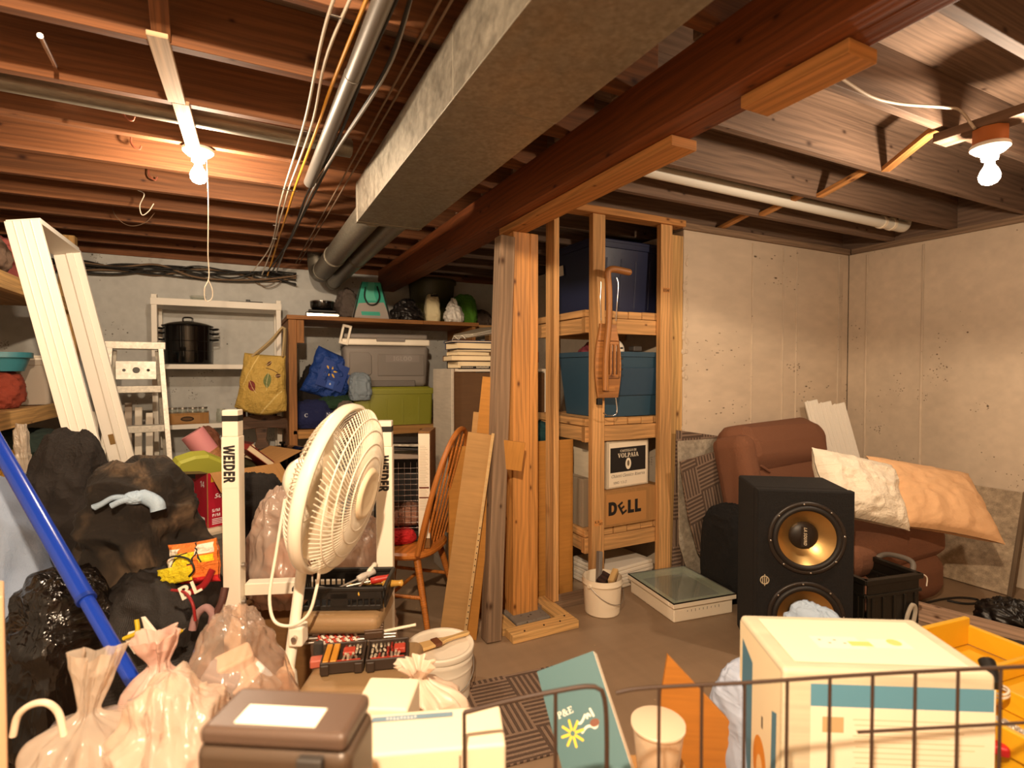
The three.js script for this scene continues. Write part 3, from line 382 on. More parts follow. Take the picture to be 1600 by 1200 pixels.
// white metal shelf against the back wall
{ const t = T('white_shelf', 'white painted shelf unit against the back wall holding the black pot', 'shelf', [0, 0, 0]);
  const x0 = -0.55, x1 = 0.285, zf = -4.5, zb = -4.84;
  for (const x of [x0, x1 - 0.035]) { M(t, 'upright', from([x, 0, zf - 0.05], [x + 0.035, 1.79, zf]), MT.whitePaint); M(t, 'upright', from([x, 0, zb], [x + 0.035, 1.79, zb + 0.05]), MT.whitePaint); }
  for (const y of [0.4, 0.87, 1.30]) { M(t, 'shelf_board', from([x0 + 0.036, y - 0.035, zb + 0.01], [x1 - 0.036, y, zf + 0.004]), MT.whitePaint); }
  M(t, 'shelf_board', from([x0 - 0.004, 1.715, zb + 0.01], [x1 + 0.004, 1.765, zf + 0.006]), MT.whitePaint); }
function canner(name, label, pos, r, h, mat, o = {}) {
  const t = T(name, label, 'pot', pos, o.turn ?? 0); M(t, 'pot_body', lathe([[0, 0], [r * 0.94, 0], [r * 0.98, 0.012], [r, h * 0.5], [r, h], [r * 1.03, h + 0.004], [r * 1.03, h + 0.01], [r * 0.97, h + 0.01], [r * 0.95, 0.02], [0, 0.02]], 56), mat);
  for (const k of [0.35, 0.62]) M(t, 'bead', new THREE.TorusGeometry(r * 1.0, 0.003, 6, 56).rotateX(Math.PI / 2), mat, [0, h * k, 0]);
  const lid = M(t, 'lid', lathe([[0, h + 0.05], [r * 0.3, h + 0.047], [r * 0.8, h + 0.03], [r * 1.05, h + 0.014], [r * 1.06, h + 0.008], [r * 0.98, h + 0.0105], [0, h + 0.0105]], 56), mat);
  M(lid, 'lid_knob', tube([[-0.03, h + 0.045, 0], [-0.028, h + 0.07, 0], [0.028, h + 0.07, 0], [0.03, h + 0.045, 0]], 0.006, 20, 8), mat);
  for (const s of [-1, 1]) for (const k of [0.66, 0.83, 0.96]) M(t, 'handle', tube([[s * r * 0.98, h * k, -0.05], [s * (r + 0.035), h * k + 0.004, -0.035], [s * (r + 0.04), h * k + 0.004, 0], [s * (r + 0.035), h * k + 0.004, 0.035], [s * r * 0.98, h * k, 0.05]], 0.006, 24, 8), mat);
  return t;
}
canner('canning_pot', 'large glossy black enamel canning pot with lid on the white shelf', [-0.342, 1.302, -4.665], 0.16, 0.27, MT.blackGloss, { turn: 0 });
S('glass_dish', 'small clear glass dish on top of the white shelf', 'dish', lathe([[0, 0], [0.045, 0], [0.055, 0.03], [0.056, 0.034], [0.05, 0.032], [0.04, 0.006], [0, 0.006]], 32), MT.jar, [-0.27, 1.7655, -4.6]);
S('clamp', 'small black clip lying on top of the white shelf', 'clip', merge([rbox(0.03, 0.025, 0.04).translate(0, 0.013, 0), rod([0.015, 0.01, 0], [0.1, 0.008, 0.02], 0.005, 0.005, 8), rod([-0.015, 0.008, 0], [-0.13, 0.006, 0.01], 0.004, 0.004, 8)]), MT.black, [0.06, 1.7655, -4.58]);
function mason(label, pos, group) { const t = T('glass_jar', label, 'jar', pos, 0, group); M(t, 'jar_body', lathe([[0, 0], [0.03, 0], [0.034, 0.006], [0.034, 0.07], [0.029, 0.082], [0.029, 0.1], [0.026, 0.1], [0.026, 0.083], [0.031, 0.069], [0.031, 0.009], [0, 0.006]], 28), MT.jar); return t; }
{ const b = T('jar_tray', 'brown cardboard tray of canning jars on the white shelf', 'box', [-0.345, 0.8705, -4.58], 0.05);
  M(b, 'tray_wall', rbox(0.27, 0.08, 0.006).translate(0, 0.04, 0.085), MT.cardboard); M(b, 'tray_wall', rbox(0.27, 0.08, 0.006).translate(0, 0.04, -0.085), MT.cardboard); for (const s of [-1, 1]) M(b, 'tray_wall', rbox(0.006, 0.08, 0.164).translate(s * 0.132, 0.04, 0), MT.cardboard); M(b, 'tray_floor', rbox(0.258, 0.004, 0.164).translate(0, 0.002, 0), MT.cardboard);
  M(b, 'printed_oval', plate(0.16, 0.05), mk('#ffffff', 0.8, { map: canvasTex(256, 80, (g, w, h) => { g.fillStyle = '#b08350'; g.fillRect(0, 0, w, h); g.fillStyle = '#2a1c10'; g.beginPath(); g.ellipse(w / 2, h / 2, w * 0.26, h * 0.36, 0, 0, 7); g.fill(); g.fillStyle = '#6a4a28'; g.beginPath(); g.ellipse(w / 2, h / 2, w * 0.2, h * 0.2, 0, 0, 7); g.fill(); }) }), [0, 0.038, 0.0885]); }
for (let i = 0; i < 4; i++) { mason('canning jar in the cardboard tray, ' + ['at its left end', 'second from its left end', 'third from its left end', 'at its right end'][i], [-0.44 + i * 0.064, 0.875, -4.58]); const lid = scene.children[scene.children.length - 1]; M(lid, 'lid', cyl(0.03, 0.03, 0.012, 24), MT.steel, [0, 0.1065, 0]); }
mason('lone clear glass jar beside the tray of jars', [-0.13, 0.871, -4.58]);
const bottleG = lathe([[0, 0], [0.03, 0], [0.033, 0.005], [0.033, 0.1], [0.03, 0.115], [0.013, 0.14], [0.0125, 0.165], [0.0145, 0.167], [0.0145, 0.178], [0, 0.178]], 24), amber = mp('#3a1608', 0.08, { clearcoat: 1 });
[[0.0, 'at the end nearest the lone jar'], [0.075, 'second along'], [0.15, 'under the yellow bag'], [0.22, 'at the right end']].forEach(([x, l], i) => S('brown_bottle', 'dark brown glass bottle on the white shelf, ' + l, 'bottle', bottleG, amber, [x + 0.005, 0.871, -4.6 + 0.03 * (i % 2)]));

// urn-splat wooden chair behind the boxes
{ const t = T('side_chair', 'old dark wooden chair with an urn shaped back behind the red box', 'chair', [0.155, 0, -4.0], 0.1), w = wood('#6d4c34', 0.6);
  M(t, 'seat', xtr([[-0.2, -0.19], [0.2, -0.19], [0.21, 0.19], [-0.21, 0.19]], 0.03, 0.006).rotateX(-Math.PI / 2), w, [0, 0.38, 0]);
  M(t, 'top_rail', xtr([[-0.2, 0], [-0.17, -0.05], [-0.1, -0.04], [0, -0.03], [0.1, -0.04], [0.17, -0.05], [0.2, 0], [0.15, 0.035], [0.06, 0.06], [-0.06, 0.06], [-0.15, 0.035]], 0.024, 0.004), w, [0, 0.88, -0.25]);
  M(t, 'splat', xtr([[-0.035, 0], [0.035, 0], [0.03, 0.08], [0.06, 0.16], [0.075, 0.25], [0.05, 0.32], [0.03, 0.36], [0.045, 0.47], [-0.045, 0.47], [-0.03, 0.36], [-0.05, 0.32], [-0.075, 0.25], [-0.06, 0.16], [-0.03, 0.08]], 0.016, 0.003), w, [0, 0.4, -0.22], [-0.06, 0, 0]);
  for (const s of [-1, 1]) { M(t, 'stile', tube([[s * 0.18, 0.39, -0.18], [s * 0.17, 0.6, -0.2], [s * 0.185, 0.75, -0.22], [s * 0.17, 0.87, -0.24]], 0.016, 20, 10), w); M(t, 'leg', rod([s * 0.17, 0.385, 0.15], [s * 0.19, 0, 0.18], 0.018, 0.014), w); M(t, 'leg', rod([s * 0.17, 0.385, -0.16], [s * 0.19, 0, -0.2], 0.018, 0.014), w); }
  M(t, 'stretcher', rod([-0.18, 0.17, 0.165], [0.18, 0.17, 0.165], 0.011), w); }

// brown shelf unit under the pipes
{ const t = T('brown_shelf', 'brown wooden shelf unit under the round pipes with the cooler inside', 'shelf'), w = wood('#a06a35', 0.7);
  M(t, 'upright', from([0.305, 0, -4.14], [0.36, 1.615, -4.1]), w); M(t, 'side_panel', from([0.305, 0, -4.7], [0.33, 1.615, -4.142]), w); M(t, 'bracket', from([0.361, 1.45, -4.13], [0.41, 1.615, -4.105]), w); M(t, 'upright', from([1.70, 0, -4.7], [1.73, 1.615, -4.1]), w);
  M(t, 'top_board', from([0.295, 1.616, -4.72], [1.28, 1.645, -4.08]), w); M(t, 'top_board', from([1.282, 1.616, -4.72], [1.75, 1.645, -4.08]), w);
  M(t, 'shelf_board', from([0.331, 0.80, -4.7], [1.699, 0.83, -4.1]), w); M(t, 'front_rail', from([0.361, 0.77, -4.099], [1.699, 0.832, -4.08]), wood('#bd8a4c')); }
{ const t = T('kitchen_scale', 'silver and black kitchen scale on the brown shelf', 'scale', [0.56, 1.646, -4.3], -0.1); M(t, 'body', bbox(0.24, 0.04, 0.2, 0.012, 2), MT.chrome); M(t, 'band', bbox(0.2, 0.02, 0.17, 0.008), MT.black, [0, 0.04, 0]); M(t, 'bowl', lathe([[0, 0.062], [0.07, 0.062], [0.085, 0.08], [0.088, 0.125], [0.084, 0.125], [0.08, 0.085], [0, 0.07]], 36), MT.blackGloss); M(t, 'rim', new THREE.TorusGeometry(0.086, 0.004, 8, 36).rotateX(Math.PI / 2), MT.chrome, [0, 0.126, 0]); }
{ // teal shopping bag: tapered, dark piping, dark handles
  const t = T('teal_bag', 'teal and grey reusable bag with black handles on the brown shelf', 'bag', [0.93, 1.646, -4.33], -0.15);
  const face = mk('#ffffff', 0.7, { map: canvasTex(256, 256, (g, w, h) => { g.fillStyle = '#2f9d86'; g.fillRect(0, 0, w, h); g.fillStyle = '#56b69d'; g.beginPath(); g.moveTo(90, 0); g.lineTo(170, 0); g.lineTo(185, 130); g.lineTo(80, 130); g.fill(); g.fillStyle = '#9d938b'; g.beginPath(); g.moveTo(20, 150); g.lineTo(236, 140); g.lineTo(256, 256); g.lineTo(0, 256); g.fill(); g.fillStyle = '#3aa38d'; g.fillRect(60, 205, 130, 26); g.fillStyle = '#2b2626'; g.fillRect(0, 0, 10, h); g.fillRect(w - 10, 0, 10, h); }) });
  const g = new RoundedBoxGeometry(0.3, 0.31, 0.2, 6, 0.03), p = g.attributes.position; for (let i = 0; i < p.count; i++) { const k = (p.getY(i) + 0.155) / 0.31, q = 1 - 0.5 * k; p.setX(i, p.getX(i) * q + 0.01 * (n3(p.getX(i) * 20, k * 8, 1) - 0.5)); p.setZ(i, p.getZ(i) * (1 - 0.65 * k) + 0.012 * (ridge(p.getX(i) * 12, k * 5, 2, 4) - 0.5)); } g.computeVertexNormals();
  M(t, 'bag_body', g.translate(0, 0.155, 0), face); for (const s of [1, -1]) M(t, 'handle', tube([[-0.045, 0.26, s * 0.045], [-0.05, 0.17, s * 0.08], [-0.02, 0.12, s * 0.095], [0.03, 0.125, s * 0.095], [0.06, 0.18, s * 0.078], [0.045, 0.27, s * 0.045]], 0.006, 30, 6), MT.wireBlack); }
S('grey_bag', 'slumped dark grey bag behind the teal bag', 'bag', blob(0.26, 0.26, 0.2, { seed: 22, top: 0.6 }), cloth('#5c5049'), [0.78, 1.646, -4.52]);
S('black_bag', 'crumpled black plastic bag beside the teal bag', 'bag', blob(0.24, 0.17, 0.25, { seed: 24, amp: 0.12, top: 0.6 }), mk('#1f1b1a', 0.35, { bumpMap: crumpleBump, bumpScale: 0.006 }), [1.2, 1.646, -4.3]);
{ const pr = mk('#ffffff', 0.7, { map: canvasTex(128, 128, (g, w, h) => { g.fillStyle = '#d3c69f'; g.fillRect(0, 0, w, h); g.fillStyle = '#1a1613'; for (let j = 0; j < 2; j++) for (let i = 0; i < 4; i++) if ((i + j) % 3 !== 2) g.fillRect(50 + i * 18, 52 + j * 18, 13, 13); g.fillRect(30, 92, 80, 6); }) });
  S('food_bag', 'cream paper bag printed with small dark squares on the brown shelf', 'bag', blob(0.2, 0.24, 0.12, { seed: 26, e: 0.5, amp: 0.03, top: 0.85 }), pr, [1.43, 1.646, -4.32], [0, -0.2, 0]); }
S('white_bag', 'white crumpled plastic bag between the cream bag and the green bag', 'bag', blob(0.16, 0.2, 0.16, { seed: 28, top: 0.3, amp: 0.1 }), mk('#d9d3ca', 0.4, { bumpMap: crumpleBump, bumpScale: 0.006 }), [1.56, 1.646, -4.16]);
{ const t = T('green_bag', 'bright green reusable bag near the end of the brown shelf', 'bag', [1.72, 1.646, -4.35], -0.2); M(t, 'bag_body', blob(0.26, 0.25, 0.2, { seed: 30, e: 0.5, amp: 0.03, top: 0.85 }), cloth('#4b7d1e')); }
S('dark_tub', 'dark olive plastic tub behind the green bag, up in the shade', 'tub', lathe([[0, 0], [0.17, 0], [0.2, 0.36], [0.215, 0.37], [0.215, 0.4], [0.19, 0.4], [0.16, 0.02], [0, 0.02]], 36), plastic('#3e3b1c', 0.5), [1.52, 1.646, -4.6]);
S('grey_pouch', 'slumped grey pouch at the end of the brown shelf beside the weathered timber', 'bag', blob(0.2, 0.14, 0.2, { seed: 32, top: 0.8 }), cloth('#5e4f44'), [1.92, 1.646, -4.45]);
S('plain_board', 'plain brown board carrying the grey pouch beside the shelf unit', 'board', from([1.752, 1.615, -4.7], [2.1, 1.645, -4.25]), MT.shelfWood);
S('plain_post', 'plain brown post under the board beside the shelf unit', 'post', from([2.03, 0, -4.6], [2.09, 1.614, -4.5]), MT.shelfWood);

// inside the brown shelf
{ // cooler
  const P = [1.044, 1.097, -4.006], t = T('cooler', 'large grey picnic cooler with a white lid band and handle', 'cooler', [P[0], 1.1285, -4.38], -0.12), gry = plastic('#827a73', 0.5), w = 0.66, h = 0.32, d = 0.38;
  const g = new RoundedBoxGeometry(w, h, d, 4, 0.035), p = g.attributes.position; for (let i = 0; i < p.count; i++) { const k = 0.94 + 0.06 * (p.getY(i) / h + 0.5); p.setX(i, p.getX(i) * k); p.setZ(i, p.getZ(i) * k); } g.computeVertexNormals();
  const tubm = M(t, 'tub', g.translate(0, h / 2, 0), gry);
  M(tubm, 'side_panel', xtr([[-0.09, -0.09], [0.06, -0.09], [0.075, -0.075], [0.075, 0.06], [0.05, 0.09], [-0.09, 0.09]], 0.012, 0.004), plastic('#787069', 0.5), [-0.19, 0.18, d / 2 - 0.012]);
  M(tubm, 'front_panel', rbox(0.36, 0.17, 0.012, 0.005), plastic('#787069', 0.5), [0.11, 0.17, d / 2 - 0.006]);
  M(tubm, 'front_foot', rbox(0.4, 0.05, 0.014, 0.006), plastic('#6b645e', 0.5), [0.02, 0.026, d / 2 - 0.012]);
  M(tubm, 'brand_lettering', plate(0.26, 0.055), mk('#ffffff', 0.5, { map: canvasTex(256, 54, (g2, W, H) => { g2.fillStyle = '#837a74'; g2.fillRect(0, 0, W, H); g2.fillStyle = '#978f89'; g2.font = 'bold 46px sans-serif'; g2.textAlign = 'center'; g2.fillText('IGLOO', W / 2, 43); }) }), [0.12, 0.22, d / 2 + 0.0012]);
  M(t, 'lid_band', bbox(w + 0.012, 0.05, d + 0.01, 0.012, 2), MT.whitePlastic, [0, h + 0.001, 0]); const lid = M(t, 'lid', bbox(w - 0.02, 0.04, d - 0.02, 0.014, 2), gry, [0, h + 0.051, 0]); M(lid, 'lid_tab', rbox(0.22, 0.03, 0.02, 0.005), gry, [0.03, -0.006, d / 2 + 0.004]);
  const hg = xtr([[-0.035, -0.075], [0.035, -0.075], [0.035, 0.075], [-0.035, 0.075]], 0.018, 0.003, [[[-0.018, -0.055], [-0.018, 0.055], [0.018, 0.055], [0.018, -0.055]]]);
  M(t, 'handle', hg, MT.whitePlastic, [-w / 2 + 0.02, h + 0.078, d / 2 - 0.005], [0, 0.1, -0.22]); }
tote('green_tote', 'olive green storage tote under the cooler', 0.64, 0.27, 0.42, [[1.08, 0.915, -3.982][0], 0.831, -4.36], -0.05, plastic('#8c8c2e', 0.45), plastic('#95952f', 0.45), { taper: 0.94 });
const starTex = canvasTex(256, 256, (g, w, h) => { g.fillStyle = '#1d3f8f'; g.fillRect(0, 0, w, h); g.translate(96, 96); g.fillStyle = '#e9b62c'; for (let i = 0; i < 6; i++) { g.save(); g.rotate(i * Math.PI / 3 + 0.2); g.beginPath(); g.ellipse(0, -46, 8, 22, 0, 0, 7); g.fill(); g.restore(); } g.fillStyle = '#355cb5'; g.fillRect(0, 80, 70, 70); g.fillStyle = '#e7ebf5'; g.font = 'bold 26px sans-serif'; g.fillText('&', 24, 122); });
{ const P = [0.588, 1.203, -4.182], t = T('blue_bag', 'royal blue shopping bag with a yellow spark on the brown shelf', 'bag', [0.62, 1.05, -4.3], 0.1); M(t, 'bag_body', pillow(0.34, 0.36, 0.16, 4, 0.03, 0.03), mk('#1f428f', 0.6, { bumpMap: crumpleBump, bumpScale: 0.006 }), [0, 0.16, 0], [0, 0, -0.4]);
  M(t, 'printed_panel', plate(0.2, 0.2), mk('#ffffff', 0.6, { map: starTex }), [-0.01, 0.165, 0.088], [-0.03, 0, -0.35]); }
S('dark_bag', 'black bag slumped against the brown shelf upright', 'bag', blob(0.2, 0.34, 0.3, { seed: 35, top: 0.4, sag: 0.05 }), MT.blackCloth, [0.49, 0.945, -4.36]);
S('green_cloth', 'dark green cloth tucked under the blue bag', 'cloth', blob(0.36, 0.12, 0.3, { seed: 36 }), cloth('#24402a'), [0.66, 0.945, -4.35]);
{ const t = T('navy_bag', 'navy cloth bag with pale letters on the brown shelf', 'bag', [0.48, 0.8325, -4.28], 0.05); M(t, 'bag_body', blob(0.26, 0.2, 0.24, { seed: 38, e: 0.5, amp: 0.03 }), cloth('#1c2350'));
  M(t, 'lettering', plate(0.22, 0.055), mk('#ffffff', 0.8, { map: canvasTex(256, 64, (g, w, h) => { g.fillStyle = '#1c2350'; g.fillRect(0, 0, w, h); g.fillStyle = '#cdd3de'; g.font = 'bold 44px serif'; g.fillText('C', 20, 48); g.fillText('A', 108, 48); g.fillText('N', 196, 48); g.fillStyle = '#3f6b3a'; g.beginPath(); g.arc(160, 34, 16, 0, 7); g.fill(); }) }), [0.015, 0.1, 0.135]); }
S('grey_hat', 'grey cloth hat shaped bundle in front of the green tote', 'hat', blob(0.32, 0.2, 0.22, { seed: 40, top: 0.5 }), cloth('#6f6159'), [0.71, 0.8325, -4.12 - 0.1]);
S('pale_cloth', 'pale blue folded cloth against the side of the cooler', 'cloth', blob(0.13, 0.2, 0.14, { seed: 41, e: 0.5 }), cloth('#8b98a3'), [0.81, 1.03, -4.18]);
{ // yellow leaf bag hanging
  const P = [0.149, 1.175, -4.088], t = T('yellow_bag', 'mustard yellow reusable bag printed with leaves hanging from the brown shelf', 'bag', [P[0] - 0.01, 0.99, -4.03], -0.25);
  const art = canvasTex(512, 512, (g, w, h) => { g.fillStyle = '#c0a050'; g.fillRect(0, 0, w, h); const leaf = (x, y, a, s, c) => { g.save(); g.translate(x, y); g.rotate(a); g.fillStyle = c; g.beginPath(); g.moveTo(0, -s); g.quadraticCurveTo(s * 1.15, 0, 0, s); g.quadraticCurveTo(-s * 1.15, 0, 0, -s); g.fill(); g.strokeStyle = '#e7d39a'; g.lineWidth = 4; g.beginPath(); g.moveTo(0, -s); g.lineTo(0, s * 1.3); g.stroke(); g.restore(); }; leaf(330, 240, 0.1, 74, '#6f7a4a'); leaf(165, 300, -0.7, 64, '#7c2f2a'); leaf(335, 80, 0.9, 34, '#5a3420'); leaf(440, 190, 1.4, 34, '#5a3420'); g.strokeStyle = '#5a4520'; g.lineWidth = 7; g.beginPath(); g.moveTo(310, 125); g.quadraticCurveTo(380, 130, 440, 165); g.stroke(); g.strokeStyle = '#dcc27a'; g.lineWidth = 12; g.beginPath(); g.moveTo(60, 300); g.lineTo(200, 0); g.stroke(); g.beginPath(); g.moveTo(250, 512); g.lineTo(480, 330); g.stroke(); });
  const g = pillow(0.3, 0.37, 0.14, 8, 0.012, 0.02); { const q = g.attributes.position; for (let i = 0; i < q.count; i++) { const k = 0.5 - q.getY(i) / 0.37; q.setX(i, q.getX(i) * (0.86 + 0.24 * k)); if (k > 0.7) q.setY(i, q.getY(i) - (k - 0.7) * 0.16 * Math.cos(q.getX(i) / 0.15 * 1.4)); } g.computeVertexNormals(); } M(t, 'bag_body', g, mk('#ffffff', 0.75, { map: art, bumpMap: crumpleBump, bumpScale: 0.005 }), [0, 0.19, 0], [0, 0, -0.08]);
  for (const z of [0.035, -0.035]) M(t, 'handle', tube([[-0.06, 0.36, z], [0.05, 0.46, z], [0.135, 0.56, z * 0.4], [0.14, 0.55, z * 0.4], [0.13, 0.36, z]], 0.008, 40, 6), cloth('#c9b184')); }
S('bag_hook', 'small nail hook on the brown shelf upright holding the yellow bag', 'hook', tube([[0.303, 1.54, -4.12], [0.28, 1.535, -4.09], [0.262, 1.53, -4.06], [0.262, 1.55, -4.045]], 0.004, 16, 6), MT.steel);

// boxes in front of the white shelf
const redArt = (side) => canvasTex(512, 400, (g, w, h) => { g.fillStyle = '#b3122e'; g.fillRect(0, 0, w, h); g.fillStyle = '#d8b02c'; g.fillRect(20, 24, 50, 44); g.fillStyle = '#fff'; g.textBaseline = 'alphabetic';
  if (side) { g.font = 'bold 40px sans-serif'; g.fillStyle = '#e9a7ad'; for (let i = 0; i < 8; i++) g.fillRect(150 + i * 20, 128 + (i * 7) % 8, 12, 24); for (let i = 0; i < 6; i++) g.fillRect(170 + i * 16, 176, 9, 12); g.font = 'bold 38px sans-serif'; g.fillText('Underwear', 150, 240); g.fillStyle = '#222'; g.fillRect(180, 24, 140, 40); g.fillStyle = '#fff'; g.font = 'bold 64px sans-serif'; g.fillText('14', 400, 110); g.fillRect(410, 330, 60, 60); g.fillStyle = '#e9dcc6'; g.fillRect(170, 300, 90, 90); g.fillStyle = '#d8b02c'; g.fillRect(240, 300, 90, 50); }
  else { g.font = 'italic bold 40px sans-serif'; g.fillText('UNDERWEAR', 120, 120); g.font = 'italic bold 46px sans-serif'; g.fillText('Sous-vêtements', 40, 190); g.font = 'bold 30px sans-serif'; g.fillText('S/M', 24, 290); g.fillText('P/M', 24, 325); g.font = '18px sans-serif'; for (let i = 0; i < 4; i++) g.fillRect(24, 340 + i * 12, 130, 5); g.fillStyle = '#efdcc4'; g.beginPath(); g.ellipse(270, 300, 60, 46, 0, 0, 7); g.fill(); g.fillStyle = '#e3c9a6'; g.beginPath(); g.ellipse(390, 300, 50, 60, 0, 0, 7); g.fill(); } });
const RB = [-0.058, 0.492, -3.208];
{ const t = T('red_box', 'open red carton printed sous-vêtements full of odds and ends', 'box', RB, 0.461), w = 0.36, h = 0.265, d = 0.33, th = 0.005, red = card('#b3122e');
  M(t, 'front_wall', rbox(w, h, th).translate(0, h / 2, d / 2), MT.cardboard); M(t, 'side_wall', rbox(th, h, d - th).translate(-w / 2, h / 2, 0), MT.cardboard); M(t, 'side_wall', rbox(th, h, d - th).translate(w / 2, h / 2, 0), MT.cardboard); M(t, 'rear_wall', rbox(w, h, th).translate(0, h / 2, -d / 2), MT.cardboard); M(t, 'bottom', rbox(w - 0.01, th, d - 0.01).translate(0, th / 2, 0), MT.cardboard);
  M(t, 'printed_front', plate(w, h), mk('#ffffff', 0.5, { map: redArt(0) }), [0, h / 2, d / 2 + 0.0035]); M(t, 'printed_side', plate(d, h), mk('#ffffff', 0.5, { map: redArt(1) }), [-w / 2 - 0.0035, h / 2, 0], [0, -Math.PI / 2, 0]);
  M(t, 'flap', rbox(w, th, 0.14).translate(0, 0, 0.07), MT.cardboard, [0.01, h, d / 2], [0.62, 0, 0]); M(t, 'flap', rbox(0.15, th, d).translate(-0.075, 0, 0), card('#6f5a2c'), [-w / 2, h, 0], [0, 0, -0.12]); M(t, 'flap', rbox(0.15, th, d).translate(0.075, 0, 0), MT.cardboard, [w / 2, h, 0], [0, 0, 0.35]); }
tote('grey_tote', 'grey storage tote with a pale rim under the red carton', 0.46, 0.465, 0.42, [RB[0], 0, RB[2]], 0.461, plastic('#6d655c', 0.5), plastic('#c9b79d', 0.5));
{ const t = T('pink_roll', 'rolled pink paper with a banded label sticking up from the red carton', 'roll', [RB[0] - 0.02, RB[1] + 0.02, RB[2] - 0.02], 0.3), a = [0.06, 0.09, 0.02], b = [-0.14, 0.42, -0.04]; M(t, 'roll', rod(a, b, 0.055, 0.058, 28), mk('#c47f84', 0.6)); M(t, 'band', rod([mix(a[0], b[0], 0.42), mix(a[1], b[1], 0.42), mix(a[2], b[2], 0.42)], [mix(a[0], b[0], 0.68), mix(a[1], b[1], 0.68), mix(a[2], b[2], 0.68)], 0.058, 0.06, 28), mk('#c98c58', 0.5, { map: speckTex })); }
S('foam_piece', 'lime green curved foam piece poking out of the red carton', 'foam', xtr([[-0.17, 0], [-0.13, 0.05], [-0.06, 0.06], [0, 0.05], [0.05, 0.01], [0.12, -0.04], [0.17, -0.09], [0.13, -0.12], [0.06, -0.1], [-0.04, -0.04], [-0.12, -0.02]], 0.09, 0.012), plastic('#a4a63c', 0.6), [RB[0] - 0.11, RB[1] + 0.315, RB[2] + 0.07], [0.25, 0.35, 0.05]);
S('brown_bag', 'brown paper bag behind the pink roll in the red carton', 'bag', blob(0.2, 0.34, 0.14, { seed: 44, e: 0.6, top: 0.7 }), card('#6b3b22'), [RB[0] - 0.06, RB[1] + 0.12, RB[2] - 0.11], [0, 0.4, 0.2]);
S('yellow_package', 'yellow and black small package between the lime foam and the flap', 'package', rbox(0.13, 0.022, 0.08), mk('#ffffff', 0.5, { map: canvasTex(128, 64, (g, w, h) => { g.fillStyle = '#d8b45c'; g.fillRect(0, 0, w, h); g.fillStyle = '#2d2a16'; g.fillRect(0, 30, 90, 34); g.fillStyle = '#d06a2c'; g.fillRect(30, 36, 30, 18); }) }), [RB[0] + 0.06, RB[1] + 0.285, RB[2] + 0.09], [0.4, 0.4, -0.5]);
[['#4a1713', 0.02, 0.31, -0.05, 0.5, 'dark red hardback book standing tilted in the red carton'], ['#7b1f18', 0.13, 0.3, 0.0, -0.7, 'brighter red book leaning against the carton flap'], ['#3b120f', 0.09, 0.29, -0.09, -0.45, 'maroon book with pale page edges at the rear of the carton']].forEach(([c, x, y, z, r, l], i) => { const b = T('book', l, 'book', [RB[0] + x, RB[1] + y, RB[2] + z], 0.46); b.rotation.z = r; M(b, 'cover', merge([rbox(0.2, 0.004, 0.14).translate(0, 0.016, 0), rbox(0.2, 0.004, 0.14).translate(0, -0.016, 0), rbox(0.004, 0.034, 0.14).translate(-0.1, 0, 0)]), mk(c, 0.5)); M(b, 'pages', rbox(0.19, 0.027, 0.132), mk('#d9c7a6', 0.9)); });
{ const t = T('black_stockpot', 'speckled black stockpot with a wide rim on a cardboard box', 'pot', [0.225, 0.562, -3.55]); const m = mk('#141110', 0.2, { map: speckTex }); M(t, 'pot_body', lathe([[0, 0], [0.105, 0], [0.12, 0.02], [0.125, 0.19], [0.14, 0.2], [0.155, 0.206], [0.155, 0.212], [0.135, 0.212], [0.12, 0.19], [0.11, 0.03], [0, 0.02]], 48), MT.blackGloss); M(t, 'lid', lathe([[0, 0.236], [0.05, 0.234], [0.11, 0.224], [0.145, 0.2135], [0, 0.2135]], 48), MT.blackGloss); M(t, 'lid_knob', lathe([[0, 0.236], [0.008, 0.236], [0.008, 0.246], [0.018, 0.25], [0.018, 0.26], [0, 0.262]], 20), MT.blackGloss); }
{ const t = T('cardboard_box', 'plain cardboard box with folded flaps under the black stockpot', 'box', [0.23, 0, -3.55], -0.35); M(t, 'carton', bbox(0.32, 0.555, 0.32), MT.cardboard); M(t, 'flap', rbox(0.155, 0.004, 0.32), MT.cardboard, [-0.08, 0.558, 0]); M(t, 'flap', rbox(0.155, 0.004, 0.32), MT.cardboard, [0.08, 0.558, 0]); }

// ================================================================ middle: cabinet, boards, rack contents
{ const t = T('cabinet', 'tall white sided cabinet with a dark brown back standing behind the post', 'cabinet', [1.45, 0, -3.2]), w = 0.66, h = 1.265, d = 0.34;
  M(t, 'side_panel', bbox(0.018, h, d), mk('#d9cdbb', 0.6, { map: boardTex }), [-w / 2 + 0.009, 0, 0]); M(t, 'side_panel', bbox(0.018, h, d), mk('#d9cdbb', 0.6), [w / 2 - 0.009, 0, 0]); M(t, 'back_panel', bbox(w - 0.037, h - 0.03, 0.008), MT.brownBoard, [0, 0.006, d / 2 - 0.005]); M(t, 'top_panel', rbox(w - 0.037, 0.018, d - 0.01), mk('#d9cdbb', 0.6), [0, h - 0.0095, -0.004]); M(t, 'bottom_panel', rbox(w - 0.037, 0.018, d - 0.02), mk('#d9cdbb', 0.6), [0, 0.05, -0.006]);
  M(t, 'edge_tape', bbox(0.004, h, 0.004), MT.brownBoard, [-w / 2 + 0.02, 0, d / 2]); }
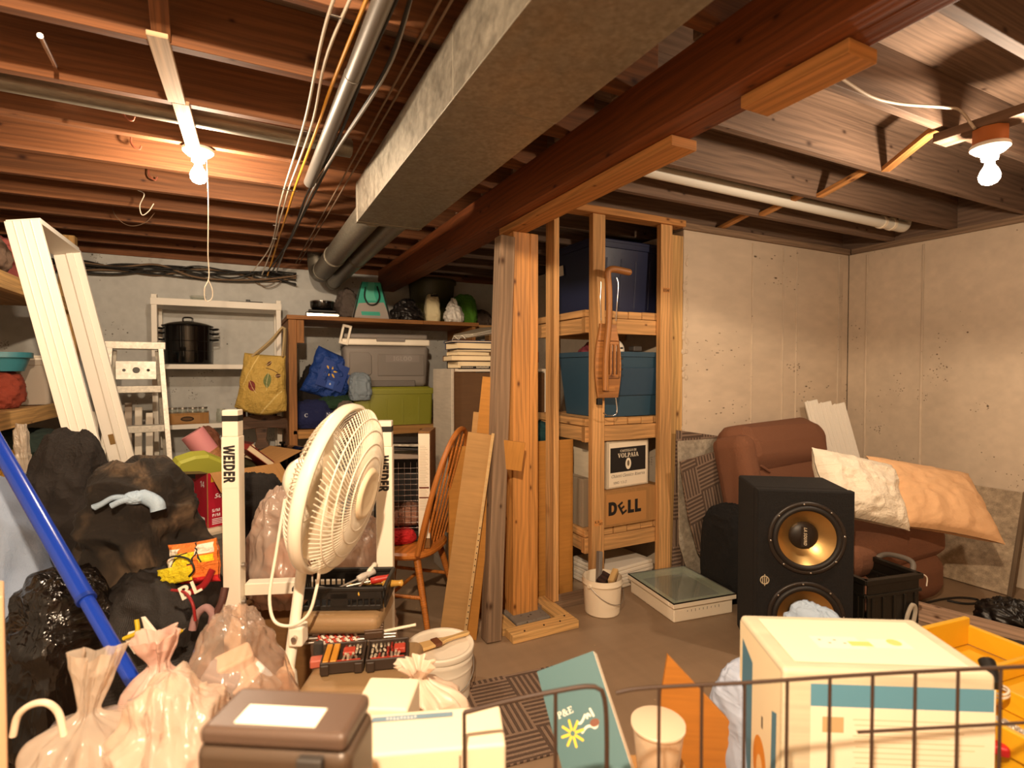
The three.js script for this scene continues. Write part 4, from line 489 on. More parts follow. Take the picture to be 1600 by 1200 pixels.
function book(label, pos, turn, w, h, d, cover, o = {}) { const b = T('book', label, 'book', pos, turn, o.group); const c = mk(cover, 0.5); M(b, 'cover', merge([rbox(w, 0.003, d, 0.001).translate(0, h - 0.0015, 0), rbox(w, 0.003, d, 0.001).translate(0, 0.0015, 0), rbox(w, h, 0.003, 0.001).translate(0, h / 2, o.spineFront ? d / 2 - 0.0015 : -d / 2 + 0.0015)]), c); M(b, 'pages', rbox(w - 0.008, h - 0.007, d - 0.01, 0.001).translate(0, h / 2, o.spineFront ? -0.002 : 0.002), mk('#e6d2ac', 0.9)); return b; }
{ let y = 1.266; const X = 1.285, Z = -3.12, put = (l, w, h, d, c, dx, turn, o) => { const b = book(l, [X + dx, y, Z], turn, w, h, d, c, o); y += h + 0.0005; return b; };
  const b0 = put('thick black book with a pale lettered spine at the bottom of the stack', 0.27, 0.045, 0.19, '#15120f', 0.01, 0.02, { spineFront: false });
  M(b0, 'spine_lettering', plate(0.2, 0.014), mk('#ffffff', 0.6, { map: canvasTex(256, 18, (g, w, h) => { g.fillStyle = '#15120f'; g.fillRect(0, 0, w, h); g.fillStyle = '#c9bda8'; for (let i = 0; i < 12; i++) g.fillRect(8 + i * 8, 6 + (i * 3) % 3, 5, 7); for (let i = 0; i < 10; i++) g.fillRect(130 + i * 11, 3 + (i * 5) % 3, 7, 12); }) }), [-0.02, 0.008, 0.0975]);
  put('tan hardback with pages outward, second from the bottom of the stack', 0.29, 0.034, 0.2, '#6b4a2c', -0.01, -0.08); put('small cream paperback in the middle of the stack', 0.22, 0.022, 0.16, '#e2cda2', -0.02, 0.05); put('thin grey book above the cream paperback', 0.24, 0.014, 0.17, '#8f7f70', 0.0, -0.06); put('hardback with a navy cover near the top of the stack', 0.27, 0.04, 0.19, '#1f2746', 0.0, 0.05); put('flat navy book on top of the stack', 0.28, 0.012, 0.2, '#27305a', -0.01, -0.1);
  const f = T('paper_folder', 'grey paper folder of loose sheets leaning on the stack of books', 'folder', [X + 0.04, y, Z - 0.02], 0.1); for (let i = 0; i < 5; i++) M(f, 'sheet', rbox(0.25 - i * 0.006, 0.003, 0.2), mk(['#8b7b66', '#efe6d4', '#d9cfbd', '#efe6d4', '#84755f'][i], 0.8), [0.01, 0.034 + i * 0.009, 0], [0, i * 0.05, 0.16 + i * 0.02]); M(f, 'spiral', tube([[-0.12, 0.01, 0.09], [-0.125, 0.03, 0.05], [-0.12, 0.01, 0], [-0.125, 0.03, -0.05], [-0.12, 0.01, -0.09]], 0.003, 40, 6), MT.wire); }
S('tin_can', 'small printed tin can on the cabinet behind the post', 'can', lathe([[0, 0], [0.03, 0], [0.031, 0.004], [0.03, 0.11], [0.031, 0.114], [0, 0.114]], 28), mk('#ffffff', 0.4, { map: canvasTex(128, 128, (g, w, h) => { g.fillStyle = '#e3d5c3'; g.fillRect(0, 0, w, h); g.fillStyle = '#a32c22'; g.fillRect(0, 0, w, 30); for (let i = 0; i < 8; i++) g.fillRect(8 + i * 15, 46 + (i % 3) * 12, 9, 22); }) }), [1.71, 1.2655, -3.08]);
S('tin_can', 'taller dark can standing behind the small printed tin', 'can', lathe([[0, 0], [0.05, 0], [0.05, 0.2], [0, 0.2]], 28), MT.darkGrey, [1.72, 1.2655, -3.2]);

// hardboard sheet and the loose boards leaning by the post
S('fibreboard_sheet', 'wide brown fibreboard sheet standing on edge behind the post', 'board', from([0.925, 0.001, -2.552], [1.66, 0.87, -2.54], 0, 0, 0.001), MT.mdf);
S('weathered_timber', 'tall weathered grey timber leaning against the beam beside the post', 'timber', bar([1.03, 0, -2.266], [1.136, 1.885, -2.334], 0.075, 0.075, [0, 0, 1], 0.004), MT.oldWood, [0, 0.003, 0]);
const lean = (a, b, w, th) => bar(a, b, w, th, [-0.449, 0, 0.893], 0.0015);
S('leaning_board', 'long orange brown board, tallest of those leaning beside the post', 'board', lean([0.923, 0.004, -2.31], [1.072, 1.22, -2.327], 0.1, 0.018), MT.mdf, [0.004, 0, -0.012]);
{ const t = T('leaning_board', 'broad tan shelf board with peg holes along its edge leaning in front', 'board'); const a = [0.854, 0.003, -2.328], b = [0.988, 0.963, -2.294]; M(t, 'panel', lean(a, b, 0.11, 0.018), MT.hardboard);
  M(t, 'edge_strip', lean([a[0] + 0.053, a[1], a[2] + 0.031], [b[0] + 0.053, b[1], b[2] + 0.031], 0.014, 0.022), MT.mdfEdge);
  for (let i = 0; i < 16; i++) { const k = 0.06 + i * 0.03 + (i > 7 ? 0.04 : 0); M(t, 'peg_hole', new THREE.SphereGeometry(0.0028, 8, 6), MT.ink, [mix(a[0], b[0], k) + 0.048, mix(a[1], b[1], k), mix(a[2], b[2], k) + 0.0425]); } }
{ const t = T('leaning_board', 'short brown board with a white cut edge sandwiched between two others', 'board'); const a = [0.935, 0.004, -2.373], b = [1.04, 1.052, -2.36]; M(t, 'panel', lean(a, b, 0.105, 0.016), MT.hardboard); M(t, 'cut_edge', lean([a[0] + 0.05, a[1], a[2] + 0.027], [b[0] + 0.05, b[1], b[2] + 0.027], 0.012, 0.0165), mk('#efdcb8', 0.8)); }
{ const t = T('crosspiece_board', 'short orange board sticking out crosswise from the leaning boards before the post', 'board'); const a = [1.061, 0.867, -2.289], b = [1.181, 0.849, -2.228]; M(t, 'panel', bar(a, b, 0.018, 0.135, [0, 1, 0]), MT.mdf); }

// folded walking seat hanging on the middle stud
{ const P = [1.721, 1.318, -2.361], t = T('cane_seat', 'wooden folding cane seat hanging on the middle stud by its hooked handle', 'cane seat', [1.762, 0, -2.362], -0.1), w = mk('#b5793f', 0.5, { map: woodTex }), Y = (py) => 1.25 + (580 - py) / 845 * 2.86;
  const ys = [Y(622), Y(600), Y(565), Y(530), Y(505)], hw = [0.062, 0.075, 0.083, 0.075, 0.05];
  const outline = []; for (let i = 0; i <= 20; i++) { const k = i / 20, y = mix(ys[0], ys[4], k); outline.push([mix(0.062, 0.05, k) + 0.024 * Math.sin(Math.PI * Math.min(1, k * 1.05)), y]); } const full = outline.concat(outline.slice().reverse().map(([x, y]) => [-x, y]));
  const ym = Y(562); const slot = (x) => [[x - 0.006, ym - 0.08], [x - 0.006, ym + 0.08], [x + 0.006, ym + 0.08], [x + 0.006, ym - 0.08]];
  M(t, 'seat_board', xtr(full, 0.02, 0.003, [slot(0.005), slot(0.03), slot(0.055)]).translate(0, 0, -0.01), w);
  M(t, 'slot_frame', merge([rbox(0.13, 0.006, 0.004).translate(0, ym + 0.1, 0.011), rbox(0.13, 0.006, 0.004).translate(0, ym - 0.1, 0.011), rbox(0.004, 0.2, 0.004).translate(0.065, ym, 0.011)]), wood('#7c4c22'));
  M(t, 'cane', tube([[-0.03, Y(610), 0.03], [-0.03, Y(560), 0.03], [-0.012, Y(500), 0.03], [-0.012, Y(450), 0.03], [-0.02, Y(430), 0.03]], 0.017, 40, 12), w);
  const hd = M(t, 'handle', tube([[-0.02, Y(435), 0.03], [-0.018, Y(424), 0.032], [0.0, Y(421), 0.036], [0.1, Y(424), 0.045]], 0.018, 30, 14), w); M(hd, 'handle_end', new THREE.SphereGeometry(0.018, 16, 10), w, [0.1, Y(424), 0.045]);
  M(t, 'wire_frame', tube([[0.045, Y(432), 0.012], [0.055, Y(440), 0.012], [0.05, Y(470), 0.012], [0.05, Y(500), 0.0]], 0.003, 20, 6), MT.chrome); M(t, 'wire_frame', tube([[-0.05, Y(440), 0.012], [-0.052, Y(470), 0.012], [-0.04, Y(500), 0.0]], 0.003, 20, 6), MT.chrome);
  M(t, 'wire_foot', tube([[0.05, Y(618), 0.0], [0.05, Y(648), 0.008], [0.0, Y(650), 0.008], [-0.03, Y(646), 0.008]], 0.003, 20, 6), MT.chrome); M(t, 'clip', rbox(0.03, 0.035, 0.02), MT.black, [-0.05, Y(628), 0]);
  for (const py of [543, 560, 577]) M(t, 'strap_end', rbox(0.014, 0.01, 0.012), MT.black, [0.085, Y(py), 0.004]); M(t, 'end_label', xtr([[-0.03, -0.012], [0.03, -0.012], [0.024, 0.012], [-0.024, 0.012]], 0.004, 0.001), wood('#c98b4c'), [0.01, Y(608), 0.01]); }

// contents of the recess rack
{ const t = tote('navy_tote', 'dark navy storage tote on the top shelf of the rack', 0.54, 0.39, 0.46, [2.02, 1.591, -2.73], 0.02, plastic('#1a2140', 0.45), plastic('#1a2140', 0.45), { taper: 0.86 }); lab(M(t, 'paper_label', rbox(0.002, 0.06, 0.05, 0.0005), mk('#d9d2c4', 0.8), [-0.262, 0.27, -0.1], [0, 0, 0.1]), 'white paper label'); }
{ const t = tote('blue_tote', 'slate blue open storage tote on the middle shelf of the rack', 0.53, 0.37, 0.44, [2.02, 0.991, -2.67], 0.03, plastic('#2d4a5e', 0.42), null, { taper: 0.82, ribs: false }); M(t, 'front_recess', rbox(0.5, 0.16, 0.006, 0.003), plastic('#29445a', 0.42), [0.02, 0.2, 0.205], [0.09, 0, 0]); M(t, 'latch', rbox(0.04, 0.06, 0.014, 0.004), MT.black, [-0.2, 0.3, 0.215]); lab(M(t, 'price_label', plate(0.04, 0.09), mk('#d6b79c', 0.8), [-0.19, 0.24, 0.217], [0.09, 0, 0.06]), 'pinkish paper label'); }
S('white_ball', 'smooth white ball shaped helmet lying in the slate blue tote', 'helmet', new THREE.SphereGeometry(0.085, 32, 20).scale(1, 0.85, 1), mk('#e9e2d2', 0.3), [1.9, 1.37, -2.53]);
S('pink_bag', 'pink and red plastic bag behind the white helmet', 'bag', blob(0.3, 0.42, 0.24, { seed: 51 }), mk('#9c4652', 0.5, { map: speckTex }), [1.95, 0.997, -2.72]);
S('dark_gadget', 'small dark gadget on the rim of the slate blue tote', 'gadget', rbox(0.06, 0.03, 0.05, 0.006), MT.darkGrey, [2.03, 1.378, -2.46]);
function carton(name, label, cat, w, h, d, pos, turn, mat, o = {}) { const t = T(name, label, cat, pos, turn); M(t, 'carton', bbox(w, h, d, 0.004), mat); if (o.flaps !== false) { M(t, 'top_flap', rbox(w - 0.004, 0.004, d / 2 - 0.002), o.top ?? mat, [0, h + 0.002, d / 4]); M(t, 'top_flap', rbox(w - 0.004, 0.004, d / 2 - 0.002), o.top ?? mat, [0, h + 0.002, -d / 4]); } return t; }
{ const t = carton('computer_carton', 'brown computer carton with black lettering on the lowest rack shelf', 'box', 0.46, 0.2, 0.42, [2.0, 0.376, -2.65], 0.02, MT.cardboard); M(t, 'brand_lettering', plate(0.29, 0.171), mk('#ffffff', 0.85, { map: canvasTex(512, 302, (g, w, h) => { g.fillStyle = '#b5824a'; g.fillRect(0, 0, w, h); g.fillStyle = '#1a120c'; g.font = 'bold 170px sans-serif'; g.fillText('D', 20, 205); g.fillText('LL', 262, 205); g.save(); g.translate(205, 148); g.rotate(-0.55); g.fillText('E', -56, 62); g.restore(); g.lineWidth = 12; g.strokeStyle = '#1a120c'; g.strokeText('D', 20, 205); g.strokeText('LL', 262, 205); }) }), [-0.05, 0.1, 0.213]); M(t, 'tape', rbox(0.46, 0.001, 0.05), mk('#c9a56d', 0.4), [0, 0.2045, 0]); for (const y of [0.06, 0.14]) M(t, 'printed_mark', plate(0.02, 0.035), MT.ink, [0.212, y, 0.2125]); }
{ const t = carton('wine_carton', 'white wine carton with a black lettered panel on the brown carton', 'box', 0.33, 0.268, 0.3, [1.985, 0.5825, -2.63], 0.1, mk('#e6d6bb', 0.8, { map: boardTex })); M(t, 'printed_front', plate(0.3, 0.25), mk('#ffffff', 0.75, { map: canvasTex(512, 435, (g, w, h) => { g.fillStyle = '#ecdfc8'; g.fillRect(0, 0, w, h); g.fillStyle = '#1c1613'; g.fillRect(18, 50, w - 36, 245); g.fillStyle = '#efe3cb'; g.textAlign = 'center'; g.font = 'bold 32px serif'; g.fillText('CASTELLO DI', w / 2, 96); g.font = 'bold 60px serif'; g.fillText('VOLPAIA', w / 2, 152); g.beginPath(); g.ellipse(w / 2, 218, 38, 58, 0, 0, 7); g.fill(); g.fillStyle = '#6d5d48'; g.beginPath(); g.ellipse(w / 2, 214, 15, 30, 0, 0, 7); g.fill(); g.fillStyle = '#2a201a'; g.font = 'italic 40px serif'; g.fillText('Chianti Classico Riserva', w / 2, 345); g.textAlign = 'left'; g.font = '32px sans-serif'; g.fillText('VINO  1.5 LT', 60, 410); }) }), [0, 0.135, 0.1512]); }
S('grey_box', 'grey cardboard box beside the brown computer carton behind the stud', 'box', bbox(0.06, 0.27, 0.3), mk('#8f7f6a', 0.8), [1.73, 0.3765, -2.65]);
S('teal_jacket', 'dark teal cloth hanging behind the middle stud', 'cloth', blob(0.16, 0.42, 0.24, { seed: 54, e: 0.6 }), cloth('#1d4547'), [1.56, 0.52, -2.82]);
S('teal_jacket_crate', 'plain brown crate under the dark teal cloth', 'box', bbox(0.22, 0.51, 0.28), MT.cardDark, [1.56, 0, -2.82]);
S('red_packet', 'red and white printed packet standing on the fibreboard crate behind the narrow stud', 'packet', bbox(0.05, 0.14, 0.05), mk('#ffffff', 0.4, { map: canvasTex(64, 128, (g, w, h) => { g.fillStyle = '#c9c4bd'; g.fillRect(0, 0, w, h); g.fillStyle = '#b32026'; g.fillRect(0, 0, w, 50); g.fillRect(10, 70, 30, 40); }) }), [1.53, 0.945, -2.8]);
{ const t = T('siding_panels', 'white ribbed panels stacked on the floor under the rack', 'panels', [1.99, 0, -2.62], 0.12); for (let i = 0; i < 6; i++) M(t, 'panel', rbox(0.38, 0.018, 0.3), mk('#e9dfcf', 0.6), [rr(-0.008, 0.008), 0.012 + i * 0.0205, rr(-0.008, 0.008)]); }

// windsor chair
{ const P = [0.736, 0.381, -2.652], t = T('windsor_chair', 'orange varnished hoop back wooden chair holding the pet crate', 'chair', [P[0], 0, P[2]], -2.3), w = wood('#c87a34', 0.4), SY = 0.40;
  const seat = []; for (let i = 0; i < 32; i++) { const a = i / 32 * Math.PI * 2; seat.push([0.2 * Math.sign(Math.cos(a)) * Math.pow(Math.abs(Math.cos(a)), 0.7), 0.19 * Math.sign(Math.sin(a)) * Math.pow(Math.abs(Math.sin(a)), 0.7)]); }
  M(t, 'seat', xtr(seat, 0.034, 0.01).rotateX(-Math.PI / 2), w, [0, SY - 0.034, 0]);
  const hoop = [], lean2 = (h) => -0.15 - 0.26 * h; for (let i = 0; i <= 16; i++) { const a = Math.PI * i / 16, h = Math.pow(Math.sin(a), 0.75) * 0.57; hoop.push([-0.19 * Math.cos(a) * (1 + 0.15 * Math.sin(a)), SY + h, lean2(h)]); }
  M(t, 'hoop_back', tube(hoop, 0.0125, 70, 12), w);
  for (let i = -3; i <= 3; i++) { const k = Math.abs(i) / 3.4, h = 0.56 * Math.pow(1 - k * k, 0.4); M(t, 'spindle', rod([i * 0.043, SY - 0.005, -0.145], [i * 0.056, SY + h, lean2(h)], 0.0075, 0.005, 10), w); }
  const legs = [[0.14, 0.12, 0.2, 0.19], [-0.14, 0.12, -0.2, 0.19], [0.13, -0.12, 0.19, -0.21], [-0.13, -0.12, -0.19, -0.21]];
  for (const [a, b, c, d] of legs) M(t, 'leg', rod([c, 0, d], [a, SY - 0.03, b], 0.012, 0.018, 14), w);
  for (const s of [1, -1]) M(t, 'stretcher', rod([s * 0.172, 0.19, 0.158], [s * 0.165, 0.19, -0.168], 0.009, 0.009, 10), w); M(t, 'stretcher', rod([-0.168, 0.19, 0], [0.168, 0.19, 0], 0.009, 0.009, 10), w); }
// pet crate on the chair
{ const P = [0.758, 0.409, -2.754], t = T('pet_crate', 'grey and black pet carrier with a wire door on the wooden chair', 'pet carrier', [P[0], 0.404, P[2]], FACE + 0.1), gr = plastic('#8f8174', 0.5), w = 0.27, h = 0.44, d = 0.28;
  M(t, 'lower_shell', xtr([[-w / 2, 0], [w / 2, 0], [w / 2, h * 0.5], [w / 2 - 0.012, h * 0.5], [w / 2 - 0.03, 0.05], [-w / 2 + 0.03, 0.05], [-w / 2 + 0.012, h * 0.5], [-w / 2, h * 0.5]], d, 0.004).translate(0, 0, -d / 2), MT.black);
  M(t, 'upper_shell', xtr([[-w / 2, h * 0.505], [-w / 2 + 0.012, h * 0.505], [-w / 2 + 0.02, h - 0.05], [-w / 2 + 0.04, h - 0.03], [w / 2 - 0.04, h - 0.03], [w / 2 - 0.02, h - 0.05], [w / 2 - 0.012, h * 0.505], [w / 2, h * 0.505], [w / 2, h - 0.05], [w / 2 - 0.05, h], [-w / 2 + 0.05, h], [-w / 2, h - 0.05]], d, 0.004).translate(0, 0, -d / 2), gr);
  M(t, 'rear_wall', rbox(w - 0.03, h - 0.05, 0.01), MT.black, [0, h / 2, -d / 2 + 0.008]);
  M(t, 'handle', tube([[-0.05, h + 0.001, 0], [-0.045, h + 0.02, 0], [0.045, h + 0.02, 0], [0.05, h + 0.001, 0]], 0.007, 20, 8), gr);
  const door = M(t, 'wire_door', merge([...Array.from({ length: 8 }, (_, i) => rod([-0.105 + i * 0.03, 0.06, 0], [-0.105 + i * 0.03, h - 0.045, 0], 0.0016, 0.0016, 6)), ...Array.from({ length: 12 }, (_, i) => rod([-0.108, 0.07 + i * 0.027, 0.002], [0.108, 0.07 + i * 0.027, 0.002], 0.0013, 0.0013, 6))]), MT.chrome, [0, 0, d / 2 + 0.002]); stuff(door); M(door, 'latch', rbox(0.02, 0.04, 0.012), MT.black, [0.1, 0.22, 0.006]);
  M(t, 'fastener', rbox(0.014, 0.05, 0.03), MT.black, [w / 2 + 0.005, h * 0.5, 0.08]); lab(M(t, 'bedding', blob(0.2, 0.09, 0.24, { seed: 60 }), cloth('#9b6d58'), [0, 0.06, 0]), 'reddish bedding inside the carrier'); }
S('red_cloth', 'bright red cloth on the chair seat under the pet carrier', 'cloth', blob(0.11, 0.06, 0.12, { seed: 61, e: 0.6 }), cloth('#b81d20'), [0.712, 0.402, -2.636]);
[[0, '#1d1a18', 'dark striped magazine at the bottom on the pet carrier'], [1, '#cfc6b5', 'pale magazine in the middle on the pet carrier'], [2, '#2a211d', 'dark magazine on top on the pet carrier']].forEach(([i, c, l]) => { const P = [0.742, 0.904, -2.596]; S('magazine', l, 'magazine', rbox(0.19, 0.012, 0.15), mk(c, 0.5, { map: speckTex }), [P[0] - 0.01, 0.403 + 0.474 + i * 0.017, P[2] - 0.02], [0.02, -0.4 + i * 0.22, -0.06]); });
{ const P = [0.838, 0.426, -2.468], t = T('game_box', 'tall slim white and brown box standing between the pet carrier and the chair back', 'box', [P[0] - 0.015, 0.403, P[2] - 0.1], FACE); M(t, 'box_body', bbox(0.055, 0.56, 0.2), MT.cardDark); M(t, 'printed_side', plate(0.054, 0.5), mk('#ffffff', 0.7, { map: canvasTex(64, 512, (g, w, h) => { g.fillStyle = '#e6dac6'; g.fillRect(0, 0, w, h); g.fillStyle = '#b5a68f'; for (let i = 0; i < 40; i++) g.fillRect(8, 60 + i * 8, 30 + (i * 7) % 20, 2); g.fillStyle = '#6b3426'; g.fillRect(4, 260, w - 8, 8); g.fillRect(4, 310, w - 8, 6); g.fillStyle = '#1c1613'; g.fillRect(36, 380, 16, 20); }) }), [0, 0.3, 0.1015]); M(t, 'printed_face', plate(0.19, 0.5), mk('#6b3426', 0.5, { map: speckTex }), [-0.029, 0.3, 0], [0, -Math.PI / 2, 0]); }

// weight bench with its two lettered uprights
{ const base = [0.2, 0, -1.9], t = T('weight_bench', 'white steel weight bench with two black lettered uprights and tan pads', 'weight bench', base, -0.36), R = (x, z) => [x, 0, z];
  const word = (sz) => canvasTex(96, 320, (g, w, h) => { g.fillStyle = '#f3e9d6'; g.fillRect(0, 0, w, h); g.save(); g.translate(w / 2, 8); g.rotate(Math.PI / 2); g.fillStyle = '#16110e'; g.font = 'bold 84px sans-serif'; g.textBaseline = 'middle'; g.scale(0.86, 1.05); g.fillText('WEIDER', 0, 4); g.strokeStyle = '#16110e'; g.lineWidth = 5; g.strokeText('WEIDER', 0, 4); g.restore(); });
  const lt = word();
  const locals = [[-0.235, 0.01], [0.25, 0.01]], tops = [1.10, 1.06];
  locals.forEach(([x, z], i) => { const H = tops[i]; const u = M(t, 'upright', bbox(0.054, H - 0.06, 0.05, 0.004), MT.whiteMetal, [x, 0, z]); M(u, 'sleeve', bbox(0.049, 0.085, 0.045, 0.003), MT.whiteMetal, [0, H - 0.06, 0]); M(u, 'black_band', bbox(0.0505, 0.02, 0.0465, 0.002), MT.ink, [0, H - 0.012, 0]); M(u, 'lettering', plate(0.05, 0.14), mk('#ffffff', 0.5, { map: lt }), [0, H - 0.155, 0.0262]); M(u, 'floor_foot', bbox(0.06, 0.04, 0.34, 0.006), MT.whiteMetal, [0, 0, 0.0]); });
  M(t, 'cross_bar', rbox(0.43, 0.04, 0.045), MT.whiteMetal, [0.0075, 0.53, -0.02]); M(t, 'cross_bar', rbox(0.43, 0.04, 0.04), MT.whiteMetal, [0.0075, 0.16, 0.01]); 
  for (const y of [0.5, 0.62]) M(t, 'bolt', cyl(0.008, 0.008, 0.012, 12).rotateZ(Math.PI / 2), MT.steel, [-0.203, y, 0.02]);
  const vinyl = mk('#8f7350', 0.55, { bumpMap: clothBump, bumpScale: 0.001 });
  const loc = (p) => { const dx = p[0] - base[0], dz = p[2] - base[2], c = Math.cos(-0.36), s = Math.sin(-0.36); return [dx * c - dz * s, dx * s + dz * c]; };
  const f = loc([0.267, 0.5, -1.402]), b = loc([0.269, 0.58, -1.608]);
  M(t, 'seat_pad', rbox(0.265, 0.055, 0.25, 0.025, 4), vinyl, [f[0] + 0.014, 0.4725, f[1]], [0, FACE + 0.36, 0]); M(t, 'back_pad', rbox(0.24, 0.055, 0.2, 0.025, 4), vinyl, [b[0], 0.5525, b[1]], [0, FACE + 0.36, 0]);
  M(t, 'spine_bar', bar([b[0], 0.49, -0.02], [f[0], 0.42, f[1] + 0.05], 0.05, 0.05), MT.whiteMetal); M(t, 'front_leg', bbox(0.05, 0.39, 0.05), MT.whiteMetal, [f[0], 0, f[1] + 0.02]); M(t, 'front_foot', bbox(0.2, 0.03, 0.05), MT.whiteMetal, [f[0], 0, f[1] + 0.08]); }

// things on the bench
{ const P = [0.271, 0.58, -1.617], t = T('plastic_basket', 'black plastic tool basket with slotted sides on the rear bench pad', 'basket', [P[0], 0.581, P[2]], FACE + 0.04), w = 0.25, d = 0.15, h = 0.062;
  M(t, 'basket_floor', rbox(w - 0.03, 0.005, d - 0.02), MT.black, [0, 0.003, 0]);
  for (const [x, z, r, L] of [[0, d / 2, 0, w], [0, -d / 2, 0, w], [w / 2, 0, 1, d], [-w / 2, 0, 1, d]]) { const g = []; g.push(rbox(L, 0.012, 0.012).translate(0, h, 0), rbox(L - 0.02, 0.014, 0.005).translate(0, 0.01, 0), rbox(L - 0.01, 0.025, 0.005).translate(0, h - 0.016, 0), rbox(0.05, h - 0.02, 0.005).translate(0, h / 2, 0)); const n = Math.round(L / 0.018); for (let i = 0; i <= n; i++) g.push(rbox(0.006, h - 0.01, 0.005).translate(-L / 2 + 0.008 + i * (L - 0.016) / n, h / 2, 0)); g.push(rbox(L - 0.02, 0.006, 0.005).translate(0, 0.038, 0)); M(t, 'slotted_wall', merge(g), MT.black, [x, 0, z], [0, r * Math.PI / 2, 0]); } 
  const tools = [[-0.03, 0.05, -0.5, 'yellow handled screwdriver', '#c9a23a', '#c0b8ac'], [0.03, 0.06, 0.35, 'red handled screwdriver', '#a8281c', '#c0b8ac'], [0.07, 0.045, -0.15, 'brass coloured rod', '#b88c3c', '#b88c3c'], [0.0, 0.07, 0.9, 'long steel hex key', '#b7afa4', '#b7afa4'], [0.05, 0.078, 1.5, 'white handled tool', '#e6dcc8', '#b7afa4']];
  for (const [x, y, a, l, c1, c2] of tools) { const q = T('hand_tool', l + ' lying in the black basket', 'tool', [P[0] + x, 0.59 + y * 0.5, P[2] + 0.01], a + FACE); M(q, 'shaft', rod([-0.07, 0, 0], [0.04, 0.01, 0], 0.003, 0.003, 8), mk(c2, 0.35, { metalness: 0.7 })); M(q, 'handle', lathe([[0, 0], [0.009, 0.002], [0.011, 0.02], [0.008, 0.05], [0.01, 0.06], [0, 0.064]], 14).rotateZ(-1.48), mk(c1, 0.4), [0.036, 0.0095, 0]); } }
{ // masonry bits with red twisted flutes and the black holder
  const A = [0.19, 0.505, -1.563], D = [0.893, 0, 0.449];
  for (let i = 0; i < 5; i++) { const t = T('masonry_bit', 'long drill bit with red and white twisted flutes, ' + ['hindmost of the five', 'second from the back of the five', 'middle one of the five', 'second from the front of the five', 'foremost of the five'][i], 'drill bit', [A[0] - 0.035 * 0 + 0.012 * (4 - i) * -0.449 * -1, 0.508 + 0.004 * (i % 2), A[2] - 0.016 * (4 - i) * 0.893 + 0.02], FACE + 0.1 + (i - 2) * 0.03);
    const tw = []; for (let k = 0; k <= 40; k++) { const a = k / 40 * Math.PI * 10; tw.push([-0.01 + 0.11 * k / 40, 0.005 * Math.cos(a), 0.005 * Math.sin(a)]); } M(t, 'shank', rod([-0.05, 0, 0], [0.2, 0, 0], 0.0035, 0.0035, 10), MT.steel); M(t, 'flute', tube(tw, 0.0035, 120, 6), mk('#b8402c', 0.4)); const tw2 = tw.map(([x, y, z]) => [x, -y, -z]); M(t, 'flute', tube(tw2, 0.0033, 120, 6), mk('#e9ddc9', 0.5)); }
  const H = [0.329, 0.515, -1.512], h = T('bit_holder', 'dark brown ridged bit holder lying across the drill bits', 'holder', [H[0], 0.53, H[2]], FACE + 0.2); M(h, 'block', rbox(0.05, 0.02, 0.09), mk('#4a3626', 0.5)); for (let i = 0; i < 6; i++) M(h, 'ridge', rbox(0.052, 0.006, 0.006), mk('#5a4432', 0.5), [0, 0.0125, -0.037 + i * 0.015]);
  S('steel_rod', 'plain pale rod sticking out past the bench on the right of the drill bits', 'rod', rod([0.34, 0.511, -1.522], [0.437, 0.533, -1.474], 0.004, 0.004, 10), MT.cream); }
{ const P = [[0.232, 0.501, -1.42], [0.336, 0.501, -1.386]], dk = plastic('#33261d', 0.5), cols = ['#c9bba6', '#b8ab98', '#d8cbb4', '#a33427', '#8a7b68', '#e2d6c0'];
  P.forEach((p, n) => { const t = T('bit_case', n ? 'open half of a bit case with small steel bits in rows' : 'open half of a bit case holding two orange chisels', 'tool case', [p[0], 0.5, p[2]], FACE + 0.18); const w = 0.106, d = 0.105, h = 0.03;
    M(t, 'tray', rbox(w, 0.006, d), dk, [0, 0.004, 0]); for (const s of [1, -1]) { M(t, 'tray_wall', rbox(w, h, 0.006), dk, [0, h / 2 + 0.001, s * (d / 2 - 0.003)]); M(t, 'tray_wall', rbox(0.006, h, d - 0.013), dk, [s * (w / 2 - 0.003), h / 2 + 0.001, 0]); } for (const s of [1, -1]) M(t, 'latch', rbox(0.02, 0.026, 0.008), dk, [s * 0.04, 0.015, d / 2 + 0.004]);
    M(t, 'red_rack', rbox(w - 0.02, 0.012, 0.02), mk('#b3402e', 0.5), [0, 0.016, d / 2 - 0.02]); M(t, 'red_rack', rbox(0.03, 0.014, 0.03), mk('#b3402e', 0.5), [0.01 + 0.02 * n, 0.018, -0.02]); 
    if (!n) for (let i = 0; i < 2; i++) M(t, 'orange_chisel', rbox(0.016, 0.012, 0.09), mk('#c8892e', 0.5), [-0.042 + i * 0.019, 0.024, -0.003]);
    for (let i = 0; i < (n ? 26 : 14); i++) { const c = cols[Math.floor(rnd() * 6)], L = rr(0.012, 0.034), x = n ? -0.04 + (i % 9) * 0.0098 : 0.0 + (i % 5) * 0.0095, z = -0.04 + Math.floor(i / (n ? 9 : 5)) * 0.027; M(t, 'bit', rod([x, 0.018, z - L / 2], [x + rr(-0.003, 0.003), 0.022, z + L / 2], rr(0.0028, 0.0045), 0.003, 8), mk(c, 0.35, { metalness: 0.5 })); } }); 
  const q = [0.168, 0.502, -1.436]; S('pink_block', 'small pinkish plastic block beside the open bit case', 'block', rbox(0.035, 0.02, 0.03, 0.004), mk('#b8604c', 0.5), [q[0], 0.511, q[2]], [0, -0.2, 0]); S('socket', 'small dark socket on the bench behind the bit case', 'socket', cyl(0.013, 0.013, 0.03, 16), MT.darkGrey, [q[0] + 0.01, 0.5155, q[2] - 0.06]); }

